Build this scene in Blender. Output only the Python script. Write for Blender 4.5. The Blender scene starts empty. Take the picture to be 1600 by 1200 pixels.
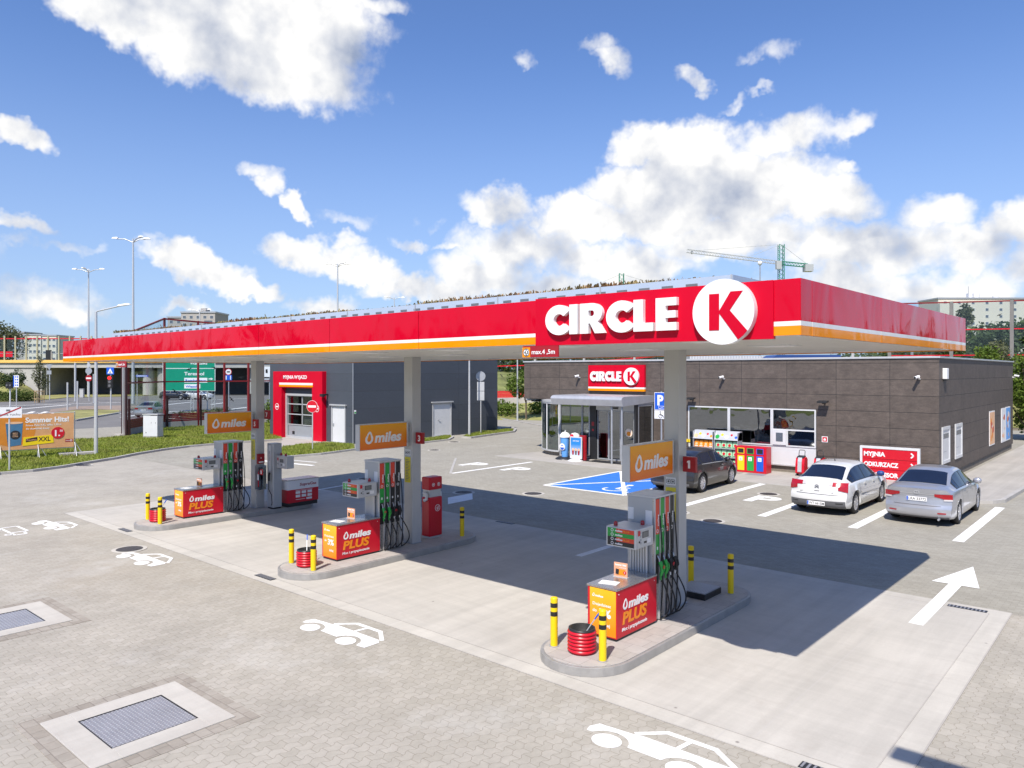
import bpy, bmesh, math, random
from mathutils import Vector, Matrix
R = math.radians
random.seed(7)
scene = bpy.context.scene
COL = scene.collection
# ------------------------------------------------------------------ camera
F_PX, HY, CH = 1181.0, 581.0, 4.3
B = math.atan2(.6557, .7552)
FX, FY, RX, RY = -math.sin(B), math.cos(B), math.cos(B), math.sin(B)
cam = bpy.data.objects.new('camera', bpy.data.cameras.new('camera'))
COL.objects.link(cam)
cam.location = (0, 0, CH)
cam.rotation_euler = (R(90), 0, B)
cam.data.sensor_width = 36
cam.data.lens = F_PX / 1600 * 36
cam.data.shift_y = -19 / 1600
cam.data.clip_start = .1
cam.data.clip_end = 6000
scene.camera = cam

def wp(px, d):
    r = (px - 800) / F_PX * d
    return (RX * r + FX * d, RY * r + FY * d)
def G(px, py, z=0.):
    return wp(px, (CH - z) * F_PX / (py - HY))
def direction(px, py):
    r = (px - 800) / F_PX
    return Vector((RX * r + FX, RY * r + FY, -(py - HY) / F_PX)).normalized()

# ------------------------------------------------------------------ light
SUNV = Vector((.279, -.725, 1.0)).normalized()          # towards the sun
EL = math.asin(SUNV.z)
AZ = math.atan2(SUNV.x, SUNV.y)
sun = bpy.data.objects.new('sun', bpy.data.lights.new('sun', 'SUN'))
COL.objects.link(sun)
sun.data.energy = 4.2
sun.data.angle = R(.5)
sun.data.color = (1.0, .93, .84)
sun.rotation_euler = (-SUNV).to_track_quat('-Z', 'Y').to_euler()
vs = scene.view_settings
vs.view_transform = 'Standard'
vs.look = 'None'
vs.exposure = 0.56
vs.gamma = 1
scene.cycles.max_bounces = 6
scene.cycles.diffuse_bounces = 3
scene.cycles.glossy_bounces = 3
scene.cycles.transparent_max_bounces = 16
scene.cycles.caustics_reflective = False
scene.cycles.caustics_refractive = False

# ------------------------------------------------------------------ world: sky and clouds
world = bpy.data.worlds.new('World')
scene.world = world
world.use_nodes = True
WT = world.node_tree
WT.nodes.clear()

class NT:
    """tiny helper for building node trees"""
    def __init__(s, tree): s.t = tree
    def n(s, typ, inputs=None, **props):
        nd = s.t.nodes.new(typ)
        for k, v in props.items(): setattr(nd, k, v)
        if inputs:
            for k, v in inputs.items():
                if hasattr(v, 'is_linked') or hasattr(v, 'links'): s.t.links.new(v, nd.inputs[k])
                else: nd.inputs[k].default_value = v
        return nd
    def m(s, op, a, b=None, c=None, clamp=False):
        i = {0: a}
        if b is not None: i[1] = b
        if c is not None: i[2] = c
        nd = s.n('ShaderNodeMath', i, operation=op); nd.use_clamp = clamp
        return nd.outputs[0]
    def v(s, op, a, b=None, c=None):
        i = {0: a}
        if b is not None: i[1] = b
        if c is not None: i[2] = c
        nd = s.n('ShaderNodeVectorMath', i, operation=op)
        return nd.outputs['Value'] if op in ('LENGTH', 'DOT_PRODUCT', 'DISTANCE') else nd.outputs[0]
    def scale(s, a, f):
        nd = s.n('ShaderNodeVectorMath', {0: a, 'Scale': f}, operation='SCALE'); return nd.outputs[0]
    def noise(s, vec, scale, detail=4, rough=.55, out='Fac', dist=0.):
        nd = s.n('ShaderNodeTexNoise', {'Vector': vec, 'Scale': scale, 'Detail': detail, 'Roughness': rough, 'Distortion': dist})
        return nd.outputs[out]
    def rng(s, x, a, b, c=0., d=1., smooth=False):
        nd = s.n('ShaderNodeMapRange', {'Value': x, 'From Min': a, 'From Max': b, 'To Min': c, 'To Max': d})
        if smooth: nd.interpolation_type = 'SMOOTHSTEP'
        return nd.outputs[0]
    def mix(s, f, a, b, blend='MIX'):
        nd = s.t.nodes.new('ShaderNodeMix'); nd.data_type = 'RGBA'; nd.blend_type = blend
        for k, v in ((0, f), (6, a), (7, b)):
            if hasattr(v, 'links'): s.t.links.new(v, nd.inputs[k])
            else: nd.inputs[k].default_value = (v if k == 0 or len(v) == 4 else (*v, 1))
        return nd.outputs[2]

w = NT(WT)
sky = w.n('ShaderNodeTexSky', sky_type='NISHITA')
sky.sun_disc = False
sky.sun_elevation = EL
sky.sun_rotation = AZ
sky.altitude = 120
sky.air_density = 1.0
sky.dust_density = .6
sky.ozone_density = 2.4
dirv = w.n('ShaderNodeTexCoord').outputs['Generated']
n2 = w.noise(dirv, 17.0, 4, .62, 'Color')
wdir = w.v('ADD', dirv, w.scale(w.v('SUBTRACT', n2, (.5, .5, .5)), .072))
# clouds: (px, py, half width, half height, tilt degrees, strength) seen from the forecourt
CL = [(270, -20, 215, 95, 6, 1.5), (400, 85, 175, 95, 12, 1.55), (460, 40, 130, 110, 0, 1.5), (150, 10, 100, 60, 20, 1.2), (570, 0, 60, 26, 0, .85),
      (25, 215, 48, 26, 10, 1.15), (405, 272, 30, 16, 25, .62), (422, 295, 22, 18, 45, .7), (462, 326, 18, 14, 40, .75), (30, 350, 62, 16, 5, .95), (105, 380, 52, 13, -6, .75), (30, 375, 40, 12, -6, .6),
      (55, 470, 95, 40, 0, .95), (20, 455, 60, 30, 0, .8), (100, 490, 60, 25, 0, .9), (215, 388, 12, 8, 0, .2),
      (285, 405, 62, 32, 18, 1.3), (330, 435, 60, 32, 14, 1.3), (395, 457, 60, 16, 0, 1.1), (270, 385, 40, 20, 10, 1.0), (285, 485, 42, 14, 0, .9),
      (450, 400, 45, 26, 12, 1.0), (520, 405, 80, 28, 6, 1.0), (575, 430, 60, 26, 10, 1.2), (545, 385, 40, 14, 0, .85), (640, 455, 70, 25, 0, 1.1), (500, 475, 50, 18, 0, .9), (700, 460, 60, 22, 0, 1.0),
      (560, 350, 55, 16, 12, .62), (642, 385, 26, 12, 0, .8), (708, 390, 30, 10, 0, .8), (645, 352, 20, 12, 0, .5), (682, 356, 16, 10, 0, .5),
      (825, 97, 22, 15, 10, .50), (935, 75, 38, 24, 10, .72), (960, 103, 40, 26, 28, .85), (1072, 125, 20, 20, 30, .85), (1080, 145, 12, 14, 30, .6), (1215, 84, 34, 22, 10, .62), (1180, 76, 26, 12, 0, .42), (1190, 148, 20, 8, 0, .45), (1140, 165, 22, 9, -20, .4),
      (785, 330, 60, 34, 8, 1.15), (1000, 235, 48, 38, 0, 1.3), (1090, 250, 75, 50, 0, 1.35), (1215, 225, 85, 36, -8, 1.0), (1300, 205, 50, 18, -12, .65), (1320, 266, 32, 14, 0, .8),
      (1130, 300, 165, 62, 4, 1.5), (1260, 310, 110, 42, 10, 1.3), (980, 300, 70, 45, 0, 1.3), (900, 350, 75, 42, 0, 1.35), (1010, 350, 130, 42, 0, 1.2), (1150, 375, 150, 42, 0, 1.15),
      (820, 395, 110, 46, 0, 1.15), (760, 430, 90, 35, 0, 1.1), (960, 415, 130, 36, 0, 1.1), (870, 455, 130, 30, 0, 1.0), (1290, 400, 110, 45, 0, 1.1), (1400, 395, 120, 50, 0, 1.05),
      (1450, 345, 70, 34, 12, 1.0), (1530, 400, 70, 40, 0, 1.05), (1300, 450, 150, 35, 0, 1.0), (1480, 455, 140, 40, 0, 1.0), (1590, 365, 55, 42, 0, 1.2), (1640, 420, 80, 50, 0, 1.1),
      (-150, 400, 150, 60, 0, 1.2), (-300, 200, 200, 90, 0, 1.2), (1900, 300, 220, 90, 0, 1.2), (2100, 60, 260, 80, 0, 1.1)]
def azel(px, py):
    c = direction(px, py); r_ = c.x * RX + c.y * RY; f_ = c.x * FX + c.y * FY
    return math.atan2(r_, f_), math.asin(c.z)
uu = w.m('ARCTAN2', w.v('DOT_PRODUCT', wdir, (RX, RY, 0)), w.v('DOT_PRODUCT', wdir, (FX, FY, 0)))
vv_ = w.m('ARCSINE', w.n('ShaderNodeSeparateXYZ', {0: wdir}).outputs[2])
PV = w.n('ShaderNodeCombineXYZ', {0: uu, 1: vv_, 2: 1.0}).outputs[0]
PV2 = w.v('ADD', PV, (.010, .034, 0.))       # a step up towards the sun
field = None; field_up = None
for (px, py, a, b, tilt, st) in CL:
    u0, v0 = azel(px, py)
    px2 = min(max(px, -300), 1900)
    ra = 1.22 * a * (azel(px2 + 1, py)[0] - azel(px2, py)[0]); rb = 1.30 * b * (azel(px2, py)[1] - azel(px2, py + 1)[1])
    t = -R(tilt); c_, s_ = math.cos(t), math.sin(t)
    def blob(P):
        x_ = w.v('DOT_PRODUCT', P, (c_ / ra, s_ / ra, -(u0 * c_ + v0 * s_) / ra))
        y_ = w.v('DOT_PRODUCT', P, (-s_ / rb, c_ / rb, -(-u0 * s_ + v0 * c_) / rb))
        y_ = w.m('MAXIMUM', y_, w.m('MULTIPLY', y_, -1.45))      # flatter underneath
        q_ = w.m('MULTIPLY_ADD', y_, y_, w.m('MULTIPLY', x_, x_))
        return w.m('MULTIPLY_ADD', q_, -.75 * st, .92 * st)
    f = blob(PV)
    field = f if field is None else w.m('MAXIMUM', field, f)
    if a > 48:
        g_ = blob(PV2); field_up = g_ if field_up is None else w.m('MAXIMUM', field_up, g_)
field = w.m('MAXIMUM', field, -1.)
fb = w.noise(dirv, 12.0, 6, .58)
fb2 = w.noise(w.v('ADD', dirv, tuple(SUNV * .028)), 13.0, 3, .55)
dens = w.m('ADD', w.m('MULTIPLY_ADD', field, 1.0, -.34), w.m('MULTIPLY_ADD', fb, 1.7, -.83))
alpha = w.rng(dens, -.16, .58, 0., 1., True)
# relief: lit billows against grey bases
rel = w.m('MULTIPLY', w.m('SUBTRACT', fb, fb2), 1.9)
core = w.m('MULTIPLY', w.rng(w.m('ADD', field_up, w.m('MULTIPLY_ADD', fb2, 1.6, -.8)), .25, 1.25, 0., 1., True), w.rng(dens, .0, .5, 0., 1.))
lum = w.m('ADD', w.m('SUBTRACT', .96, w.m('MULTIPLY', core, .30)), rel, clamp=True)
ccol = w.mix(lum, (.27, .34, .50), (1.0, .99, .97))
SEP = w.n('ShaderNodeSeparateXYZ', {0: dirv})
elev = SEP.outputs['Z']
cstr = w.scale(ccol, 6.9)
skyc = w.mix(1.0, sky.outputs[0], (.70, .84, 1.12, 1), 'MULTIPLY')
# thin pale veil low over the horizon
veil = w.rng(elev, .0, .42, .55, .0, True)
skyc = w.mix(veil, skyc, (3.0, 3.75, 5.1))
final = w.mix(alpha, skyc, cstr)
below = w.rng(elev, -.02, -.001)
final = w.mix(below, (1.1, 1.15, 1.2), final)
bg = w.n('ShaderNodeBackground', {'Color': final, 'Strength': .106})
outw = w.n('ShaderNodeOutputWorld', {0: bg.outputs[0]})
world.cycles.sampling_method = 'MANUAL'
world.cycles.sample_map_resolution = 512

# ------------------------------------------------------------------ materials
def hexc(h):
    h = h.lstrip('#')
    return tuple(((int(h[i:i + 2], 16) / 255) / 12.92 if int(h[i:i + 2], 16) / 255 <= .04045 else ((int(h[i:i + 2], 16) / 255 + .055) / 1.055) ** 2.4) for i in (0, 2, 4))
MATS = {}
def mat(name, col=(.5, .5, .5), rough=.6, metal=0., var=.08, vscale=3., bump=0., bscale=40., coat=0., spec=.5, emit=0., dirt=0.):
    if name in MATS: return MATS[name]
    m = bpy.data.materials.new(name); m.use_nodes = True
    if isinstance(col, str): col = hexc(col)
    t = NT(m.node_tree); bs = m.node_tree.nodes['Principled BSDF']
    co = t.n('ShaderNodeTexCoord').outputs['Object']
    nz = t.noise(co, vscale, 5, .6)
    f = t.rng(nz, .3, .7, 1 - var, 1 + var)
    cc = t.mix(1.0, (*col, 1), (1, 1, 1, 1), 'MULTIPLY')
    mul = t.n('ShaderNodeVectorMath', {0: cc, 'Scale': f}, operation='SCALE').outputs[0]
    if dirt > 0:
        d = t.noise(co, vscale * 6, 6, .7)
        d = t.rng(d, .52, .75, 0., dirt)
        mul = t.mix(d, mul, tuple(c * .45 for c in col))
    m.node_tree.links.new(mul, bs.inputs['Base Color'])
    r = t.rng(t.noise(co, vscale * 4, 3), .3, .7, max(0, rough - .06), min(1, rough + .06))
    m.node_tree.links.new(r, bs.inputs['Roughness'])
    bs.inputs['Metallic'].default_value = metal
    bs.inputs['Specular IOR Level'].default_value = spec
    bs.inputs['Coat Weight'].default_value = coat
    bs.inputs['Coat Roughness'].default_value = .04
    if emit:
        bs.inputs['Emission Color'].default_value = (*col, 1); bs.inputs['Emission Strength'].default_value = emit
    if bump > 0:
        b = t.n('ShaderNodeBump', {'Height': t.noise(co, bscale, 4), 'Strength': 1.0, 'Distance': bump})
        m.node_tree.links.new(b.outputs[0], bs.inputs['Normal'])
    MATS[name] = m
    return m

def new_mat(name):
    m = bpy.data.materials.new(name); m.use_nodes = True
    MATS[name] = m
    return m, NT(m.node_tree), m.node_tree.nodes['Principled BSDF'], m.node_tree.links

def tri(t, x):   # triangle wave -1..1, period 1
    return t.m('MULTIPLY_ADD', t.m('PINGPONG', x, .5), 4., -1.)

def paver_mat(name, bw, bh, c1, c2, joint, warp=.02, rot=0., gap=.006, bump=.003, mott=.18, stain=.25):
    m, t, bs, L = new_mat(name)
    co = t.n('ShaderNodeTexCoord').outputs['Object']
    if rot:
        co = t.n('ShaderNodeMapping', {'Vector': co, 'Rotation': (0, 0, rot)}).outputs[0]
    s = t.n('ShaderNodeSeparateXYZ', {0: co})
    x, y = s.outputs[0], s.outputs[1]
    # flared block edges: joints swing out and back
    row = t.m('FLOOR', t.m('DIVIDE', y, bh))
    wx = t.m('MULTIPLY', t.m('MINIMUM', t.m('MAXIMUM', t.m('MULTIPLY', tri(t, t.m('DIVIDE', y, bh)), 2.2), -1.), 1.), warp)
    wy = t.m('MULTIPLY', t.m('MINIMUM', t.m('MAXIMUM', t.m('MULTIPLY', tri(t, t.m('DIVIDE', x, bw)), 2.2), -1.), 1.), warp)
    cv = t.n('ShaderNodeCombineXYZ', {0: x, 1: t.m('ADD', y, wy), 2: 0.}).outputs[0]
    br = t.n('ShaderNodeTexBrick', {'Vector': cv, 'Color1': (*c1, 1), 'Color2': (*c2, 1), 'Mortar': (*joint, 1), 'Scale': 1.0, 'Mortar Size': gap, 'Mortar Smooth': .3, 'Bias': 0., 'Brick Width': bw, 'Row Height': bh}, offset=.5)
    big = t.rng(t.noise(co, .55, 6, .68), .3, .7, 1 - mott, 1 + mott)
    col = t.scale(br.outputs['Color'], big)
    sm = t.rng(t.noise(co, 9., 5, .7), .3, .7, .93, 1.07)
    col = t.scale(col, sm)
    st = t.rng(t.noise(co, .16, 5, .6, dist=.6), .54, .72, 0., stain)
    col = t.mix(st, col, (.30, .245, .17))
    pale = t.rng(t.noise(t.v('ADD', co, (31., 7., 0.)), .35, 6, .7), .56, .74, 0., stain * 1.6)
    col = t.mix(pale, col, (.56, .55, .52))
    L.new(col, bs.inputs['Base Color'])
    bs.inputs['Roughness'].default_value = .85
    h = t.m('MULTIPLY_ADD', br.outputs['Fac'], -1., t.m('MULTIPLY', t.noise(co, 60., 3), .35))
    b = t.n('ShaderNodeBump', {'Height': h, 'Strength': .8, 'Distance': bump})
    L.new(b.outputs[0], bs.inputs['Normal'])
    return m

paver_mat('paving_blocks', .20, .13, (.345, .32, .27), (.385, .358, .308), (.285, .255, .205), warp=.020, rot=R(90), gap=.004, mott=.12, stain=.30)
paver_mat('dark_course', .20, .16, (.27, .24, .20), (.34, .31, .265), (.24, .21, .175), warp=0, rot=R(0), gap=.006, mott=.15, stain=.1)
paver_mat('paving_court', .20, .10, (.285, .268, .222), (.33, .312, .262), (.24, .22, .18), warp=.0, rot=R(0), gap=.004, bump=.0015, mott=.09, stain=.12)
paver_mat('island_tiles', .30, .30, (.36, .335, .31), (.41, .385, .36), (.24, .22, .20), warp=0, gap=.004, bump=.001, mott=.06, stain=.05)

def concrete_mat(name, col, jx=3.67, jy=3.9):
    m, t, bs, L = new_mat(name)
    co = t.n('ShaderNodeTexCoord').outputs['Object']
    c = t.scale((*col,), t.rng(t.noise(co, .45, 7, .62), .3, .7, .87, 1.10))
    sx = t.n('ShaderNodeMapping', {'Vector': co, 'Rotation': (0, 0, .25), 'Scale': (.25, 2.6, 1.)}).outputs[0]
    c = t.scale(c, t.rng(t.noise(sx, 2.2, 5, .7), .3, .7, .95, 1.04))
    c = t.scale(c, t.rng(t.noise(co, 45., 4, .8), .25, .75, .95, 1.04))
    tar = t.rng(t.noise(t.v('ADD', co, (9., 3., 0.)), 1.1, 6, .72, dist=1.2), .56, .78, 0., .34)
    trk = t.n('ShaderNodeMapping', {'Vector': co, 'Scale': (2.6, .16, 1.)}).outputs[0]
    c = t.scale(c, t.rng(t.noise(trk, 1.3, 4, .6, dist=.3), .35, .68, 1.03, .90))
    c = t.mix(tar, c, (.33, .29, .25))
    br = t.n('ShaderNodeTexBrick', {'Vector': t.v('ADD', co, (.0, .0, 0.)), 'Scale': 1., 'Mortar Size': .012, 'Mortar Smooth': .2, 'Brick Width': jx, 'Row Height': jy}, offset=0.)
    c = t.mix(t.m('MULTIPLY', br.outputs['Fac'], .35), c, (.44, .42, .40))
    vx = t.n('ShaderNodeTexVoronoi', {'Vector': co, 'Scale': .9}, feature='F1').outputs['Distance']
    spot = t.rng(vx, .028, .012, 0., .75)
    c = t.mix(spot, c, (.16, .14, .13))
    L.new(c, bs.inputs['Base Color'])
    bs.inputs['Roughness'].default_value = .8
    b = t.n('ShaderNodeBump', {'Height': t.noise(co, 90., 3), 'Strength': .5, 'Distance': .002})
    L.new(b.outputs[0], bs.inputs['Normal'])
    return m
concrete_mat('slab_concrete', (.475, .45, .405))
concrete_mat('edge_concrete', (.50, .475, .425), 2.0, 50.)
concrete_mat('plain_concrete', (.42, .395, .36), 1.0, 50.)

def clad_mat(name, col, bw, bh, off=(0, 0, 0), joint=(.02, .02, .02), mott=.22, along='x', sc=2.2):
    m, t, bs, L = new_mat(name)
    co = t.v('ADD', t.n('ShaderNodeTexCoord').outputs['Object'], off)
    s = t.n('ShaderNodeSeparateXYZ', {0: co})
    cv = t.n('ShaderNodeCombineXYZ', {0: t.m('ADD', s.outputs[0], s.outputs[1]), 1: s.outputs[2], 2: 0.}).outputs[0]
    br = t.n('ShaderNodeTexBrick', {'Vector': cv, 'Color1': (*[c * .93 for c in col], 1), 'Color2': (*[c * 1.07 for c in col], 1), 'Mortar': (*joint, 1), 'Scale': 1., 'Mortar Size': .008, 'Mortar Smooth': .1, 'Brick Width': bw, 'Row Height': bh}, offset=0.)
    c = t.scale(br.outputs['Color'], t.rng(t.noise(co, sc, 6, .68), .3, .7, 1 - mott, 1 + mott))
    c = t.scale(c, t.rng(t.noise(co, 26., 4, .8), .3, .7, .88, 1.12))
    c = t.scale(c, t.rng(t.noise(t.n('ShaderNodeMapping', {'Vector': co, 'Scale': (1., 1., 3.)}).outputs[0], 3.2, 6, .75), .32, .68, 1 - mott, 1 + mott))
    L.new(c, bs.inputs['Base Color'])
    bs.inputs['Roughness'].default_value = .62
    b = t.n('ShaderNodeBump', {'Height': t.m('MULTIPLY', br.outputs['Fac'], -1.), 'Strength': 1., 'Distance': .006})
    L.new(b.outputs[0], bs.inputs['Normal'])
    return m
clad_mat('fibre_cladding', (.098, .078, .066), 2.04, .64, (.55, 0, -.20 + .04))
clad_mat('dark_cladding', (.058, .068, .085), 50., 1.05, (0, 0, .02), mott=.05, joint=(.03, .035, .045), sc=.8)
clad_mat('fibre_cladding_side', (.098, .078, .066), 2.04, .64, (.55 + .35, .0, -.16), mott=.2)

def gloss_panel(name, col, wave=.012, wscale=1.3, rough=.07, spec=.5, coat=.6):
    m, t, bs, L = new_mat(name)
    co = t.n('ShaderNodeTexCoord').outputs['Object']
    c = t.scale((*col,), t.rng(t.noise(co, .8, 4), .3, .7, .95, 1.05))
    L.new(c, bs.inputs['Base Color'])
    bs.inputs['Roughness'].default_value = rough
    bs.inputs['Specular IOR Level'].default_value = spec
    bs.inputs['Coat Weight'].default_value = coat
    bs.inputs['Coat Roughness'].default_value = .03
    h = t.noise(t.n('ShaderNodeMapping', {'Vector': co, 'Scale': (1., 1., .6)}).outputs[0], wscale, 2, .4, dist=.6)
    b = t.n('ShaderNodeBump', {'Height': h, 'Strength': 1., 'Distance': wave})
    L.new(b.outputs[0], bs.inputs['Normal']); L.new(b.outputs[0], bs.inputs['Coat Normal'])
    return m
RED = (.56, .001, .020)
gloss_panel('fascia_red', RED, .045, 1.1, rough=.05, spec=.20, coat=.0)
gloss_panel('fascia_white', (.74, .74, .73), .01, spec=.3, coat=0)
gloss_panel('fascia_orange', (.84, .27, .003), .01, spec=.3, coat=0)
gloss_panel('sign_red', (.55, .001, .020), .004, rough=.3, spec=.2, coat=0)
gloss_panel('white_acrylic', (.80, .80, .80), .002, rough=.2, coat=.2)

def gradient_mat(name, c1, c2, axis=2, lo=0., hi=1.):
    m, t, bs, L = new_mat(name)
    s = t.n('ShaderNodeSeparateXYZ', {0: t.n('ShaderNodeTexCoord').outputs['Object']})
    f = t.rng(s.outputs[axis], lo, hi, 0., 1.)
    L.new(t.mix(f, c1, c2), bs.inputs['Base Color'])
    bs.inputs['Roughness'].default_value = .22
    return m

def glass_mat(name, tint, refl=.25, alpha=.6, rough=.01, wave=.0):
    """pane: part clear, part mirror-like"""
    m, t, bs, L = new_mat(name)
    m.node_tree.nodes.remove(bs)
    out = m.node_tree.nodes['Material Output']
    tr = t.n('ShaderNodeBsdfTransparent', {'Color': (*tint, 1)})
    gl = t.n('ShaderNodeBsdfGlossy', {'Color': (.92, .96, 1., 1), 'Roughness': rough})
    lw = t.n('ShaderNodeLayerWeight', {'Blend': .35}).outputs['Fresnel']
    fac = t.m('ADD', t.m('MULTIPLY', lw, alpha), refl, clamp=True)
    if wave:
        co = t.n('ShaderNodeTexCoord').outputs['Object']
        b = t.n('ShaderNodeBump', {'Height': t.noise(co, 1.2, 2), 'Strength': 1., 'Distance': wave})
        L.new(b.outputs[0], gl.inputs['Normal'])
    mx = t.n('ShaderNodeMixShader', {0: fac, 1: tr.outputs[0], 2: gl.outputs[0]})
    L.new(mx.outputs[0], out.inputs[0])
    return m
glass_mat('shop_glass', (.20, .27, .29), .20, .50, wave=.006)
glass_mat('curved_glass', (.32, .46, .40), .22, .5)
glass_mat('barrier_glass', (.86, .90, .92), .02, .16)
glass_mat('green_glass', (.50, .60, .52), .07, .3)

mat('white_paint', '#e9e9e6', .75, var=.05, vscale=6, dirt=.12)
mat('road_paint', (.80, .80, .78), .8, var=.08, vscale=4, dirt=.6)
mat('blue_paint', (.03, .17, .62), .8, var=.10, vscale=3, dirt=.12)
mat('yellow_paint', (.80, .56, .005), .4, var=.04)
mat('black_paint', (.015, .015, .016), .4)
mat('black_rubber', (.014, .014, .015), .65, bump=.001)
mat('grey_metal', (.38, .40, .43), .42, .35, var=.05, dirt=.05)
mat('light_metal', (.56, .57, .58), .38, .35, var=.04)
mat('steel', (.52, .50, .48), .3, .85, var=.08, vscale=9, bump=.0006)
mat('white_metal', (.66, .67, .68), .4, .1, var=.03)
mat('silver_paint', (.44, .46, .48), .4, .3, var=.03)
mat('beige_column', (.50, .50, .495), .4, .2, var=.03)
mat('soffit', (.74, .73, .70), .35, .1, var=.03)
mat('dark_metal', (.03, .032, .036), .4, .3)
mat('red_plain', (.55, .006, .02), .35, var=.03)
mat('red_deep', (.33, .012, .020), .35, var=.06)
mat('maroon_frame', (.20, .012, .014), .45, var=.1)
mat('maroon_dark', (.035, .012, .012), .5)
mat('white_plain', (.80, .80, .80), .45, var=.02)
mat('orange_plain', (.85, .27, .01), .35, var=.03)
mat('car_glass', (.010, .016, .036), .05, spec=.42)
mat('awning_grey', (.46, .47, .50), .35, .3)
mat('slot_grey', (.16, .17, .19), .6)
mat('fuel_red', (.70, .06, .03), .35)
mat('island_edge', (.36, .35, .335), .45, .3, var=.12, vscale=5, dirt=.2)
mat('green_plain', (.02, .33, .05), .35, var=.03)
mat('blue_plain', (.012, .10, .55), .35, var=.03)
mat('yellow_plain', (.82, .60, .01), .4, var=.03)
mat('black_plain', (.02, .02, .02), .4)
mat('grey_text', (.12, .12, .13), .6)
mat('asphalt', (.16, .155, .15), .9, var=.16, vscale=.25, bump=.002, bscale=120)
mat('brick_walk', (.26, .20, .16), .9, var=.15, vscale=.8)
mat('earth', (.17, .14, .085), .95, var=.35, vscale=.12)
mat('lawn', (.16, .19, .035), .95, var=.45, vscale=.5, bump=.03, bscale=9)
mat('dry_lawn', (.24, .23, .08), .95, var=.4, vscale=.35, bump=.04, bscale=6)
mat('kerb', (.40, .385, .36), .85, var=.14, vscale=2.5, bump=.002, dirt=.3)
mat('manhole_iron', (.10, .09, .085), .55, .5, bump=.004, bscale=30)
mat('plaster', (.62, .60, .55), .8, var=.05)
mat('cream_plaster', (.58, .55, .47), .85, var=.05, vscale=.05)
mat('grey_plaster', (.36, .34, .32), .85, var=.05, vscale=.05)
mat('window_dark', (.10, .12, .15), .25)  # colour lightened to stand in for haze on the far block windows
mat('interior_dark', (.05, .05, .052), .8)
mat('interior_wall', (.09, .09, .085), .8)
mat('bridge_yellow', (.80, .50, .13), .6, var=.05)
mat('bridge_concrete', (.42, .41, .38), .85, var=.1, vscale=.2)
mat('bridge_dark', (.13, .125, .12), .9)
mat('crane_green', (.03, .22, .14), .5)
mat('crane_grey', (.40, .42, .42), .5)
mat('lamp_glow_red', (.9, .01, .01), .3, emit=2.5)
mat('tail_red', (.36, .006, .014), .12, coat=.4)
mat('lens_clear', (.55, .52, .52), .1, coat=.8)
mat('rim_alloy', (.55, .55, .57), .3, .6)
mat('sign_green', (.0, .26, .15), .4, var=.03)
mat('sky_blue_truck', (.02, .06, .22), .5)
mat('bark', (.12, .09, .06), .9, bump=.01, bscale=20)
mat('timber', (.42, .30, .16), .8)
mat('paper', (.78, .78, .78), .7)
mat('stone_base', (.20, .175, .145), .85, var=.2, vscale=8, bump=.004)
mat('grate', (.30, .30, .325), .5, .3)

def paint(name, col, metal=0., rough=.25):
    m, t, bs, L = new_mat(name)
    co = t.n('ShaderNodeTexCoord').outputs['Object']
    L.new(t.scale((*col,), t.rng(t.noise(co, 3., 4), .3, .7, .97, 1.03)), bs.inputs['Base Color'])
    bs.inputs['Metallic'].default_value = metal
    bs.inputs['Roughness'].default_value = rough
    bs.inputs['Coat Weight'].default_value = .9
    bs.inputs['Coat Roughness'].default_value = .03
    return m
paint('car_white', (.66, .66, .65))
paint('car_silver', (.46, .47, .51), .55, .3)
paint('car_dark', (.020, .019, .022), .2, .28)
paint('car_grey', (.36, .36, .35), .4, .3)

def leaf_mat(name, c1, c2, c3):
    m, t, bs, L = new_mat(name)
    oi = t.n('ShaderNodeNewGeometry').outputs['Random Per Island']
    co = t.n('ShaderNodeTexCoord').outputs['Object']
    a = t.mix(oi, c1, c2)
    a = t.mix(t.rng(t.noise(co, .8, 3), .42, .62), a, c3)
    L.new(a, bs.inputs['Base Color'])
    bs.inputs['Roughness'].default_value = .6
    bs.inputs['Specular IOR Level'].default_value = .25
    tl = t.n('ShaderNodeBsdfTranslucent', {'Color': a})
    mx = t.n('ShaderNodeMixShader', {0: .3, 1: bs.outputs[0], 2: tl.outputs[0]})
    L.new(mx.outputs[0], m.node_tree.nodes['Material Output'].inputs[0])
    return m
leaf_mat('foliage_mid', (.07, .11, .025), (.12, .16, .035), (.09, .13, .03))
leaf_mat('foliage_dark', (.05, .08, .03), (.08, .11, .04), (.06, .09, .035))
leaf_mat('foliage_bright', (.09, .15, .02), (.14, .20, .03), (.10, .15, .02))
leaf_mat('foliage_grey', (.10, .12, .06), (.15, .16, .09), (.12, .13, .06))
leaf_mat('grass_blades', (.20, .27, .03), (.30, .34, .06), (.26, .28, .06))
leaf_mat('sedum', (.30, .27, .10), (.42, .32, .14), (.40, .20, .10))

mat('bright_sticker', (.75, .62, .50), .5)
mat('peach', (.80, .48, .28), .5); mat('sky_print', (.12, .35, .75), .5)
mat('pack_green', (.36, .62, .38), .5)
gradient_mat('poster_blue', (.65, .72, .80), (.02, .22, .60), 2, .15, .8)
mat('screen_grey', (.16, .17, .17), .2)
mat('notice_yellow', (.70, .60, .04), .5)
mat('clear_orange', (.72, .36, .22), .3)

mat('banner_orange', (.62, .33, .15), .6); mat('banner_deep', (.62, .22, .02), .6); mat('pale_post', (.40, .37, .24), .6); mat('cup_blue', (.06, .17, .30), .5)
mat('grey_post', (.20, .19, .18), .6)
mat('bank_grass', (.23, .23, .07), .95, var=.5, vscale=.45, bump=.06, bscale=5)
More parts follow.
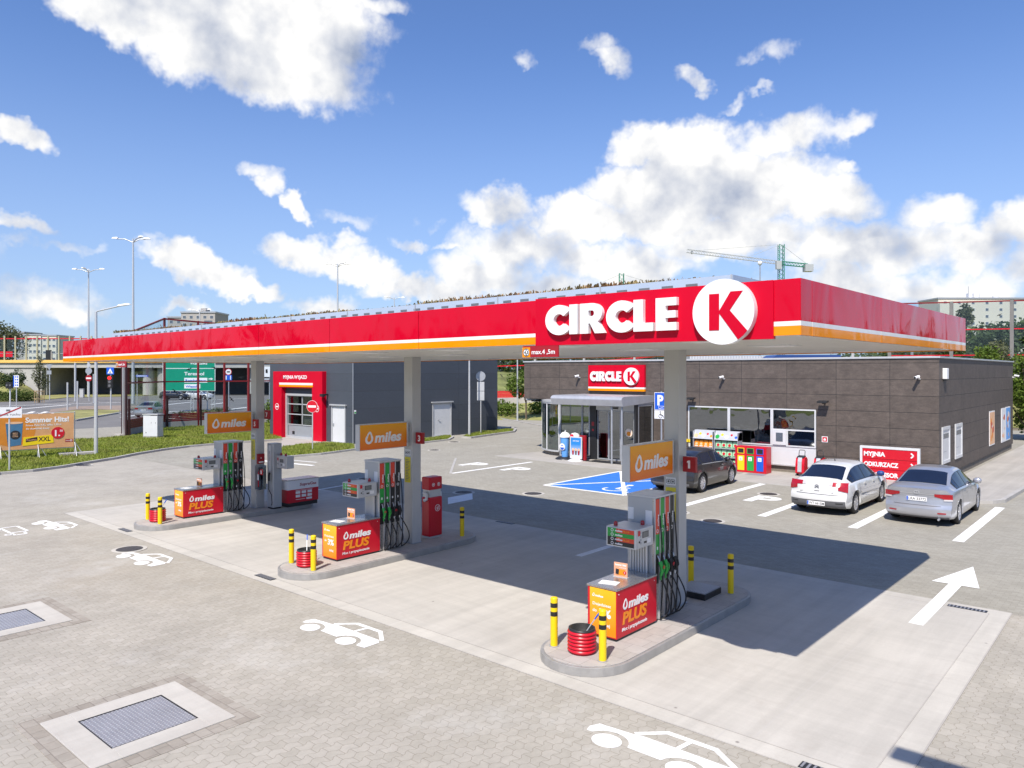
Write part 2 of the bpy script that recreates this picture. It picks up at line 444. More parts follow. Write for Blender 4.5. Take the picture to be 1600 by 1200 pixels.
# ------------------------------------------------------------------ mesh building
class Frame:
    """plane in space: origin, right, up; normal = right x up"""
    def __init__(s, o, r, u):
        s.o, s.r, s.u = Vector(o), Vector(r).normalized(), Vector(u).normalized()
        s.n = s.r.cross(s.u).normalized()
    def p(s, x, y, z=0.): return s.o + s.r * x + s.u * y + s.n * z
def FRONT(x, y, z): return Frame((x, y, z), (1, 0, 0), (0, 0, 1))      # faces -Y
def SIDE(x, y, z): return Frame((x, y, z), (0, 1, 0), (0, 0, 1))       # faces +X
def BACK(x, y, z): return Frame((x, y, z), (-1, 0, 0), (0, 0, 1))      # faces +Y
def FLAT(x, y, z): return Frame((x, y, z), (1, 0, 0), (0, 1, 0))       # faces up

TEXT_CACHE = {}
def text_geo(s, bold, depth, res=3):
    key = (s, round(bold, 3), round(depth, 4))
    if key in TEXT_CACHE: return TEXT_CACHE[key]
    cu = bpy.data.curves.new('t', 'FONT'); cu.body = s; cu.size = 1.; cu.offset = bold
    cu.extrude = depth / 2; cu.resolution_u = res
    ob = bpy.data.objects.new('t', cu); COL.objects.link(ob)
    dg = bpy.context.evaluated_depsgraph_get()
    me = bpy.data.meshes.new_from_object(ob.evaluated_get(dg))
    vv = [tuple(v.co) for v in me.vertices]; ff = [tuple(p.vertices) for p in me.polygons]
    bpy.data.objects.remove(ob); bpy.data.curves.remove(cu); bpy.data.meshes.remove(me)
    TEXT_CACHE[key] = (vv, ff)
    return vv, ff

class MB:
    def __init__(s): s.v, s.f, s.m, s.mats, s.sm = [], [], [], [], []
    def mi(s, m):
        if m not in s.mats: s.mats.append(m)
        return s.mats.index(m)
    def add(s, vs_, fs, m, smooth=False):
        o = len(s.v); s.v += [tuple(v) for v in vs_]; k = s.mi(m)
        for f in fs: s.f.append(tuple(i + o for i in f)); s.m.append(k); s.sm.append(smooth)
        return s
    def box(s, x0, x1, y0, y1, z0, z1, m):
        if x0 > x1: x0, x1 = x1, x0
        if y0 > y1: y0, y1 = y1, y0
        V = [(x, y, z) for z in (z0, z1) for y in (y0, y1) for x in (x0, x1)]
        return s.add(V, [(0, 2, 3, 1), (4, 5, 7, 6), (0, 1, 5, 4), (2, 6, 7, 3), (0, 4, 6, 2), (1, 3, 7, 5)], m)
    def quad(s, a, b, c, d, m): return s.add([a, b, c, d], [(0, 1, 2, 3)], m)
    def prism(s, fr, pts, z0, z1, m, side=None, smooth=False):
        n = len(pts)
        area = sum(pts[i][0] * pts[(i + 1) % n][1] - pts[(i + 1) % n][0] * pts[i][1] for i in range(n))
        if area < 0: pts = pts[::-1]
        V = [fr.p(x, y, z0) for x, y in pts] + [fr.p(x, y, z1) for x, y in pts]
        s.add(V, [tuple(range(n, 2 * n)), tuple(range(n - 1, -1, -1))], m)
        s.add(V, [(i, (i + 1) % n, n + (i + 1) % n, n + i) for i in range(n)], side or m, smooth)
        return s
    def rect(s, fr, x0, y0, x1, y1, m, z0=0., z1=.003): return s.prism(fr, [(x0, y0), (x1, y0), (x1, y1), (x0, y1)], z0, z1, m)
    def disc(s, fr, cx, cy, r, m, z0=0., z1=.003, n=32, ry=None):
        ry = ry or r
        return s.prism(fr, [(cx + r * math.cos(2 * math.pi * i / n), cy + ry * math.sin(2 * math.pi * i / n)) for i in range(n)], z0, z1, m, smooth=True)
    def ring(s, fr, outer, inner, z0, z1, m):
        n = len(outer)
        V = [fr.p(x, y, z1) for x, y in outer] + [fr.p(x, y, z1) for x, y in inner] + [fr.p(x, y, z0) for x, y in outer] + [fr.p(x, y, z0) for x, y in inner]
        fs = []
        for i in range(n):
            j = (i + 1) % n
            fs += [(i, j, n + j, n + i), (2 * n + i, 2 * n + j, j, i), (n + i, n + j, 3 * n + j, 3 * n + i), (2 * n + j, 2 * n + i, 3 * n + i, 3 * n + j)]
        return s.add(V, fs, m)
    def circ(s, fr, cx, cy, r, wd, m, z0=0., z1=.003, n=32):
        c = [(math.cos(2 * math.pi * i / n), math.sin(2 * math.pi * i / n)) for i in range(n)]
        return s.ring(fr, [(cx + a * r, cy + b * r) for a, b in c], [(cx + a * (r - wd), cy + b * (r - wd)) for a, b in c], z0, z1, m)
    def stroke(s, fr, pts, wd, m, z0=0., z1=.003):
        for (x0, y0), (x1, y1) in zip(pts, pts[1:]):
            dx, dy = x1 - x0, y1 - y0; L = math.hypot(dx, dy) or 1
            nx, ny = -dy / L * wd / 2, dx / L * wd / 2
            s.prism(fr, [(x0 + nx, y0 + ny), (x0 - nx, y0 - ny), (x1 - nx, y1 - ny), (x1 + nx, y1 + ny)], z0, z1, m)
        return s
    def cyl(s, c, r, h, m, n=20, r2=None, caps=True, smooth=True):
        x, y, z = c; r2 = r if r2 is None else r2
        V = [(x + r * math.cos(2 * math.pi * i / n), y + r * math.sin(2 * math.pi * i / n), z) for i in range(n)]
        V += [(x + r2 * math.cos(2 * math.pi * i / n), y + r2 * math.sin(2 * math.pi * i / n), z + h) for i in range(n)]
        s.add(V, [(i, (i + 1) % n, n + (i + 1) % n, n + i) for i in range(n)], m, smooth)
        if caps: s.add(V, [tuple(range(n, 2 * n)), tuple(range(n - 1, -1, -1))], m)
        return s
    def lathe(s, c, prof, m, n=24, axis=(0, 0, 1)):
        ax = Vector(axis).normalized(); t = Vector((0, 0, 1)) if abs(ax.z) < .9 else Vector((1, 0, 0))
        a = ax.cross(t).normalized(); b = ax.cross(a)
        c = Vector(c); V = []
        for r, h in prof:
            for i in range(n):
                q = 2 * math.pi * i / n; V.append(c + ax * h + a * (r * math.cos(q)) + b * (r * math.sin(q)))
        fs = [(k * n + i, k * n + (i + 1) % n, (k + 1) * n + (i + 1) % n, (k + 1) * n + i) for k in range(len(prof) - 1) for i in range(n)]
        return s.add(V, fs, m, True)
    def tube(s, pts, r, m, n=8, r2=None):
        pts = [Vector(p) for p in pts]; V = []; N = len(pts); prev = None
        for k, p in enumerate(pts):
            d = (pts[min(k + 1, N - 1)] - pts[max(k - 1, 0)]).normalized()
            if prev is None: t = Vector((0, 0, 1)) if abs(d.z) < .9 else Vector((1, 0, 0)); a = d.cross(t).normalized()
            else: a = (prev - d * prev.dot(d)).normalized()
            prev = a; b = d.cross(a)
            rr = r if r2 is None else r + (r2 - r) * k / (N - 1)
            for i in range(n):
                q = 2 * math.pi * i / n; V.append(p + a * (rr * math.cos(q)) + b * (rr * math.sin(q)))
        fs = [(k * n + i, k * n + (i + 1) % n, (k + 1) * n + (i + 1) % n, (k + 1) * n + i) for k in range(N - 1) for i in range(n)]
        s.add(V, fs, m, True)
        return s.add(V, [tuple(range(n - 1, -1, -1)), tuple(range((N - 1) * n, N * n))], m)
    def beam(s, a, b, w_, h, m):
        a, b = Vector(a), Vector(b); d = (b - a).normalized()
        u = Vector((0, 0, 1)) if abs(d.z) < .95 else Vector((0, 1, 0))
        r = d.cross(u).normalized(); u = r.cross(d)
        V = [p + r * (i * w_ / 2) + u * (j * h / 2) for p in (a, b) for i, j in ((-1, -1), (1, -1), (1, 1), (-1, 1))]
        return s.add(V, [(0, 1, 5, 4), (1, 2, 6, 5), (2, 3, 7, 6), (3, 0, 4, 7), (3, 2, 1, 0), (4, 5, 6, 7)], m)
    def strip(s, pts, w_, z0, z1, m):
        """kerb-like band following a polyline"""
        P = [Vector((p[0], p[1])) for p in pts]; L_, R_ = [], []
        for i, p in enumerate(P):
            d = (P[min(i + 1, len(P) - 1)] - P[max(i - 1, 0)]).normalized(); nn = Vector((-d.y, d.x))
            L_.append(p + nn * w_ / 2); R_.append(p - nn * w_ / 2)
        V = []
        for a, b in zip(L_, R_): V += [(a.x, a.y, z0), (a.x, a.y, z1), (b.x, b.y, z1), (b.x, b.y, z0)]
        fs = []
        for i in range(len(P) - 1):
            k = i * 4
            fs += [(k, k + 4, k + 5, k + 1), (k + 1, k + 5, k + 6, k + 2), (k + 2, k + 6, k + 7, k + 3)]
        n = len(V)
        fs += [(0, 1, 2, 3), (n - 1, n - 2, n - 3, n - 4)]
        return s.add(V, fs, m)
    def text(s, fr, txt, x, y, h, m, bold=.0, width=None, shear=0., depth=.004, z=0., align='L'):
        vv, ff = text_geo(txt, bold, depth / max(h / .72, 1e-6))
        k = h / .72                      # cap height of the built-in font is about .72
        xs = [v[0] for v in vv]; x0, x1 = min(xs), max(xs)
        kx = k if width is None else width / (x1 - x0)
        wd = (x1 - x0) * kx
        off = {'L': 0, 'C': -wd / 2, 'R': -wd}[align]
        V = [fr.p(x + off + (v[0] - x0) * kx + v[1] * k * shear, y + v[1] * k, z + depth / 2 + v[2] * k) for v in vv]
        return s.add(V, ff, m)
    def build(s, name, parent=None, loc=None, bevel=0., label=None, cat=None, group=None, kind=None, auto=False):
        me = bpy.data.meshes.new(name)
        me.from_pydata([tuple(v) for v in s.v], [], s.f)
        for m in s.mats: me.materials.append(MATS[m])
        me.polygons.foreach_set('material_index', s.m)
        me.polygons.foreach_set('use_smooth', s.sm)
        me.update()
        o = bpy.data.objects.new(name, me); COL.objects.link(o)
        if parent: o.parent = parent
        if loc: o.location = loc
        if bevel:
            b = o.modifiers.new('bevel', 'BEVEL'); b.width = bevel; b.segments = 2; b.limit_method = 'ANGLE'; b.angle_limit = R(40)
            b.harden_normals = False
        return tag(o, label, cat, group, kind)
def tag(o, label=None, cat=None, group=None, kind=None):
    if label: o['label'] = label
    if cat: o['category'] = cat
    if group: o['group'] = group
    if kind: o['kind'] = kind
    return o
def thing(name, label, cat, loc=(0, 0, 0), rz=0., group=None):
    o = bpy.data.objects.new(name, None); COL.objects.link(o)
    o.empty_display_size = .2
    o.location = loc; o.rotation_euler = (0, 0, rz)
    return tag(o, label, cat, group)
def kids(o): return [c for c in COL.objects if c.parent == o]
def copy_tree(o, parent=None):
    c = o.copy(); COL.objects.link(c)
    if parent: c.parent = parent
    for ch in list(o.children): copy_tree(ch, c)
    return c
def dup(o, loc, label, rz=None, group=None):
    c = copy_tree(o); c.location = loc; c['label'] = label
    if rz is not None: c.rotation_euler[2] = rz
    if group: c['group'] = group
    return c
def drop_logo(mb, fr, cx, cy, r, m, z0=0., z1=.004, shear=.12):
    """ring with a pointed top round a smaller flame-shaped hole"""
    n = 28; out, inn = [], []
    for i in range(n):
        q = 2 * math.pi * i / n + math.pi / 2; dq = min(i, n - i) / n
        k = 1 + .62 * max(0, 1 - dq * 9); ki = .52 + .62 * max(0, 1 - dq * 8)
        for lst, kk, rr in ((out, k, r), (inn, min(ki, k - .06), r)):
            x = rr * kk * math.cos(q); y = rr * kk * math.sin(q); lst.append((cx + x + y * shear, cy + y))
    mb.ring(fr, out, inn, z0, z1, m)
def flat_poly(pts, z, m, name, kind='structure', thick=0., **k):
    mb = MB()
    n = len(pts)
    if thick: mb.prism(Frame((0, 0, 0), (1, 0, 0), (0, 1, 0)), list(pts), z - thick, z, m)
    else:
        ar = sum(pts[i][0] * pts[(i + 1) % n][1] - pts[(i + 1) % n][0] * pts[i][1] for i in range(n))
        if ar < 0: pts = pts[::-1]
        mb.add([(p[0], p[1], z) for p in pts], [tuple(range(n))], m)
    return mb.build(name, kind=kind, **k)

# ================================================================== SETTING
flat_poly([(-3000, -3000), (3000, -3000), (3000, 3000), (-3000, 3000)], -.06, 'earth', 'ground')
# paved yard (one sheet), courtyard blocks and concrete slab laid 4 mm apart
flat_poly([(-58, -14), (30, -14), (30, 62), (-58, 62)], 0., 'paving_blocks', 'forecourt_paving')
flat_poly([(-62, 16.05), (-2.1, 15.95), (30, 15.95), (30, 66), (-62, 66)], .004, 'paving_court', 'parking_paving')
SL = [(-25.35, 8.42), (-2.08, 8.22), (-2.1, 15.98), (-25.35, 16.35)]
flat_poly(SL, .008, 'edge_concrete', 'slab_edging')
def inset(P, d):
    cx = sum(p[0] for p in P) / 4; cy = sum(p[1] for p in P) / 4
    return [(p[0] - math.copysign(d, p[0] - cx), p[1] - math.copysign(d, p[1] - cy)) for p in P]
IN = inset(SL, .30)
flat_poly(IN, .012, 'slab_concrete', 'concrete_slab')
mb = MB()
for a, b in zip(IN, IN[1:] + IN[:1]): mb.beam((a[0], a[1], .012), (b[0], b[1], .012), .014, .003, 'plain_concrete')
for a, b in zip(SL, SL[1:] + SL[:1]): mb.beam((a[0], a[1], .006), (b[0], b[1], .006), .02, .006, 'plain_concrete')
mb.build('drain_channel', kind='structure')

# asphalt streets on the left and behind
def GP(lst): return [G(*p) for p in lst]
flat_poly([wp(-900, 60)] + [G(-300, 672), G(0, 672), (-58, 8), (-58, 62), (-40, 90), wp(900, 400), wp(-1500, 400)], -.02, 'asphalt', 'street_asphalt')
flat_poly(GP([(-400, 760), (-60, 749), (0, 741), (50, 736.5), (95, 730.5), (140, 723), (180, 716.5), (215, 709.5), (255, 703), (295, 698), (334, 694.5), (420, 688.5), (440, 687), (440, 661), (400, 660.5), (350, 663), (311, 666), (257, 669), (195, 682), (150, 686), (118, 688), (0, 700), (-400, 735)]), .07, 'lawn', 'grass_verge', thick=.12)
flat_poly(GP([(440, 701), (470, 695), (520, 692.5), (552, 695.5), (556, 703), (530, 706.5), (500, 710.5), (440, 716)]), .07, 'lawn', 'lawn_patch', thick=.1)
flat_poly(GP([(640, 691), (700, 682), (706, 684), (700, 687.5), (660, 692), (640, 694)]), .06, 'lawn', 'lawn_patch', thick=.1)
flat_poly(GP([(722, 683), (745, 677.5), (790, 670.5), (802, 672), (803, 675), (770, 679.5), (735, 684.5)]), .06, 'lawn', 'lawn_patch', thick=.1)
# far side of the street
flat_poly(GP([(-400, 636), (-60, 632), (0, 628), (60, 625.5), (110, 621), (190, 619.5), (260, 617), (420, 613), (420, 597), (-400, 597)]), .05, 'dry_lawn', 'street_verge', thick=.1)
flat_poly(GP([(80, 659), (118, 657), (187, 645), (186, 641.5), (150, 640), (118, 641), (85, 645)]), .05, 'dry_lawn', 'traffic_island', thick=.08)
flat_poly(GP([(76, 645.5), (118, 641.5), (150, 640.5), (190, 641.5), (240, 635.5), (190, 634), (118, 635.5), (80, 640)]), .05, 'brick_walk', 'street_pavement', thick=.08)
flat_poly(GP([(280, 650), (300, 645), (340, 640), (352, 641), (346, 648), (300, 654)]), .05, 'dry_lawn', 'traffic_island', thick=.08)
flat_poly([wp(-3000, 900), wp(-3000, 190), wp(430, 190), wp(900, 260), wp(3500, 200), wp(3500, 900)], .0, 'dry_lawn', 'far_ground')
# stripes on the street
mb = MB()
for i in range(6):
    x = 30 + i * 20
    mb.quad((*G(x, 648.5), -.012), (*G(x + 8, 648.5), -.012), (*G(x + 26, 643.0), -.012), (*G(x + 19, 643.0), -.012), 'road_paint')
def roadline(a, b, wd=.15, z=-.012):
    p, q = Vector(G(*a)), Vector(G(*b)); d = (q - p).normalized(); n_ = Vector((-d.y, d.x)) * wd
    mb.quad((*(p - n_), z), (*(q - n_), z), (*(q + n_), z), (*(p + n_), z), 'road_paint')
for a, b in (((-60, 636), (190, 628.5)), ((20, 640), (110, 632)), ((190, 646), (206, 643)), ((262, 632), (300, 628)), ((262, 643), (300, 641)), ((262, 655), (330, 640)), ((270, 648), (292, 645)),
             ((330, 632), (350, 629)), ((355, 640), (387, 636)), ((260, 627), (400, 622)), ((190, 652), (215, 648)), ((340, 652), (390, 644)), ((412, 640), (432, 636))):
    roadline(a, b, .22)
mb.build('street_markings', kind='structure')

# kerbs
mb = MB()
mb.strip(GP([(-400, 762), (-60, 750), (0, 741.8), (50, 737.5), (95, 731.5), (140, 724), (180, 717.5), (215, 710.5), (255, 704), (295, 699), (334, 695.5), (440, 688)]), .16, -.02, .11, 'kerb')
mb.strip(GP([(430, 717), (500, 711), (530, 707), (556, 703.5), (557, 697)]), .14, -.02, .10, 'kerb')
mb.strip(GP([(640, 694.8), (662, 692.6), (701, 688), (708, 684)]), .14, -.02, .09, 'kerb')
mb.strip(GP([(722, 684.5), (735, 685.3), (770, 680.3), (803, 675.8), (806, 672), (798, 669)]), .14, -.02, .12, 'kerb')
mb.strip(GP([(80, 659.6), (118, 657.6), (187, 645.5)]), .2, -.02, .12, 'kerb')
mb.strip([(-26.8, 26.6), (-22.9, 22.4)], .10, 0, .012, 'kerb')
mb.strip([(-8.9, 28.4), (-4.75, 28.55), (-4.35, 28.8), (-4.1, 29.3), (-3.95, 33.1), (-3.7, 55)], .15, 0, .12, 'kerb')
mb.strip([(-26.0, 28.7), (-17.9, 28.2), (-8.9, 28.4)], .12, 0, .014, 'kerb')
mb.strip([(-58, 58), (-36, 45.8), (-26, 57), (0, 78)], .15, 0, .1, 'kerb')
mb.build('kerb', kind='structure')
concrete_mat('walk_slabs', (.40, .375, .335), .5, .5)
flat_poly([(-8.9, 28.45), (-4.75, 28.6), (-4.4, 28.85), (-4.17, 29.3), (-4.02, 33.1), (-3.78, 55), (-6.3, 55), (-6.3, 32.0), (-8.9, 32.0)], .10, 'walk_slabs', 'pavement', thick=.098)
flat_poly([(-26.0, 28.75), (-17.9, 28.26), (-8.9, 28.45), (-8.9, 32.0), (-25.5, 32.0)], .009, 'walk_slabs', 'pavement')
flat_poly(GP([(440, 697), (520, 691), (552, 693.5), (556, 697), (640, 690), (700, 681.5), (745, 676), (745, 670), (600, 668), (440, 680)]), .012, 'walk_slabs', 'pavement')

# painted markings
def marking(name, fn, z=.016):
    mb = MB(); fn(mb); return mb.build(name, kind='structure')
def bay(mb):
    for x in (-4.02, -6.56, -9.14, -11.75): mb.rect(FLAT(0, 0, .006), x - .13, 21.85, x + .13, 28.2, 'road_paint', 0, .003)
    mb.rect(FLAT(0, 0, .006), -22.98, 22.5, -22.80, 27.8, 'road_paint', 0, .003)
    mb.stroke(FLAT(0, 0, .006), [(-33.5, 19.6), (-29.6, 20.2)], .22, 'road_paint')
    mb.stroke(FLAT(0, 0, .006), [(-33.0, 20.6), (-30.5, 21.0)], .10, 'road_paint')
    mb.stroke(FLAT(0, 0, .006), [(-24.6, 18.9), (-21.6, 18.0)], .16, 'road_paint')
    mb.rect(FLAT(0, 0, .006), -13.55, 22.0, -13.40, 22.1, 'road_paint', 0, .003)
marking('bay_lines', bay)
def shade_lines(mb):
    mb.rect(FLAT(0, 0, .013), -10.46, 14.3, -10.28, 16.0, 'road_paint', 0, .003)
    mb.prism(FLAT(0, 0, .006), [(-18.57, 18.05), (-18.57, 19.25), (-17.69, 18.35), (-17.64, 17.15)], 0, .003, 'road_paint')
    mb.stroke(FLAT(0, 0, .006), [G(460, 771.8), G(548, 756.8)], .12, 'road_paint')
marking('bay_lines', shade_lines)
for (x, y) in ((-24.75, 24.75), (-22.15, 24.7), (-10.75, 24.2)):
    marking('painted_letter', lambda mb: mb.text(FLAT(x, y, .006), 'P', 0, 0, 1.25, 'road_paint', bold=.035, width=.95, depth=.003))
def arrow(mb):
    f = FLAT(-3.24, 14.2, .013)
    mb.prism(f, [(-.115, 0), (.115, 0), (.115, 3.15), (.42, 3.15), (.0, 5.0), (-.42, 3.15), (-.115, 3.15)], 0, .004, 'road_paint')
marking('painted_arrow', arrow)
def carmark(x, k=1.):
    def f(mb):
        fr = FLAT(x, 7.24, .004); m = 'road_paint'
        wl = [(.36 * k, .13), (1.33 * k, .13)]
        for cx, cy in wl: mb.disc(fr, cx, cy, .185 * k, m, ry=.155)
        # body with two wheel cut-outs
        top = [(0, .30), (.06, .43), (.55 * k, .47), (.62 * k, .50), (1.72 * k, .50), (1.80 * k, .42), (1.80 * k, .14), (1.62 * k, .12)]
        def arc(cx, cy, r, a0, a1, n=9): return [(cx + r * k * math.cos(R(a0 + (a1 - a0) * i / n)), cy + r * .86 * math.sin(R(a0 + (a1 - a0) * i / n))) for i in range(n + 1)]
        P = top + arc(1.33 * k, .13, .27, 5, 175) + arc(.36 * k, .13, .27, 5, 160) + [(.03, .2)]
        mb.prism(fr, P, 0, .003, m)
        mb.stroke(fr, [(.52 * k, .49), (.82 * k, .78)], .07, m, 0, .0033)
        mb.stroke(fr, [(.80 * k, .765), (1.42 * k, .765)], .075, m, 0, .0036)
        mb.stroke(fr, [(1.40 * k, .78), (1.76 * k, .52)], .07, m, 0, .0039)
        mb.stroke(fr, [(1.08 * k, .50), (1.12 * k, .76)], .06, m, 0, .0042)
    return f
for x in (-24.55, -18.75, -11.25, -5.30): marking('painted_car', carmark(x))
def truckmark(mb):
    fr = FLAT(-24.2, 6.25, .004)
    for a, b in (((0, .2), (0, .6)), ((0, .6), (.9, .6)), ((.9, .6), (.9, .2)), ((.9, .2), (0, .2)), ((.95, .2), (1.3, .2)), ((1.3, .2), (1.3, .45)), ((1.3, .45), (1.0, .5))): mb.stroke(fr, [a, b], .07, 'road_paint')
    for x in (.2, 1.1): mb.circ(fr, x, .1, .1, .05, 'road_paint')
marking('painted_truck', truckmark)
def blue(mb):
    x0, x1, y0, y1 = -17.85, -14.28, 22.42, 27.75
    f = FLAT(0, 0, .006)
    mb.rect(f, x0, y0, x1, y1, 'blue_paint', 0, .002)
    for a, b in (((x0, y0), (x1, y0)), ((x1, y0), (x1, y1)), ((x1, y1), (x0, y1)), ((x0, y1), (x0, y0))): mb.stroke(f, [a, b], .14, 'road_paint', 0, .0045)
    mb.stroke(f, [(x0, y0), (x1, y1)], .13, 'road_paint', 0, .005); mb.stroke(f, [(x0, y1), (x1, y0)], .16, 'road_paint', 0, .0055)
    g = FLAT(-15.3, 23.35, .006)
    n = 22
    pts = [(.42 * math.cos(R(-60 + 250 * (1 - i / n) - 140)), .42 * math.sin(R(-60 + 250 * (1 - i / n) - 140))) for i in range(n + 1)]
    mb.stroke(g, pts, .09, 'road_paint', 0, .006)
    mb.stroke(g, [(-.05, 1.0), (0, .12), (.42, .12), (.62, -.35), (.78, -.3)], .12, 'road_paint', 0, .0065)
    mb.stroke(g, [(-.02, .55), (.35, .5)], .09, 'road_paint', 0, .007)
    mb.disc(g, -.05, 1.15, .13, 'road_paint', 0, .006)
marking('disabled_bay_paint', blue)

# ================================================================== FOREGROUND GROUND FITTINGS
def manhole(x, y, r, label, z=.004):
    t = thing('manhole_cover', label, 'manhole cover', (x, y, z), group='manhole covers set in the paving')
    mb = MB(); c = FLAT(0, 0, .001); mb.circ(c, 0, 0, r * 1.32, r * .32, 'edge_concrete', -.001, .006)
    mb.build('concrete_collar', t)
    mb = MB(); mb.disc(c, 0, 0, r, 'manhole_iron', 0, .010)
    for i in range(-3, 4):
        hw = math.sqrt(max(0, 1 - (i / 4) ** 2)) * r * .85
        mb.rect(c, -hw, i * r / 4 - r * .05, hw, i * r / 4 + r * .05, 'manhole_iron', .010, .014)
    mb.build('iron_lid', t)
    return t
for x, y, r, l in [(-19.0, 7.75, .33, 'round iron manhole cover in the near paving between two painted cars'),
                   (-16.9, 20.6, .34, 'round manhole cover just beyond the canopy shadow, left of the blue bay'),
                   (-18.95, 19.2, .34, 'round manhole cover inside the canopy shadow behind the middle island'),
                   (-10.6, 25.95, .33, 'round manhole cover beside the painted P near the dark estate car'),
                   (-11.3, 20.75, .30, 'round manhole cover just behind the nearest canopy column at the shadow edge'),
                   (-33.7, 29.0, .30, 'round manhole cover near the wash hall, nearest of three to the kerb'),
                   (-30.4, 28.5, .30, 'round manhole cover on the drive left of the curved shop window'),
                   (-33.0, 32.6, .32, 'farthest round manhole cover on the drive in front of the wash hall'),
                   (-35.6, 19.6, .33, 'upper of two round manhole covers by the left verge, right of the cabinet'),
                   (-33.4, 17.3, .33, 'lower of two round manhole covers by the left verge'),
                   (-37.6, 13.3, .34, 'round manhole cover close to the left kerb below the lamp post'),
                   (-24.3, 19.1, .36, 'round manhole cover in the shade behind the far pump island'),
                   (-27.2, 22.9, .30, 'round manhole cover with pale ring beside the gas pump cabinet'),
                   (-9.9, 20.2, .30, 'round manhole cover with pale ring touching the shadow edge by the disabled bay')]:
    manhole(x, y, r * .9, l)
def channel(x, y, l, label):
    t = thing('drain_grate', label, 'drain grate', (x, y, .012), group='slot drains along the slab')
    mb = MB(); mb.box(-l / 2, l / 2, -.075, .075, -.004, .004, 'black_plain')
    mb.build('drain_frame', t)
    mb = MB()
    for i in range(int(l / .06)): mb.box(-l / 2 + .02 + i * .06, -l / 2 + .045 + i * .06, -.06, .06, .004, .009, 'grate')
    mb.build('grille', t)
channel(-21.35, 8.6, .62, 'small black slot drain on the slab edge below the far pump island')
channel(-14.25, 8.55, .62, 'small black slot drain on the slab edge below the middle pump island')
channel(-2.74, 8.31, .6, 'small black slot drain on the slab edge beside the nearest painted car')
channel(-14.25, 16.12, .62, 'black slot drain in the shade behind the middle pump island')
channel(-2.75, 15.75, .62, 'black slot drain beside the big white painted arrow')

def hatch(x, y, label):
    t = thing('tank_hatch', label, 'tank hatch', (x, y, .0), group='fuel tank hatches set in pale concrete')
    mb = MB()
    W, H = 1.62, 1.66
    for a in ((0, W, 0, .32), (0, W, H - .32, H), (0, .30, .32, H - .32), (W - .30, W, .32, H - .32)): mb.box(a[0], a[1], a[2], a[3], -.01, .022, 'edge_concrete')
    mb.build('concrete_surround', t, bevel=.004)
    mb = MB()
    for a in ((-.22, W + .22, -.22, 0), (-.22, W + .22, H, H + .22), (-.22, 0, 0, H), (W, W + .22, 0, H)): mb.box(a[0], a[1], a[2], a[3], -.01, .006, 'dark_course')
    mb.build('block_border', t)
    mb = MB(); mb.box(.30, W - .30, .32, H - .32, -.01, .012, 'grate')
    for i in range(20):
        for j in range(20):
            u, v = .335 + i * .0502, .355 + j * .0502
            a = .012 if (i + j) % 2 else .007; b = .019 - a
            mb.box(u - a, u + a, v - b, v + b, .012, .016, 'light_metal')
    mb.build('checker_plate', t)
    mb = MB()
    for a in ((.30, W - .30, .32, .335), (.30, W - .30, H - .335, H - .32), (.30, .315, .335, H - .335), (W - .315, W - .30, .335, H - .335)): mb.box(a[0], a[1], a[2], a[3], .012, .020, 'black_plain')
    mb.build('hatch_rim', t)
hatch(-10.38, 3.18, 'steel tank hatch in pale concrete, the whole one in the near foreground')
hatch(-15.90, 3.22, 'steel tank hatch in pale concrete, cut by the left edge of the photo')

# ================================================================== CANOPY
CA = bpy.data.objects.new('station_canopy', None); COL.objects.link(CA)
tag(CA, 'long red forecourt roof with white and orange stripe on three columns', 'canopy')
CL_, CW, CT = 21.85, 8.15, .60
CA.location = (-2.92, 8.0, 4.69)
CA.rotation_euler = (0, -.0041, -.0092)
seamx = [-.33, -3.59, -6.03, -8.42, -10.83, -12.8, -14.76, -17.1, -19.5, -CL_]
mb_r, mb_w, mb_o = MB(), MB(), MB()
def fpanel(fr, x0, x1):
    g = .006
    for mbx, z0, z1, m in ((mb_o, 0, .100, 'fascia_orange'), (mb_w, .1005, .150, 'fascia_white'), (mb_r, .1505, CT, 'fascia_red')):
        mbx.prism(fr, [(x0 + g, z0), (x1 - g, z0), (x1 - g, z1), (x0 + g, z1)], -.04, 0, m)
FRL = Frame((0, 0, 0), (1, 0, 0), (0, 0, 1))
xs = [0] + seamx
for a, b in zip(xs, xs[1:]):
    if a == -.33: continue
    fpanel(FRL, b, a)
FRR = Frame((0, 0, 0), (0, 1, 0), (0, 0, 1))
for a, b in ((0.0, .33), (.33, 2.85), (2.85, 5.42), (5.42, CW)): fpanel(FRR, a, b)
FRB = Frame((0, CW, 0), (-1, 0, 0), (0, 0, 1))
for i in range(9): fpanel(FRB, i * CL_ / 9, (i + 1) * CL_ / 9)
FRLf = Frame((-CL_, CW, 0), (0, -1, 0), (0, 0, 1))
for i in range(3): fpanel(FRLf, i * CW / 3, (i + 1) * CW / 3)
mb_r.build('red_fascia', CA, bevel=.006); mb_w.build('white_stripe', CA); mb_o.build('orange_stripe', CA)
# soffit of long slats
mb = MB()
n = 54
for i in range(n):
    y0 = .05 + i * (CW - .1) / n
    mb.box(-CL_ + .05, -.05, y0, y0 + (CW - .1) / n - .012, .014 + .006 * (i % 2), .035, 'soffit')
mb.box(-CL_ + .05, -.05, .05, CW - .05, .04, .05, 'soffit')
mb.build('soffit', CA)
mb = MB(); mb.box(-CL_ + .06, -.06, .06, CW - .06, .52, .56, 'dark_metal'); mb.build('roof_deck', CA)
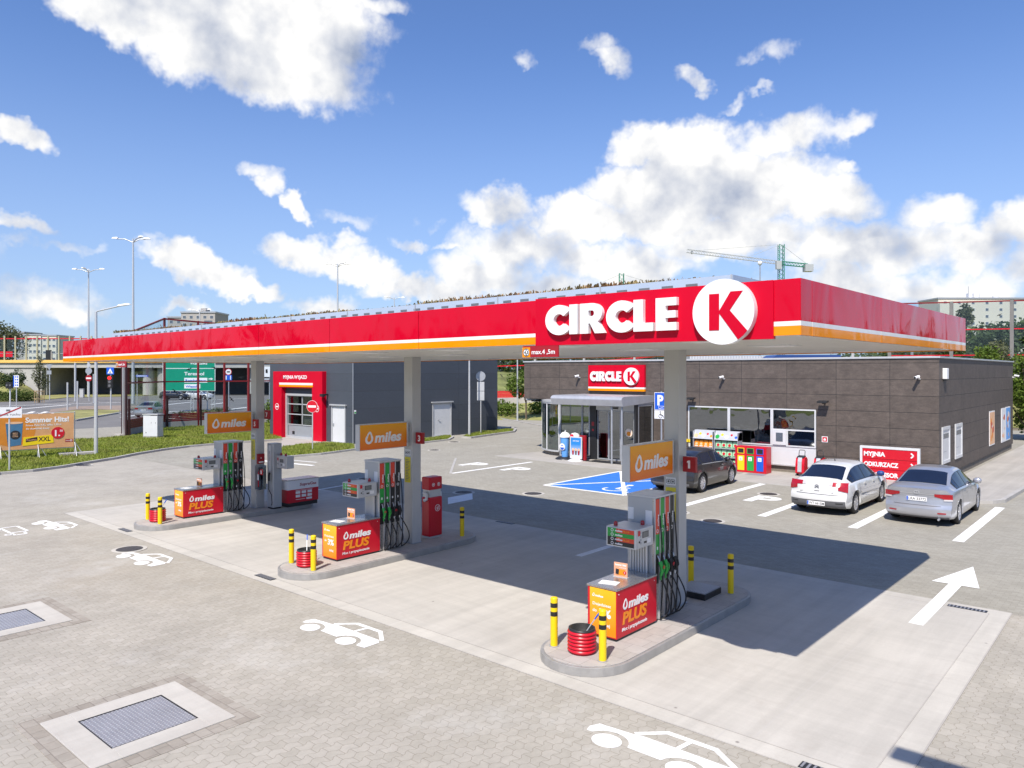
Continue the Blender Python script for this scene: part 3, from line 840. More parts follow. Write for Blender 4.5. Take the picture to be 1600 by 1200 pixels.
# roof edge strip with slots round the planted roof
mb = MB(); ex0, ex1, ey0, ey1, ez = -CL_ + 1.0, -1.23, 1.0, 7.1, .84
gloss_panel('edge_strip', (.46, .54, .66), .002, rough=.3, coat=.0)
for (a, b) in (((ex0, ey0), (ex1, ey0)), ((ex1, ey0), (ex1, ey1)), ((ex1, ey1), (ex0, ey1)), ((ex0, ey1), (ex0, ey0))):
    mb.beam((a[0], a[1], .70), (b[0], b[1], .70), .01, .28, 'edge_strip')
i = 0
x = ex1 - .12
while x > ex0 + .2:
    for k in range(3): mb.box(x - .17, x, ey0 - .010, ey0 - .006, .615 + k * .06, .648 + k * .06, 'slot_grey')
    x -= .36
for j in range(16):
    y = ey0 + .12 + j * .37
    for k in range(3): mb.box(ex1 + .006, ex1 + .010, y, y + .17, .615 + k * .06, .648 + k * .06, 'slot_grey')
mb.build('roof_edge_strip', CA)
mb = MB()
for i in range(int(CL_ / 2)):
    x = ex1 - i * 2.0
    if x < ex0: break
    mb.box(x - .02, x + .0, ey0 - .018, ey0 - .011, .56, .845, 'light_metal')
mb.build('strip_joints', CA)
# recessed lamps
for i in range(9):
    for y in (1.0, 3.2, 6.9):
        x = -1.6 - i * 2.35
        mb = MB(); mb.box(x - .3, x + .3, y - .3, y + .3, .005, .022, 'white_metal'); lh = mb.build('lamp_housing', CA)
        mb = MB(); mb.box(x - .22, x + .22, y - .22, y + .22, -.004, .005, 'white_plain'); mb.build('lamp_glass', lh)
cols = [(-6.84, 12.04), (-14.06, 12.18), (-21.24, 12.25)]
CAi = Matrix.Translation(CA.location) @ CA.rotation_euler.to_matrix().to_4x4()
CAinv = CAi.inverted()
for cx, cy in cols:
    mb = MB(); mb.box(0, .30, 0, .28, 0, 4.72, 'beige_column')
    mb.box(-.02, .32, -.02, .30, 0, .02, 'grey_metal')
    o = mb.build('column', CA, bevel=.008)
    o.matrix_local = CAinv @ Matrix.Translation((cx, cy, .15))
    # cut to soffit
    for v in o.data.vertices:
        if v.co.z > 4: v.co.z = (CAi @ Vector((cx + 2.92, 4, .02))).z - .15 - (.0041 * 0)
# planted roof
soil = MB(); soil.box(ex0 + .02, ex1 - .02, ey0 + .02, ey1 - .02, .57, .80, 'earth'); soil.build('planting_bed', CA)
mb = MB(); rnd = random.Random(3)
for i in range(26000):
    x = rnd.uniform(ex0 + .03, ex1 - .03); y = ey0 + .03 + (ey1 - ey0 - .06) * rnd.random() ** 1.7
    k = .5 + .5 * math.sin(x * 1.3) * math.sin(x * .47 + 1.1 + y)
    h = rnd.uniform(.03, .10) * (.55 + .9 * k)
    if rnd.random() < .012: h *= 1.7
    a = rnd.uniform(0, 6.28); lx, ly = math.cos(a) * h * .5, math.sin(a) * h * .5; wd = .006 + .011 * rnd.random()
    px_, py_ = -math.sin(a) * wd, math.cos(a) * wd
    mb.add([(x - px_, y - py_, .79), (x + px_, y + py_, .79), (x + lx + px_, y + ly + py_, .8 + h), (x + lx - px_, y + ly - py_, .8 + h * .85)], [(0, 1, 2, 3)], 'sedum')
CAs = mb.build('roof_plants', CA, kind='stuff')

# big lettering panel, a thing hung on the fascia
def big_sign(name, label, cat, o, scale, depth, striped=False):
    """panel 3.30 x .64 in units, drawn facing -Y"""
    t = thing(name, label, cat, o)
    S = scale; fr = FRONT(0, 0, 0)
    P3 = MB()
    if not striped: P3.prism(fr, [(0, 0), (3.30 * S, 0), (3.30 * S, .635 * S), (0, .635 * S)], -.05, .012, 'sign_red')
    else:
        P3.prism(fr, [(0, .14 * S), (3.34 * S, .14 * S), (3.34 * S, 1.24 * S), (0, 1.24 * S)], -.12, .012, 'sign_red')
    P3.build('sign_panel', t, bevel=.012)
    if striped:
        q = MB(); q.prism(fr, [(0, -.06 * S), (3.34 * S, -.06 * S), (3.34 * S, .05 * S), (0, .05 * S)], -.12, .012, 'fascia_orange'); q.build('orange_stripe', t)
        q = MB(); q.prism(fr, [(0, .052 * S), (3.34 * S, .052 * S), (3.34 * S, .138 * S), (0, .138 * S)], -.12, .010, 'fascia_white'); q.build('white_stripe', t)
    return t, fr
def c_glyph(cx, cy, r, wd, kx=1.):
    a0 = 38; n = 22; o_, i_ = [], []
    for k in range(n + 1):
        q = R(a0 + (360 - 2 * a0) * k / n); o_.append((cx + r * kx * math.cos(q), cy + r * math.sin(q)))
        i_.append((cx + (r - wd) * kx * math.cos(q), cy + (r - wd) * math.sin(q)))
    return o_ + i_[::-1]
def letters(mb, fr, x0, y0, H, W, m, z0, z1):
    """six heavy capitals, x0..x0+W"""
    u = W / 5.44; r = H / 2; wd = H * .31; y1 = y0 + H
    def C(x, w_):
        mb.prism(fr, [(x + w_ / 2 + (a - w_ / 2), b) for a, b in c_glyph(w_ * .56, y0 + r, r * 1.03, wd, w_ * .56 / (r * 1.03))], z0, z1, m, smooth=False)
    x = x0
    wC, wI, wR, wL, wE, g = 1.12 * u, .36 * u, 1.0 * u, .74 * u, .76 * u, .11 * u
    C(x, wC); x += wC - .02 * u
    mb.rect(fr, x, y0, x + wI, y1, m, z0, z1); x += wI + g
    # R : stem and leg, bowl as ring
    sw = .36 * u
    mb.prism(fr, [(x, y0), (x + sw, y0), (x + sw, y0 + .36 * H), (x + sw + .05 * u, y0 + .36 * H), (x + sw + .28 * u, y0), (x + sw + .68 * u, y0), (x + sw + .36 * u, y0 + .44 * H), (x + sw, y0 + .44 * H), (x + sw, y1), (x, y1)], z0, z1, m)
    n = 14; bo, bi = [(x + sw, y1)], [(x + sw, y1 - .24 * H)]
    cy = y1 - .335 * H; cx = x + sw + .16 * u
    for k in range(n + 1):
        q = R(90 - 180 * k / n)
        bo.append((cx + .42 * u * math.cos(q), cy + .335 * H * math.sin(q))); bi.append((cx + .09 * u * math.cos(q), cy + .095 * H * math.sin(q)))
    bo.append((x + sw, cy - .335 * H)); bi.append((x + sw, cy - .095 * H))
    mb.prism(fr, bo + bi[::-1], z0 + .001, z1 + .0015, m)
    x += wR + g
    C(x, wC); x += wC - .02 * u
    lw = .36 * u
    mb.prism(fr, [(x, y0), (x + wL, y0), (x + wL, y0 + .26 * H), (x + lw, y0 + .26 * H), (x + lw, y1), (x, y1)], z0, z1, m); x += wL + g
    e = [(x, y0), (x + wE, y0), (x + wE, y0 + .24 * H), (x + lw, y0 + .24 * H), (x + lw, y0 + .385 * H), (x + wE * .96, y0 + .385 * H), (x + wE * .96, y0 + .60 * H), (x + lw, y0 + .60 * H), (x + lw, y1 - .24 * H), (x + wE, y1 - .24 * H), (x + wE, y1), (x, y1)]
    mb.prism(fr, e, z0, z1, m)
def k_disc(t, fr, cx, cy, r, z0, z1, kind='front'):
    q = MB(); q.disc(fr, cx, cy, r, 'white_acrylic', z0, z1, n=64); q.build('white_disc', t, bevel=.006 if r > .2 else 0)
    kp = [(-.44, .56), (-.11, .56), (-.11, .03), (.26, .60), (.65, .60), (.235, .03), (.79, -.60), (.66, -.745), (.50, -.86), (-.105, -.05), (-.11, -.56), (-.44, -.56)]
    q = MB(); q.prism(fr, [(cx + a * r, cy + b * r) for a, b in kp], z1 + .0005, z1 + .006, 'sign_red'); q.build('letter_mark', t)
t, fr = big_sign('canopy_sign', 'wide red canopy sign with raised white letters and round white K disc', 'sign', (-6.51, 7.998, 4.655), 1., .08)
mb = MB(); letters(mb, fr, .22, .135, .385, 1.97, 'white_acrylic', .013, .075); mb.build('lettering', t, bevel=.004)
k_disc(t, fr, 2.76, .315, .366, .013, .10)

def height_sign(x, y, z, label):
    t = thing('height_limit_sign', label, 'sign', (x, y, z), group='height limit signs hanging below the canopy edge')
    f = FRONT(0, 0, 0); W = .62; Hh = .135
    mb = MB(); mb.box(0, W, .003, .02, 0, Hh + .02, 'red_deep'); mb.build('board', t)
    mb = MB(); mb.rect(f, 0, 0, .135, Hh, 'fascia_orange', -.003, .001); mb.build('orange_field', t)
    mb = MB(); mb.disc(f, .07, .067, .055, 'white_plain', .001, .003); mb.circ(f, .07, .067, .055, .007, 'black_plain', .003, .005)
    mb.text(f, '4,5', .07, .047, .042, 'black_plain', .02, width=.075, depth=.003, z=.003, align='C')
    mb.prism(f, [(.05, .108), (.09, .108), (.07, .092)], .003, .006, 'black_plain'); mb.prism(f, [(.05, .026), (.09, .026), (.07, .042)], .003, .006, 'black_plain'); mb.build('limit_symbol', t)
    mb = MB(); mb.text(f, 'max.4 ,5m', .165, .042, .062, 'white_plain', .012, width=.40, depth=.003); mb.build('lettering', t)
    return t
t = height_sign(-6.74, 7.985, 4.50, 'red max. 4,5m height sign under the canopy beside the big lettering')
dup(t, (-20.75, 8.12, 4.42), 'red max. 4,5m height sign under the far left end of the canopy')

# ================================================================== PUMP ISLANDS
DX = [(0, 0), (-7.32, .15), (-14.6, .22)]
WHICH = ['nearest', 'middle', 'farthest']
def island_outline(x0, x1, y0, y1, n=14):
    r = (x1 - x0) / 2; cx = (x0 + x1) / 2
    return [(cx + r * math.cos(math.pi + math.pi * i / n), y0 + r + r * math.sin(math.pi + math.pi * i / n)) for i in range(n + 1)] + \
           [(cx + r * math.cos(math.pi * i / n), y1 - r + r * math.sin(math.pi * i / n)) for i in range(n + 1)]
def make_island(label):
    t = thing('pump_island', label, 'pump island', (0, 0, .012), group='raised kerbed islands carrying the pumps')
    O = island_outline(-7.28, -5.83, 8.58, 14.03); fl = Frame((0, 0, 0), (1, 0, 0), (0, 1, 0))
    I = island_outline(-7.23, -5.88, 8.63, 13.98)
    mb = MB(); mb.prism(fl, I, 0, .138, 'island_tiles'); mb.build('tiled_top', t)
    mb = MB(); mb.ring(fl, O, I, 0, .130, 'island_edge'); mb.build('metal_edging', t, bevel=.006)
    return t
isl = make_island('kerbed island of the nearest pump, tiled top and metal edge')
I2 = dup(isl, (*DX[1], .012), 'kerbed island of the middle pump with the red bin tower')
I3 = dup(isl, (*DX[2], .012), 'kerbed island of the farthest pump with the gas cabinet')
ZI = .15

def make_bollard():
    t = thing('bollard', 'x', 'bollard', group='yellow and black striped bollards on the islands')
    mb = MB(); r = .056
    for z0, z1, m in ((0, .455, 'yellow_paint'), (.455, .525, 'black_paint'), (.525, .585, 'yellow_paint'), (.585, .655, 'black_paint'), (.655, .72, 'yellow_paint')):
        mb.cyl((0, 0, z0), r, z1 - z0, m, 24, caps=False)
    mb.lathe((0, 0, .72), [(r, 0), (r * .93, .012), (r * .6, .018), (0, .019)], 'yellow_paint')
    mb.build('post', t)
    mb = MB(); mb.cyl((0, 0, -.002), .075, .010, 'grey_metal'); mb.build('base_plate', t)
    return t
bol = make_bollard()
bspots = [(-7.03, 9.07, 0), (-6.14, 9.06, 0), (-7.07, 13.50, 0), (-6.19, 13.38, 0),
          (-7.05, 9.10, 1), (-6.16, 9.05, 1), (-6.14, 13.43, 1),
          (-7.03, 9.10, 2), (-6.16, 9.05, 2), (-6.05, 13.40, 2)]
pos_l = ['left of the red bucket on the {} island', 'right of the red bucket on the {} island', 'behind the column on the {} island', 'alone at the far tip of the {} island']
k = 0
for i, (x, y, isl_i) in enumerate(bspots):
    dxy = DX[isl_i]; which = pos_l[0] if (x < -7 and y < 10) else pos_l[1] if y < 10 else pos_l[2] if x < -7 else pos_l[3]
    o = bol if i == 0 else copy_tree(bol)
    o.location = (x + dxy[0], y + dxy[1], ZI); o['label'] = 'yellow and black bollard ' + which.format(WHICH[isl_i])

def make_bucket():
    t = thing('wash_bucket', 'x', 'bucket', group='red ribbed wash buckets')
    prof = []
    for i in range(6):
        z = .02 + i * .052
        prof += [(.192, z), (.212, z + .010), (.218, z + .024), (.212, z + .038), (.192, z + .048)]
    prof += [(.196, .34)]
    mb = MB(); mb.lathe((0, 0, 0), [(.18, 0)] + prof, 'red_plain', 32); mb.build('ribbed_shell', t)
    mb = MB(); mb.lathe((0, 0, 0), [(.200, .335), (.200, .36), (.178, .365), (.165, .16), (0, .15)], 'black_plain', 32); mb.build('inner_liner', t)
    mb = MB(); mb.cyl((0, 0, .24), .168, .004, 'dark_metal'); mb.build('water', t)
    return t
buc = make_bucket()
def make_squeegee():
    t = thing('window_squeegee', 'x', 'squeegee', group='squeegees standing in the wash buckets')
    mb = MB(); mb.tube([(.02, .0, .02), (.20, .02, .30)], .009, 'light_metal'); mb.build('handle', t)
    mb = MB(); mb.tube([(.20, .02, .30), (.27, .026, .40)], .013, 'blue_plain'); mb.build('grip', t)
    mb = MB(); mb.box(-.06, .06, -.02, .02, .0, .035, 'black_rubber'); mb.build('blade', t)
    return t
sq = make_squeegee()
sw = [(-6.57, 9.15, 0, .2), (-6.60, 9.18, 1, 2.4), (-6.60, 9.18, 2, .5)]
for i, (x, y, j, rz) in enumerate(sw):
    o = buc if i == 0 else copy_tree(buc); o.location = (x + DX[j][0], y + DX[j][1], ZI); o['label'] = 'red ribbed wash bucket between two bollards on the %s island' % WHICH[j]
    o = sq if i == 0 else copy_tree(sq); o.location = (x + DX[j][0], y + DX[j][1], ZI + .21); o.rotation_euler[2] = rz; o['label'] = 'squeegee standing in the red bucket on the %s island' % WHICH[j]

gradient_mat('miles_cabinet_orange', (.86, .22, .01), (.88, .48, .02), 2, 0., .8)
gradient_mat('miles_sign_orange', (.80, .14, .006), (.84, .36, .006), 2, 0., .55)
def make_cabinet():
    t = thing('forecourt_cabinet', 'x', 'cabinet', group='red and orange advertising cabinets before the pumps')
    W, D, H = .54, 1.20, .80
    mb = MB(); mb.box(0, W, 0, D, .04, H - .02, 'red_plain'); mb.build('cabinet_body', t, bevel=.006)
    mb = MB(); mb.box(.02, W - .02, .02, D - .02, 0, .04, 'dark_metal'); mb.build('plinth', t)
    mb = MB(); mb.box(-.012, W + .012, -.012, D, H - .02, H + .012, 'steel'); mb.build('steel_top', t, bevel=.004)
    f = FRONT(.0, -.0, .0)
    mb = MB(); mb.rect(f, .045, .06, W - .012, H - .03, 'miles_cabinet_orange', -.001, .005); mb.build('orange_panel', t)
    mb = MB(); wm = 'white_plain'
    drop_logo(mb, f, .115, .655, .021, wm, .005, .008)
    mb.text(f, 'miles', .145, .638, .034, wm, .03, width=.15, shear=.18, depth=.003, z=.005)
    mb.text(f, 'Dojedziesz', .10, .505, .045, wm, .012, width=.34, depth=.003, z=.005)
    mb.text(f, 'do', .10, .40, .048, wm, .012, width=.075, depth=.003, z=.005)
    mb.text(f, '3%', .22, .34, .125, wm, .035, width=.22, depth=.003, z=.005)
    mb.text(f, 'dalej', .27, .20, .05, wm, .012, width=.15, depth=.003, z=.005)
    mb.build('front_lettering', t)
    s = SIDE(W, 0, 0); mb = MB()
    drop_logo(mb, s, .245, .515, .066, wm, .001, .005)
    mb.text(s, 'miles', .34, .455, .140, wm, .035, width=.58, shear=.2, depth=.004, z=.001)
    mb.text(s, 'Moc i przyspieszenie', .15, .125, .056, wm, .012, width=.74, shear=.12, depth=.003, z=.001)
    mb.build('side_lettering', t)
    mb = MB(); mb.text(s, 'PLUS', .165, .235, .180, 'orange_plain', .035, width=.70, shear=.2, depth=.004, z=.001); mb.build('plus_lettering', t)
    mb = MB()
    for y, z in ((.06, .72), (1.12, .72)): mb.disc(s, y, z, .008, 'white_plain', 0, .006, 10)
    mb.build('screws', t)
    return t
cabt = make_cabinet()
def make_card():
    t = thing('counter_card', 'x', 'card', group='advertising cards standing on the cabinets')
    f = FRONT(0, 0, 0)
    gm = MB(); gm.box(0, .24, 0, .012, .0, .235, 'clear_orange'); gm.build('card', t)
    mb = MB(); mb.rect(f, .045, .035, .20, .13, 'orange_plain', 0, .003); mb.prism(f, [(.03, .05), (.085, .04), (.095, .125), (.035, .135)], .003, .005, 'dark_metal'); mb.disc(f, .195, .08, .026, 'red_plain', .003, .006)
    mb.build('picture', t)
    mb = MB(); mb.text(f, 'Summer Hits!', .02, .185, .030, 'white_plain', .03, width=.20, depth=.003)
    mb.text(f, 'do dowolnej kawy', .10, .150, .014, 'white_plain', .01, width=.12, depth=.003); mb.text(f, '1', .19, .066, .03, 'white_plain', .03, depth=.003, z=.006); mb.build('lettering', t)
    mb = MB(); mb.box(-.01, .25, -.03, .05, -.0, .008, 'light_metal'); mb.build('card_foot', t)
    return t
card = make_card()
def make_sheet():
    mb = MB(); mb.box(0, .30, 0, .21, 0, .004, 'paper')
    for i in range(5): mb.box(.03, .26, .03 + i * .03, .036 + i * .03, .004, .0045, 'grey_text')
    return tag(mb.build('notice_sheet'), 'x', 'paper', 'notice sheets lying on the cabinets')
sheet = make_sheet()
for j in range(3):
    c = cabt if j == 0 else copy_tree(cabt); c.location = (-6.925 + DX[j][0], 9.80 + DX[j][1], ZI); c['label'] = 'red and orange cabinet before the %s pump, lettering on two sides' % WHICH[j]
    c = card if j == 0 else copy_tree(card); c.location = (-6.84 + DX[j][0], 10.42 + DX[j][1], ZI + .812); c.rotation_euler[2] = .12; c['label'] = 'small orange card standing on the cabinet of the %s island' % WHICH[j]
    c = sheet if j == 0 else sheet.copy()
    if j: COL.objects.link(c)
    c.location = (-6.80 + DX[j][0], 9.90 + DX[j][1], ZI + .8125); c.rotation_euler[2] = .25; c['label'] = 'white notice sheet lying on the cabinet of the %s island' % WHICH[j]

def payment_face(t, f, W=.50, H=.30):
    mb = MB(); mb.rect(f, .02, .02, W - .02, H - .02, 'light_metal', 0, .004); mb.build('keypad_panel', t)
    mb = MB(); mb.rect(f, .17, .16, .36, .26, 'black_plain', .004, .007); mb.rect(f, .185, .17, .345, .25, 'screen_grey', .007, .008); mb.build('screen', t)
    mb = MB()
    for i in range(4): mb.rect(f, .10, .07 + i * .055, .14, .10 + i * .055, 'grey_metal', .004, .008)
    mb.disc(f, .075, .11, .016, 'black_plain', .004, .012, 14); mb.rect(f, .22, .07, .30, .10, 'black_plain', .004, .008); mb.rect(f, .32, .06, .43, .13, 'paper', .004, .006)
    mb.build('controls', t)
    mb = MB(); mb.rect(f, .04, .21, .10, .29, 'red_plain', .004, .010); mb.build('pump_number_plate', t)
FUEL = [('fuel_red', 'green_plain', 'miles'), ('green_plain', 'green_plain', 'miles'), ('fuel_red', 'black_plain', 'miles'), ('black_plain', 'black_plain', 'miles')]
def make_pump():
    t = thing('fuel_pump', 'x', 'fuel pump', group='grey fuel pumps with four hoses')
    # local: x 0..0.54, y 0..0.63 (front at y=0)
    W, D, H = .545, .64, 2.08
    mb = MB(); mb.box(0, W - .06, 0, D, .02, H - .03, 'silver_paint'); mb.build('pump_body', t, bevel=.008)
    mb = MB(); mb.box(-.01, W + .01, -.01, D + .01, H - .03, H + .005, 'light_metal'); mb.build('top_cover', t, bevel=.006)
    mb = MB(); mb.box(.02, W - .08, .02, D - .02, 0, .02, 'dark_metal'); mb.build('plinth', t)
    s = SIDE(W - .06, 0, 0)
    mb = MB(); mb.rect(s, .0, .02, D, H - .03, 'steel', 0, .02)
    for i in range(5): mb.rect(s, i * D / 4 - (.012 if i else 0), .02, i * D / 4 + (.012 if i < 4 else 0), H - .03, 'light_metal', .02, .05)
    mb.build('hose_front', t)
    f = FRONT(0, 0, 0)
    mb = MB(); mb.rect(f, .01, 1.66, .12, 1.86, 'paper', 0, .004); mb.build('notice', t)
    mb = MB(); mb.rect(f, .35, 1.60, .475, 1.84, 'paper', 0, .004); mb.build('notice', t)
    pw = D / 4
    for i, (m1, m2, txt) in enumerate(FUEL):
        y = i * pw + .02
        mb = MB()
        mb.rect(s, y, 1.45, y + pw - .04, 2.03, m1, .02, .045)
        mb.rect(s, y, 1.12, y + pw - .04, 1.45, m2, .02, .044)
        mb.rect(s, y, .62, y + pw - .04, 1.12, 'black_plain', .02, .030)
        pan = mb.build('fuel_panel', t)
        fr2 = Frame(s.p(y + pw - .055, 1.58, .045), (0, 0, 1), (0, -1, 0))
        mb = MB(); mb.text(fr2, 'miles', .0, .0, .045, 'white_plain', .03, width=.19, shear=.15, depth=.003)
        mb.circ(s, y + .06, 1.50, .032, .010, 'white_plain', .045, .048, 16); mb.rect(s, y + .04, 1.19, y + .075, 1.24, 'white_plain', .044, .048)
        mb.build('lettering', pan)
        # nozzle
        nm = 'green_plain' if i < 2 else 'black_rubber'
        yc = y + pw / 2 - .02
        nz = MB()
        b0 = s.p(yc, .93, .045)
        nz.tube([b0 + Vector((.00, 0, .16)), b0 + Vector((.03, 0, .11)), b0 + Vector((.045, 0, .03))], .014, 'steel', 8)
        nz.tube([b0 + Vector((.045, 0, .07)), b0 + Vector((.075, .005, .0)), b0 + Vector((.085, .008, -.08)), b0 + Vector((.06, .005, -.15))], .038, nm, 10, r2=.026)
        nz.tube([b0 + Vector((.115, .005, .03)), b0 + Vector((.13, .006, -.05)), b0 + Vector((.075, .005, -.14))], .010, nm, 6)
        if i in (0, 2): nz.disc(Frame(b0 + Vector((.121, .004, -.01)), (0, 1, 0), (0, 0, 1)), 0, 0, .030, 'red_plain', 0, .006, 14)
        nozzle = nz.build('nozzle', t)
        # hose
        hs = MB(); e = b0 + Vector((.055, .004, -.16))
        base = Vector((W + .01, yc + .05 + i * .012, .03))
        sag = .06 + i * .02
        pts = [e]
        for q in range(1, 13):
            u = q / 13
            p = e.lerp(base, u) + Vector((.11 * math.sin(u * math.pi * .9), .10 * math.sin(u * math.pi) * (1 + .25 * i), -.10 * math.sin(u * math.pi)))
            p.z = max(p.z, .035)
            pts.append(p)
        pts.append(base)
        hs.tube(pts, .0125, 'black_rubber', 8)
        # second strand going up behind to the mast
        p0 = base; p1 = s.p(y + pw - .03, 1.75, .05)
        pts = [p0] + [p0.lerp(p1, q / 8) + Vector((.03 * math.sin(q / 8 * math.pi), .035 * math.sin(q / 8 * math.pi), 0)) for q in range(1, 8)] + [p1]
        hs.tube(pts, .0115, 'black_rubber', 8)
        if i < 2: hs.tube([e + Vector((0, 0, .03)), e + Vector((.002, .002, -.07))], .017, 'green_plain')
        else: hs.tube([e + Vector((0, 0, .03)), e + Vector((.002, .002, -.05))], .016, 'white_metal')
        hs.build('hose', t)
    # head with price list and payment panel
    hd = MB(); hd.box(-.02, W - .0, -.62, -.08, 1.31, 1.63, 'light_metal'); head = hd.build('display_head', t, bevel=.01)
    hf = FRONT(-.02, -.62, 1.31); mb = MB()
    for i, (m1, mg) in enumerate((('fuel_red', 'green_plain'), ('green_plain', 'green_plain'), ('fuel_red', 'black_plain'), ('black_plain', 'black_plain'))):
        z1 = .30 - i * .07; mb.rect(hf, .03, z1 - .068, .20, z1, mg, 0, .006); mb.rect(hf, .20, z1 - .068, .53, z1, m1, 0, .006)
        mb.circ(hf, .12, z1 - .034, .026, .008, 'white_plain', .006, .009, 16)
    mb.build('fuel_list', head)
    mb = MB()
    for i in range(4):
        z1 = .30 - i * .07; mb.text(hf, 'miles', .175, z1 - .05, .034, 'white_plain', .03, width=.14, shear=.15, depth=.003, z=.006)
        if i in (0, 2): mb.text(hf, 'PLUS', .325, z1 - .05, .030, 'orange_plain', .02, width=.12, shear=.15, depth=.003, z=.006)
    mb.build('list_lettering', head)
    sub = SIDE(W, -.60, 1.31)
    payment_face(head, sub)
    for q, (x, y) in enumerate(((.10, -.52), (.40, -.18))):
        mb = MB(); mb.lathe((x, y, 1.63), [(.034, 0), (.036, .02), (.034, .05), (.022, .07), (0, .075)], 'tail_red', 14); mb.build('beacon', head)
    mb = MB()
    for i in range(7): mb.cyl((.09 + i * .05, -.04, .81), .022, .50, 'light_metal', 10)
    mb.build('ribbed_duct', t)
    return t
pump = make_pump()
for j in range(3):
    o = pump if j == 0 else copy_tree(pump)
    o.location = (-6.945 + DX[j][0], 11.0 + DX[j][1], ZI); o['label'] = 'grey fuel pump with four hoses on the %s island' % WHICH[j]

def make_miles_sign():
    t = thing('projecting_sign', 'x', 'sign', group='orange signs fixed to the canopy columns')
    mb = MB(); mb.box(-.15, -.0, 0, 1.46, 0, .60, 'light_metal'); mb.build('sign_case', t, bevel=.006)
    s = SIDE(0, 0, 0)
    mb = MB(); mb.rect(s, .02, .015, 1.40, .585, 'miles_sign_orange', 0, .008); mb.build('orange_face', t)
    mb = MB(); drop_logo(mb, s, .27, .255, .112, 'white_plain', .008, .014)
    mb.text(s, 'miles', .43, .175, .225, 'white_plain', .035, width=.78, shear=.2, depth=.006, z=.008); mb.build('lettering', t)
    mb = MB(); mb.rect(BACK(0, 0, 0), 0, 0, .01, .01, 'light_metal'); mb.box(-.12, -.03, 1.46, 1.54, .1, .5, 'grey_metal'); mb.build('bracket', t)
    return t
ms = make_miles_sign()
for j, (cx, cy) in enumerate(cols):
    o = ms if j == 0 else copy_tree(ms); o.location = (cx + .24, cy - 1.53, 2.50); o['label'] = 'orange illuminated sign with flame drop on the %s column' % WHICH[j]
def num_sign(n, x, y, z, label):
    t = thing('pump_number_sign', label, 'sign', (x, y, z), group='red pump number signs on the columns')
    mb = MB(); mb.box(0, .25, 0, .07, 0, .27, 'red_deep'); mb.build('number_box', t, bevel=.004)
    mb = MB()
    if n == '1': mb.prism(FRONT(0, 0, 0), [(.105, .065), (.145, .065), (.145, .205), (.112, .205), (.085, .185), (.085, .160), (.105, .170)], 0, .004, 'white_plain')
    else: mb.text(FRONT(0, 0, 0), n, .125, .065, .14, 'white_plain', .03, depth=.004, align='C')
    mb.build('number', t)
    mb = MB(); mb.box(-.03, .0, .02, .04, .08, .18, 'grey_metal'); mb.build('bracket', t)
num_sign('1', cols[0][0] + .33, 12.12, 2.53, 'red box sign with number 1 on the nearest column')
num_sign('3', cols[1][0] + .33, 12.26, 2.57, 'red box sign with number 3 on the middle column')
num_sign('5', -20.89, 12.10, 2.60, 'red box sign with number 5 on the farthest column')
num_sign('7', -20.89, 12.50, 2.86, 'red box sign with number 7 behind the farthest column')
def make_notice():
    t = thing('column_notice', 'x', 'notice', group='yellow and white notices on the columns')
    f = FRONT(0, 0, 0)
    mb = MB(); mb.rect(f, 0, 0, .20, .62, 'notice_yellow', 0, .004); mb.build('yellow_notice', t)
    mb = MB()
    for i in range(14): mb.rect(f, .03, .05 + i * .038, .03 + .14 * (.6 + .4 * ((i * 7) % 5) / 4), .062 + i * .038, 'grey_text', .004, .005)
    mb.build('small_print', t)
    mb = MB(); mb.rect(f, 0, .66, .20, .80, 'paper', 0, .004); mb.build('pictogram_plate', t)
    mb = MB()
    for x in (.02, .11): mb.stroke(f, [(x, .69), (x + .07, .69), (x + .07, .76), (x, .76), (x, .69)], .008, 'black_plain', .004, .006); mb.disc(f, x + .035, .725, .018, 'black_plain', .004, .007, 12)
    mb.build('pictograms', t)
    return t
nt = make_notice()
for j, (cx, cy) in enumerate(cols):
    o = nt if j == 0 else copy_tree(nt); o.location = (cx + .04, cy - .002, 1.62); o['label'] = 'yellow and white notices on the front of the %s column' % WHICH[j]
def make_dispenser_box(x, y, z, label):
    t = thing('glove_dispenser', label, 'dispenser', (x, y, z), group='glove dispensers on the columns')
    mb = MB(); mb.box(0, .05, 0, .24, 0, .30, 'red_deep'); mb.build('holder', t, bevel=.01)
    mb = MB(); mb.rect(SIDE(.05, 0, 0), .04, .03, .20, .07, 'white_plain', 0, .004); mb.rect(SIDE(.05, 0, 0), .10, .16, .13, .19, 'white_plain', 0, .004); mb.build('label_plate', t)
make_dispenser_box(cols[2][0] + .305, 12.27, 1.50, 'red holder box above the extinguisher on the farthest column')
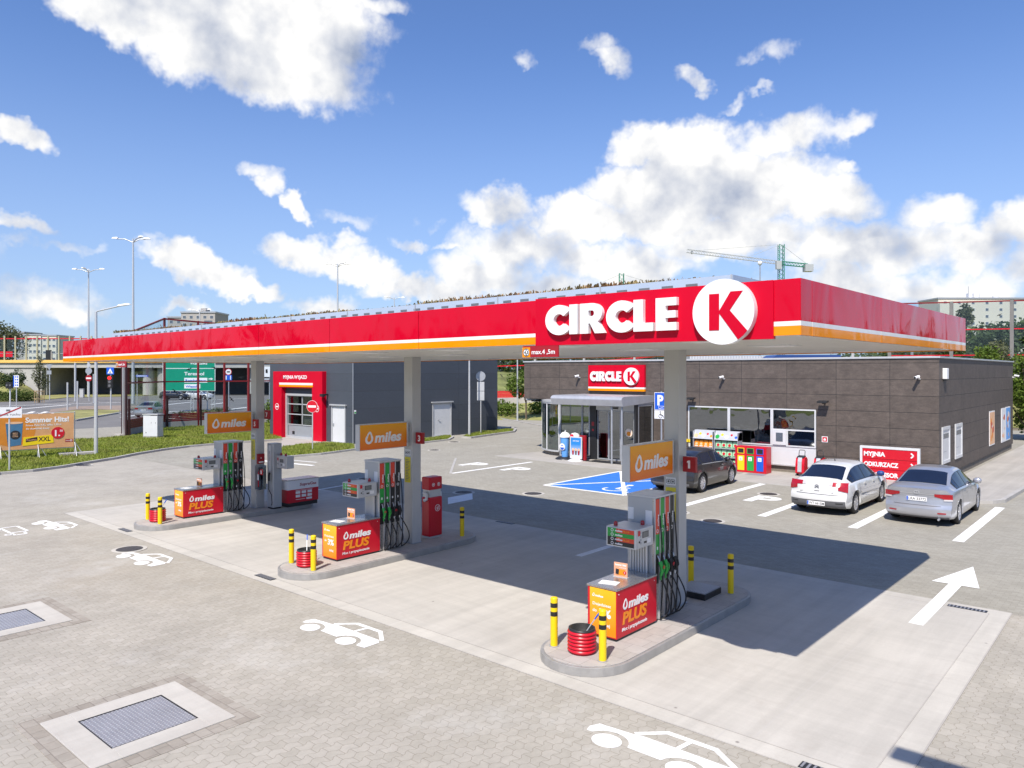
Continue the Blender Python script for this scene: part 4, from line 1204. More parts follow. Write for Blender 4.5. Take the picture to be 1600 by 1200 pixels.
def bucket_ext(x, y, z, label):
    t = thing('fire_extinguisher', label, 'fire extinguisher', (x, y, z))
    mb = MB(); mb.lathe((.13, .12, 0), [(0, 0), (.078, .01), (.08, .05), (.08, .44), (.06, .50), (.025, .53), (.025, .57)], 'red_plain', 18); mb.build('cylinder', t)
    mb = MB(); mb.box(.10, .19, .07, .16, .57, .60, 'black_plain'); mb.tube([(.16, .08, .56), (.21, .04, .45), (.20, .03, .25)], .012, 'black_rubber'); mb.build('valve_and_hose', t)
    mb = MB(); mb.rect(FRONT(0, .035, 0), .09, .22, .17, .40, 'paper', 0, .004); mb.build('instruction_label', t)
    t2 = thing('extinguisher_cover', 'grey clear cover round the red extinguisher on the farthest column', 'cover', (x, y, z))
    mb = MB(); mb.box(-.0, .015, -.0, .25, -.06, .66, 'grey_metal'); mb.box(.0, .24, .235, .25, -.06, .66, 'grey_metal'); mb.box(0, .24, 0, .25, -.075, -.06, 'grey_metal'); mb.build('shell', t2)
    mb = MB(); mb.box(.232, .24, .0, .235, -.06, .60, 'curved_glass'); mb.build('clear_front', t2)
    t3 = thing('extinguisher_sign', 'small red fire extinguisher pictogram sign beside the farthest column', 'sign', (x + .26, y + .02, z + .40))
    mb = MB(); mb.box(0, .15, 0, .012, 0, .17, 'red_plain'); mb.build('plate', t3)
    mb = MB(); f = FRONT(0, 0, 0); mb.rect(f, .06, .03, .10, .12, 'white_plain'); mb.rect(f, .02, .03, .04, .14, 'white_plain'); mb.stroke(f, [(.07, .12), (.12, .15)], .012, 'white_plain'); mb.build('pictogram', t3)
bucket_ext(cols[2][0] + .31, 12.20, .80, 'red fire extinguisher on the side of the farthest column')

# scale platform on nearest island
t = thing('floor_plate_unit', 'low black box with grey checker plate lid beside the nearest column', 'platform', (-6.95, 12.62, ZI), rz=0.)
mb = MB(); mb.box(0, .62, 0, .66, 0, .11, 'black_plain'); mb.build('box', t, bevel=.01)
mb = MB(); mb.box(.01, .61, .01, .65, .11, .125, 'grate')
for i in range(14):
    for j in range(14):
        a = .011 if (i + j) % 2 else .006; b = .017 - a; mb.box(.04 + i * .0415 - a, .04 + i * .0415 + a, .045 + j * .0438 - b, .045 + j * .0438 + b, .125, .129, 'light_metal')
mb.build('checker_lid', t)

# red bin tower on the middle island
t = thing('bin_tower', 'red waste bin and paper towel tower beside the middle column', 'waste bin', (-14.15, 12.83, ZI), rz=0.)
mb = MB(); mb.box(.0, .30, .0, .44, .04, 1.02, 'red_plain'); mb.build('bin_body', t, bevel=.03)
mb = MB(); mb.box(.02, .28, .02, .42, 0, .04, 'light_metal'); mb.build('base', t)
mb = MB(); mb.box(.0, .30, .0, .44, 1.20, 1.52, 'red_plain'); mb.build('upper_box', t, bevel=.03)
mb = MB(); mb.box(.03, .27, .03, .41, 1.02, 1.20, 'light_metal'); mb.build('steel_waist', t)
s = SIDE(.30, 0, 0)
mb = MB(); mb.circ(s, .13, 1.33, .045, .010, 'white_plain', 0, .004); mb.circ(s, .31, 1.33, .045, .010, 'white_plain', 0, .004); mb.circ(s, .27, .74, .085, .012, 'white_plain', 0, .004)
mb.prism(s, [(.115, 1.315), (.145, 1.315), (.15, 1.345), (.11, 1.345)], 0, .004, 'white_plain'); mb.prism(s, [(.30, 1.305), (.32, 1.305), (.325, 1.355), (.295, 1.355)], 0, .004, 'white_plain')
mb.prism(s, [(.245, .70), (.262, .69), (.255, .77), (.24, .76)], 0, .004, 'white_plain'); mb.prism(s, [(.27, .69), (.295, .70), (.30, .79), (.285, .79)], 0, .004, 'white_plain'); mb.build('pictograms', t)
mb = MB(); rnd = random.Random(5)
for sx, y in ((1, -.03), (1, .44)):
    pts = [(.1, y, 1.14), (.2, y + .02, 1.10), (.22, y, .98), (.14, y, .94)]
    mb.tube(pts, .03, 'paper', 6, r2=.045)
mb.build('bag_ends', t)

# gas pump and cabinet on far island
t = thing('gas_pump', 'slim grey gas pump with one hose right of the farthest column', 'gas pump', (-20.86 + .12, 12.50, ZI))
mb = MB(); mb.box(0, .34, 0, .30, .04, 1.98, 'silver_paint'); mb.build('pump_body', t, bevel=.02)
mb = MB(); mb.box(.02, .32, .02, .28, 0, .04, 'black_plain'); mb.build('plinth', t)
f = FRONT(0, 0, 0); mb = MB(); mb.rect(f, .10, 1.15, .20, 1.92, 'white_metal', 0, .006); mb.build('white_panel', t)
mb = MB(); mb.text(Frame(f.p(.17, 1.45, .006), (0, 0, 1), (-1, 0, 0)), 'SupraGas', 0, 0, .04, 'grey_text', .01, width=.3, depth=.003); mb.build('lettering', t)
mb = MB(); mb.tube([(.24, -.06, 1.10), (.26, -.10, 1.02), (.25, -.09, .86)], .032, 'black_rubber'); mb.build('nozzle', t)
mb = MB(); mb.tube([(.25, -.09, .86), (.26, -.10, .6), (.38, -.08, .45), (.36, -.05, .2), (.28, -.02, .12)], .012, 'black_rubber'); mb.build('hose', t)
hd = MB(); hd.box(.36, .90, .10, .36, 1.25, 1.62, 'light_metal'); head = hd.build('payment_head', t, bevel=.01)
payment_face(head, FRONT(.38, .10, 1.27), .50, .32)
for q in range(2):
    mb = MB(); mb.lathe((.43 + q * .25, .22, 1.62), [(.034, 0), (.036, .02), (.034, .05), (.022, .07), (0, .075)], 'tail_red', 12); mb.build('beacon', head)
t = thing('gas_cabinet', 'white and red cabinet with gas lettering behind the farthest column', 'cabinet', (-20.82, 12.95, ZI), rz=0.)
W_, D_ = .5, 1.10
mb = MB(); mb.box(0, W_, 0, D_, .12, .52, 'red_plain'); mb.build('red_lower_body', t)
mb = MB(); mb.box(0, W_, 0, D_, .5205, .80, 'white_plain'); mb.build('white_upper_body', t)
mb = MB(); mb.box(.02, W_ - .02, .02, D_ - .02, 0, .12, 'black_plain'); mb.build('plinth', t)
mb = MB(); mb.box(-.01, W_ + .01, -.01, D_ + .01, .80, .83, 'steel'); mb.build('steel_top', t)
s = SIDE(W_, 0, 0); mb = MB(); mb.text(s, 'SupraGas', .42, .62, .085, 'red_deep', .02, width=.60, shear=.15, depth=.003); mb.build('lettering', t)
mb = MB()
for i in range(3):
    for j in range(2): mb.rect(s, .28 + i * .21, .27 + j * .11, .44 + i * .21, .35 + j * .11, 'white_plain', 0, .004)
mb.rect(s, .28, .48, .88, .492, 'white_plain', 0, .004); mb.rect(s, .28, .20, .62, .212, 'white_plain', 0, .004); mb.rect(s, .66, .18, .86, .24, 'white_plain', 0, .004); mb.build('white_signs', t)

# ================================================================== SHOP
SX0, SX1, SY, SYB, SZ = -27.06, -6.55, 32.2, 50.2, 4.82
shop = thing('shop_building', 'dark brown panelled flat-roofed shop with curved glass corner and awning', 'shop', (0, 0, 0))
mb = MB()
# front wall: upper band, right part, pier bits
mb.box(SX0, SX1, SY, SY + .25, 2.72, SZ, 'fibre_cladding')
mb.box(-11.10, SX1, SY, SY + .25, .30, 2.7199, 'fibre_cladding')
mb.box(-18.85, -17.02, SY, SY + .25, .0, 2.7199, 'fibre_cladding')
mb.build('front_wall', shop)
mb = MB(); mb.box(SX1 - .25, SX1, SY + .25, SYB, .30, SZ - .002, 'fibre_cladding_side'); mb.build('side_wall', shop)
mb = MB(); mb.box(SX0, SX0 + .25, SY + .2502, SYB, 2.72, SZ - .002, 'fibre_cladding'); mb.box(SX0, SX1 - .26, SYB - .25, SYB, 0, SZ - .002, 'fibre_cladding'); mb.build('back_wall', shop)
mb = MB(); mb.box(-17.0, SX1 - .05, SY + .05, SY + .2, 0, .2998, 'stone_base'); mb.box(SX1 - .2, SX1 - .05, SY + .2, SYB - .05, 0, .2998, 'stone_base'); mb.build('plinth', shop)
mb = MB()
mb.box(SX0 - .05, SX1 + .05, SY - .05, SYB + .05, SZ + .001, SZ + .07, 'light_metal'); mb.build('roof_edge', shop, bevel=.01)
mb = MB(); mb.box(SX0 + .3, SX1 - .3, SY + .3, SYB - .3, SZ + .071, SZ + .09, 'plain_concrete'); mb.build('roof', shop)
# interior
mb = MB(); mb.box(SX0 + .3, SX1 - .3, SY + 6.0, SY + 6.1, 0, 2.71, 'interior_wall'); mb.box(SX0 + .3, SX1 - .3, SY + .26, SY + 6.0, 2.66, 2.715, 'interior_wall'); mb.box(-25.9, SX1 - .3, SY + .26, SY + 5.99, 0.01, .03, 'interior_dark')
mb.box(-25.8, -24.2, 35.2, 35.3, .03, 2.6, 'interior_wall'); mb.box(-24.2, -24.1, 33.2, 35.3, .03, 2.6, 'interior_wall'); mb.box(-25.2, -23.2, 32.9, 33.3, .03, 1.1, 'interior_dark')
mb.build('interior_room', shop)
# window strip
wx = [-17.0, -14.98, -13.0, -11.12]; f = FRONT(0, SY + .05, 0)
def frame_rect(mb, fr, x0, z0, x1, z1, wd, m, d0=0., d1=.08):
    mb.rect(fr, x0, z0, x0 + wd, z1, m, d0, d1); mb.rect(fr, x1 - wd, z0, x1, z1, m, d0, d1)
    mb.rect(fr, x0 + wd, z0, x1 - wd, z0 + wd, m, d0, d1); mb.rect(fr, x0 + wd, z1 - wd, x1 - wd, z1, m, d0, d1)
for i, (a, b) in enumerate(zip(wx, wx[1:])):
    mb = MB(); frame_rect(mb, f, a + .003, 1.10, b - .003, 2.715, .055, 'white_metal')
    if i == 2: mb.rect(f, a + .058, 1.78, b - .058, 1.84, 'white_metal', 0, .08); mb.rect(f, -12.36, 1.156, -12.30, 1.78, 'white_metal', 0, .08)
    wf = mb.build('window_frame', shop)
    mb = MB()
    mb.rect(f, a + .055, 1.156, b - .055, 2.66, 'shop_glass', .03, .04) if i < 2 else (mb.rect(f, a + .055, 1.84, b - .055, 2.66, 'shop_glass', .03, .04), mb.rect(f, -12.30, 1.156, b - .055, 1.78, 'shop_glass', .03, .04))
    mb.build('pane', wf)
    mb = MB(); mb.rect(f, a + .006, .32, b - .006, 1.095, 'white_metal', .0, .05); mb.build('lower_panel', shop)
mb = MB(); mb.rect(f, -17.0, .27, -11.12, .318, 'light_metal', 0, .12); mb.build('window_sill', shop)
hb = MB(); hb.rect(f, -12.94, 1.16, -12.365, 1.775, 'white_metal', 0, .12); hh = hb.build('night_hatch', shop)
mb = MB(); mb.rect(f, -12.80, 1.30, -12.50, 1.68, 'window_dark', .12, .125); mb.build('hatch_pane', hh)
# curved glass corner
cc = (-23.4, 32.9, 2.3)   # centre and radius of the curve
def arcp(a, r=cc[2]): return (cc[0] + r * math.cos(R(a)), cc[1] + r * math.sin(R(a)))
angs = [180 + i * (90 / 18) for i in range(19)]
def curve_wall(mb, a0, a1, z0, z1, r, th, m):
    n = max(2, int((a1 - a0) / 3)); V = []
    for i in range(n + 1):
        a = a0 + (a1 - a0) * i / n
        for rr in (r, r - th):
            x, y = arcp(a, rr); V += [(x, y, z0), (x, y, z1)]
    fs = []
    for i in range(n):
        k = i * 4; fs += [(k, k + 4, k + 5, k + 1), (k + 2, k + 3, k + 7, k + 6), (k + 1, k + 5, k + 7, k + 3), (k, k + 2, k + 6, k + 4)]
    fs += [(0, 1, 3, 2), (n * 4, n * 4 + 2, n * 4 + 3, n * 4 + 1)]
    mb.add(V, fs, m, False)
mb = MB(); curve_wall(mb, 180, 270, .30, 2.66, cc[2], .02, 'curved_glass'); g = mb.build('curved_glass', shop)
for p in g.data.polygons: p.use_smooth = False
mb = MB(); curve_wall(mb, 179, 270, 0, .22, cc[2] - .12, .2, 'stone_base'); mb.build('curved_plinth', shop)
mb = MB(); curve_wall(mb, 179, 270, .22, .30, cc[2] + .04, .12, 'light_metal'); curve_wall(mb, 179, 270, 2.66, 2.74, cc[2] + .04, .12, 'light_metal')
for a in (180, 212, 246, 270):
    x, y = arcp(a); mb.cyl((x, y, .30), .035, 2.36, 'white_metal', 8)
mb.build('curved_frame', shop)
# soffit over the curved corner, glazed porch front
mb = MB(); n = 24
pts = [arcp(180 + i * 90 / n, cc[2] + .06) for i in range(n + 1)] + [(-18.86, 30.4), (-18.86, 32.19), (-26.9, 32.19)]
mb.prism(Frame((0, 0, 0), (1, 0, 0), (0, 1, 0)), pts, 2.741, 2.83, 'light_metal'); mb.build('porch_roof', shop)
pf = FRONT(0, 30.6, 0)
mb = MB()
for x0, x1, m in ((-21.50, -21.12, 'dark_metal'),): mb.rect(pf, x0, 0, x1, 2.74, m, -.2, 0)
mb.rect(pf, -18.97, 0, -18.87, 2.74, 'dark_metal', -.2, 0)
mb.rect(pf, -21.12, 2.45, -18.97, 2.74, 'light_metal', -.1, .0)
mb.build('porch_wall', shop)
mb = MB(); frame_rect(mb, pf, -23.38, .04, -21.51, 2.73, .07, 'grey_metal', -.10, -.02); mb.rect(pf, -22.02, .12, -21.95, 2.66, 'grey_metal', -.1, -.02); ps = mb.build('porch_side', shop)
mb = MB(); mb.rect(pf, -23.305, .115, -22.025, 2.655, 'curved_glass', -.07, -.06); mb.rect(pf, -21.945, .115, -21.585, 2.655, 'curved_glass', -.07, -.06); mb.build('pane', ps)
sf = SIDE(-18.9, 0, 0)
mb = MB(); frame_rect(mb, sf, 30.82, .04, 32.18, 2.73, .07, 'grey_metal', -.05, .03); ps = mb.build('porch_side', shop)
mb = MB(); mb.rect(sf, 30.895, .115, 32.105, 2.655, 'shop_glass', -.02, -.01); mb.build('pane', ps)
sf2 = Frame((-25.69, 38.2, 0), (0, -1, 0), (0, 0, 1))
mb = MB(); frame_rect(mb, sf2, .0, .04, 5.3, 2.70, .08, 'grey_metal', -.05, .03); mb.rect(sf2, 2.6, .12, 2.7, 2.62, 'grey_metal', -.05, .03); ps = mb.build('side_glazing', shop)
mb = MB(); mb.rect(sf2, .085, .125, 2.595, 2.615, 'curved_glass', -.02, -.01); mb.rect(sf2, 2.705, .125, 5.215, 2.615, 'curved_glass', -.02, -.01); mb.build('pane', ps)
dx = [-21.11, -20.42, -19.70, -18.98]
for i, (a, b) in enumerate(zip(dx, dx[1:])):
    mb = MB(); frame_rect(mb, pf, a + .004, .04, b - .004, 2.44, .06, 'grey_metal', -.06 if i == 1 else -.13, -.01 if i == 1 else -.08); d = mb.build('sliding_door', shop)
    mb = MB(); z = -.04 if i == 1 else -.11; mb.rect(pf, a + .06, .10, b - .06, 2.38, 'shop_glass', z, z + .01); mb.build('pane', d)
    if i == 2:
        mb = MB(); mb.disc(pf, a + .38, 1.40, .20, 'bright_sticker', z + .011, z + .014); mb.disc(pf, a + .38, 1.36, .11, 'orange_plain', z + .014, z + .016); mb.build('round_sticker', d)
mb = MB(); mb.rect(pf, -20.2, 2.52, -19.85, 2.60, 'black_plain', 0, .05); mb.build('door_sensor', shop)
mb = MB(); mb.rect(pf, -21.38, 1.65, -21.24, 1.85, 'red_deep', 0, .01); mb.rect(pf, -21.36, 1.40, -21.26, 1.50, 'red_plain', 0, .01); mb.build('small_signs', shop)
mb = MB(); mb.box(-21.0, -19.1, 29.7, 30.4, .012, .03, 'black_rubber'); mb.build('door_mat', shop)
# awning
mb = MB(); ax0, ax1, ay0, ay1 = -22.95, -18.84, 29.32, 32.19
prof = [(0, .0), (.0, .0)]
V = []; pr = []
for i in range(9):
    q = R(180 - 90 * i / 8 + 0); pr.append((.30 + .30 * math.cos(q), 2.84 + .16 + .16 * math.sin(q)))
pr = [(0.0, 2.82)] + [(ay, z) for ay, z in pr]
side_ = [(ay0 + a, z) for a, z in pr] + [(ay1, 3.16), (ay1, 2.84)]
side_[0] = (ay0 + .12, 2.70)
fr = Frame((ax0, 0, 0), (0, 1, 0), (0, 0, 1))
mb.prism(fr, side_, 0, ax1 - ax0, 'awning_grey'); mb.build('awning', shop, bevel=.02)
mb = MB()
for x in (-22.6, -21.1, -19.7): mb.disc(Frame((x, 30.2, 2.765), (1, 0, 0), (0, -1, 0)), 0, 0, .1, 'white_plain', 0, .01)
mb.build('awning_lamps', shop)
mb = MB()
for x in (-19.55, -19.0): mb.cyl((x, 29.6, .0), .045, 2.78, 'grey_metal', 12)
mb.build('awning_posts', shop)
# side details
s = SIDE(SX1, 0, 0)
for y, (sl) in ((32.62, 0), (34.98, 1)):
    mb = MB(); frame_rect(mb, s, y, .75, y + 1.35, 2.17, .12, 'white_metal', .0, .04); wf = mb.build('side_window', shop)
    mb = MB(); mb.rect(s, y + .12, .87, y + 1.23, 2.05, 'white_metal', .0, .015); mb.rect(s, y + .18, 1.72, y + 1.17, 1.90, 'window_dark', .015, .02); mb.rect(s, y + .25, 1.2, y + .8, 1.215, 'grey_metal', .015, .02); mb.build('shutter', wf)
# stickers and posters on the side wall
def poster(y0, y1, z0, z1, label, m):
    t = thing('wall_poster', label, 'poster', (SX1, y0, z0), group='tall posters on the shop side wall')
    s = SIDE(.004, 0, 0); w_, h = y1 - y0, z1 - z0
    mb = MB(); mb.rect(s, 0, 0, w_, h, 'white_plain', 0, .02); mb.build('backing', t)
    mb = MB(); mb.rect(s, .06, .06, w_ - .06, h - .06, m, .02, .024); mb.build('print', t)
    mb = MB(); rr = random.Random(int(y0 * 10))
    for i in range(9):
        y = rr.uniform(.15, w_ - .5); z = rr.uniform(.15, h - .4)
        mb.disc(s, y + .15, z + .1, rr.uniform(.06, .2), rr.choice(['orange_plain', 'red_plain', 'white_plain', 'peach']), .024 + i * .001, .0255 + i * .001, 12)
    mb.build('picture', t)
poster(42.75, 44.2, .70, 2.38, 'tall orange poster on the shaded side wall of the shop', 'peach')
poster(46.2, 47.6, .62, 2.40, 'tall white and orange poster beside the blue one on the side wall', 'white_plain')
poster(47.62, 49.1, .62, 2.42, 'tall blue poster at the back end of the shop side wall', 'sky_print')

# shop sign
t, fr = big_sign('shop_sign', 'smaller red shop sign with white letters above the entrance awning', 'sign', (-22.62, SY - .13, 3.40), 1.0, .1, striped=True)
mb = MB(); letters(mb, fr, .17, .43, .49, 1.88, 'white_acrylic', .013, .10); mb.build('lettering', t)
k_disc(t, fr, 2.63, .675, .43, .013, .12)

def camera_unit(x, y, z, label, side=False):
    t = thing('security_camera', label, 'camera', (x, y, z), R(90) if side else 0, group='white security cameras on the shop wall')
    mb = MB(); mb.tube([(0, 0, 0), (0, -.10, 0), (0, -.16, .06)], .028, 'white_plain'); mb.build('bracket', t)
    mb = MB(); mb.tube([(-.02, -.10, .10), (-.10, -.34, .05)], .055, 'white_plain', 12); mb.build('housing', t)
    mb = MB(); mb.tube([(-.10, -.34, .05), (-.106, -.352, .048)], .045, 'black_plain', 12); mb.build('lens', t)
camera_unit(-23.25, SY, 4.0, 'white security camera on the shop wall left of the red sign')
camera_unit(-15.2, SY, 3.98, 'white security camera on the shop wall right of the nearest column')
camera_unit(-7.2, SY, 4.02, 'white security camera near the right front corner of the shop')
camera_unit(SX1, 50.0, 4.0, 'white security camera at the back corner of the shop side wall', True)
t = thing('wall_box', 'white box on the shaded side wall near the shop corner', 'wall box', (SX1, 32.75, 4.02))
mb = MB(); mb.box(0, .16, 0, .32, 0, .42, 'white_plain'); mb.build('housing', t, bevel=.02)
mb = MB(); mb.box(.02, .14, .06, .26, -.05, .0, 'black_plain'); mb.build('sensor', t)
def floodlight(x, z, label):
    t = thing('floodlight', label, 'floodlight', (x, SY, z), group='black floodlights on the shop front')
    mb = MB(); mb.box(-.03, .03, -.28, 0, -.02, .02, 'dark_metal'); mb.build('arm', t)
    mb = MB(); mb.add([(-.2, -.42, .02), (.2, -.42, .02), (.2, -.16, .06), (-.2, -.16, .06), (-.2, -.42, .08), (.2, -.42, .08), (.2, -.16, .12), (-.2, -.16, .12)], [(0, 3, 2, 1), (4, 5, 6, 7), (0, 1, 5, 4), (1, 2, 6, 5), (2, 3, 7, 6), (3, 0, 4, 7)], 'dark_metal'); mb.build('lamp_body', t)
    mb = MB(); mb.add([(-.17, -.40, .018), (.17, -.40, .018), (.17, -.2, .05), (-.17, -.2, .05)], [(0, 3, 2, 1)], 'lens_clear'); mb.build('glass', t)
floodlight(-10.75, 3.0, 'black floodlight on the shop wall above the right end of the windows')
floodlight(-16.75, 3.0, 'black floodlight on the shop wall just right of the nearest column')
t = thing('defibrillator_sign', 'small red square pictogram sign on the wall right of the windows', 'sign', (-10.88, SY - .01, 1.38))
mb = MB(); mb.rect(FRONT(0, 0, 0), 0, 0, .24, .24, 'white_plain', 0, .01); mb.rect(FRONT(0, 0, 0), .025, .025, .215, .215, 'red_plain', .01, .012); mb.build('plate', t)
mb = MB(); mb.rect(FRONT(0, 0, 0), .07, .07, .17, .11, 'white_plain', .012, .014); mb.disc(FRONT(0, 0, 0), .12, .12, .045, 'white_plain', .012, .0145, 12); mb.build('pictogram', t)

# direction board
t = thing('direction_board', 'low red board with three arrows and service names in a white frame', 'sign', (-9.25, 31.75, 0))
f = FRONT(0, 0, 0)
mb = MB(); frame_rect(mb, f, 0, .02, 2.15, 1.38, .09, 'white_metal', -.12, .02); mb.build('frame', t)
for i, txt in enumerate(('MYJNIA', 'ODKURZACZ', 'KOMPRESOR')):
    z1 = 1.285 - i * .40
    mb = MB(); mb.rect(f, .095, z1 - .385, 2.055, z1, 'red_plain', -.08, .004 + (i == 1) * .004); st = mb.build('arrow_strip', t)
    mb = MB(); mb.text(f, txt, .15, z1 - .285, .17, 'white_plain', .04, width=(.78, 1.25, 1.25)[i], depth=.006, z=.009)
    mb.stroke(f, [(1.84, z1 - .10), (1.93, z1 - .19), (1.84, z1 - .28)], .05, 'white_plain', .009, .015); mb.build('lettering', st)
mb = MB(); mb.box(.1, .2, .02, .1, 0, .1, 'grey_metal'); mb.box(1.95, 2.05, .02, .1, 0, .1, 'grey_metal'); mb.build('feet', t)

# disabled parking sign
t = thing('parking_sign', 'blue parking sign over white wheelchair plate in front of the shop', 'sign', (-15.65, 27.35, 0))
mb = MB(); mb.cyl((0, 0, 0), .035, 3.5, 'grey_metal', 12); mb.build('post', t)
f = FRONT(-.3, -.04, 0)
mb = MB(); mb.rect(f, 0, 2.74, .60, 3.46, 'white_plain', 0, .01); mb.rect(f, .02, 2.76, .58, 3.44, 'blue_plain', .01, .013); mb.build('blue_plate', t)
mb = MB(); mb.text(f, 'P', .14, 2.95, .40, 'white_plain', .045, width=.28, depth=.004, z=.013); mb.stroke(f, [(.2, 2.79), (.5, 2.79), (.5, 2.90), (.2, 2.90), (.2, 2.79), (.5, 2.90)], .012, 'white_plain', .013, .017); mb.build('lettering', t)
mb = MB(); mb.rect(f, .0, 2.38, .60, 2.72, 'white_plain', 0, .01); mb.build('white_plate', t)
mb = MB(); mb.circ(f, .28, 2.49, .085, .02, 'black_plain', .01, .013); mb.stroke(f, [(.27, 2.64), (.28, 2.53), (.38, 2.53), (.43, 2.44)], .025, 'black_plain', .01, .014); mb.disc(f, .27, 2.665, .025, 'black_plain', .01, .014, 10); mb.build('pictogram', t)

# ice drink stand, A-board
t = thing('drink_cup_display', 'big blue and white drink cup display beside the curved window', 'display', (-22.42, 29.8, .01))
mb = MB(); mb.lathe((0, 0, .12), [(.16, 0), (.23, .95)], 'sky_print', 20); mb.build('cup_body', t)
mb = MB(); mb.lathe((0, 0, 1.07), [(.26, 0), (.27, .05), (.25, .12), (.16, .22), (.03, .27), (0, .27)], 'white_plain', 20); mb.tube([(0, 0, 1.3), (.02, 0, 1.42)], .02, 'white_plain'); mb.build('dome_lid', t)
mb = MB(); mb.disc(Frame((0, -.225, .62), (1, 0, 0), (0, -.07, 1)), 0, 0, .17, 'white_plain', 0, .01); mb.disc(Frame((0, -.225, .62), (1, 0, 0), (0, -.07, 1)), 0, -.03, .12, 'blue_plain', .01, .013); mb.rect(Frame((0, -.225, .62), (1, 0, 0), (0, -.07, 1)), -.15, -.03, .15, .05, 'white_plain', .013, .016); mb.build('badge', t)
mb = MB(); mb.lathe((-.05, .0, 0), [(0, .12), (.30, .12), (.42, .05), (.45, 0)], 'dark_metal', 20); mb.build('foot', t)
t = thing('drink_cup_display', 'smaller red-topped drink cup display behind the blue poster board', 'display', (-21.93, 29.95, .01))
mb = MB(); mb.lathe((0, 0, .1), [(.14, 0), (.19, .95)], 'red_plain', 20); mb.build('cup_body', t)
mb = MB(); mb.lathe((0, 0, 1.05), [(.25, 0), (.26, .05), (.24, .12), (.16, .22), (.03, .26), (0, .26)], 'white_plain', 20); mb.disc(Frame((0, -.262, 1.12), (1, 0, 0), (0, .35, 1)), 0, .02, .12, 'red_plain', 0, .01); mb.build('dome_lid', t)
t = thing('poster_board', 'blue drinks poster board on a curved white foot by the entrance', 'poster board', (-21.93, 29.55, .01))
f = FRONT(0, 0, 0)
mb = MB(); mb.rect(f, 0, .10, .70, 1.16, 'white_metal', -.05, 0); mb.build('frame', t)
mb = MB(); mb.rect(f, .05, .15, .65, 1.11, 'poster_blue', 0, .004); mb.build('print', t)
mb = MB()
for i, m in enumerate(('red_deep', 'bark', 'red_deep')): mb.prism(f, [(.14 + i * .17, .28), (.23 + i * .17, .28), (.25 + i * .17, .52), (.12 + i * .17, .52)], .004, .007, m); mb.disc(f, .185 + i * .17, .54, .065, 'peach', .004, .008, 12)
mb.text(f, 'ICE COLD', .18, .93, .06, 'white_plain', .02, width=.36, depth=.003, z=.004); mb.build('picture', t)
mb = MB(); mb.lathe((.35, -.02, 0), [(0, .10), (.22, .09), (.36, .03), (.38, 0)], 'white_metal', 20); mb.build('foot', t)
t = thing('red_panel_stand', 'dark red panel stand behind the blue drinks poster by the entrance', 'stand', (-21.52, 29.75, .01))
mb = MB(); mb.box(0, .36, 0, .12, 0, 1.22, 'red_deep'); mb.build('panel', t, bevel=.01)
mb = MB(); mb.box(-.05, .47, -.06, .2, 0, .03, 'dark_metal'); mb.build('foot', t)

# racks of goods in front of the windows
def rack(x, w_, label, kind):
    t = thing('goods_rack', label, 'rack', (x, 31.3, .01), group='dark racks of goods before the shop windows')
    mb = MB(); mb.box(0, .03, 0, .45, 0, 1.62, 'grey_metal'); mb.box(w_ - .03, w_, 0, .45, 0, 1.62, 'grey_metal'); mb.box(.03, w_ - .03, .42, .45, 0, 1.62, 'dark_metal')
    for z in (.08, .50, .88): mb.box(.03, w_ - .03, 0, .42, z, z + .03, 'grey_metal')
    mb.build('rack_frame', t)
    mb = MB(); mb.add([(0, -.02, 1.28), (w_, -.02, 1.28), (w_, .18, 1.66), (0, .18, 1.66), (0, .44, 1.66), (w_, .44, 1.66), (w_, .44, 1.26), (0, .44, 1.26)], [(0, 1, 2, 3), (3, 2, 5, 4), (0, 7, 6, 1), (4, 5, 6, 7), (0, 3, 4, 7), (1, 6, 5, 2)], 'light_metal'); hd_ = mb.build('header', t)
    hf = Frame((0, -.02, 1.28), (1, 0, 0), (0, .2, .38)); mb = MB()
    for i, (m, r_) in enumerate((('peach' if kind else 'green_plain', .10), ('yellow_plain', .06), ('white_plain', .08), ('red_plain', .05), ('orange_plain' if kind else 'blue_plain', .06))):
        mb.disc(hf, .14 + i * (w_ - .25) / 4, .2 + .05 * ((i % 2) * 2 - 1), r_, m, 0, .005, 14)
    mb.build('picture', hd_)
    return t
def sack(x, y, z, w_, h, m1, m2, name, label, grp):
    t = thing(name, label, name.replace('_', ' '), (x, y, z), group=grp)
    mb = MB(); mb.add([(0, 0, 0), (w_, 0, 0), (w_ * .97, .05, h), (w_ * .03, .05, h), (0, .26, 0), (w_, .26, 0), (w_ * .97, .22, h), (w_ * .03, .22, h)], [(0, 1, 2, 3), (5, 4, 7, 6), (4, 0, 3, 7), (1, 5, 6, 2), (3, 2, 6, 7), (0, 4, 5, 1)], m1); mb.build('wrapper', t, bevel=.015)
    fr = Frame((0, 0, 0), (1, 0, 0), (0, .05, h)); mb = MB(); mb.disc(fr, w_ / 2, h * .45, w_ * .26, m2, .001, .006, 12); mb.rect(fr, w_ * .15, h * .10, w_ * .85, h * .19, 'dark_metal' if m1 != 'orange_plain' else 'white_plain', .001, .006); mb.build('print', t)
    return t
rack(-16.30, .98, 'dark rack with orange bags left of the green packs', 1)
rack(-15.27, 1.12, 'dark rack with green packs next to the red recycling bin', 0)
rows = ['on the upper shelf', 'on the middle shelf', 'on the bottom shelf']
nth = ['leftmost', 'second', 'third', 'rightmost']
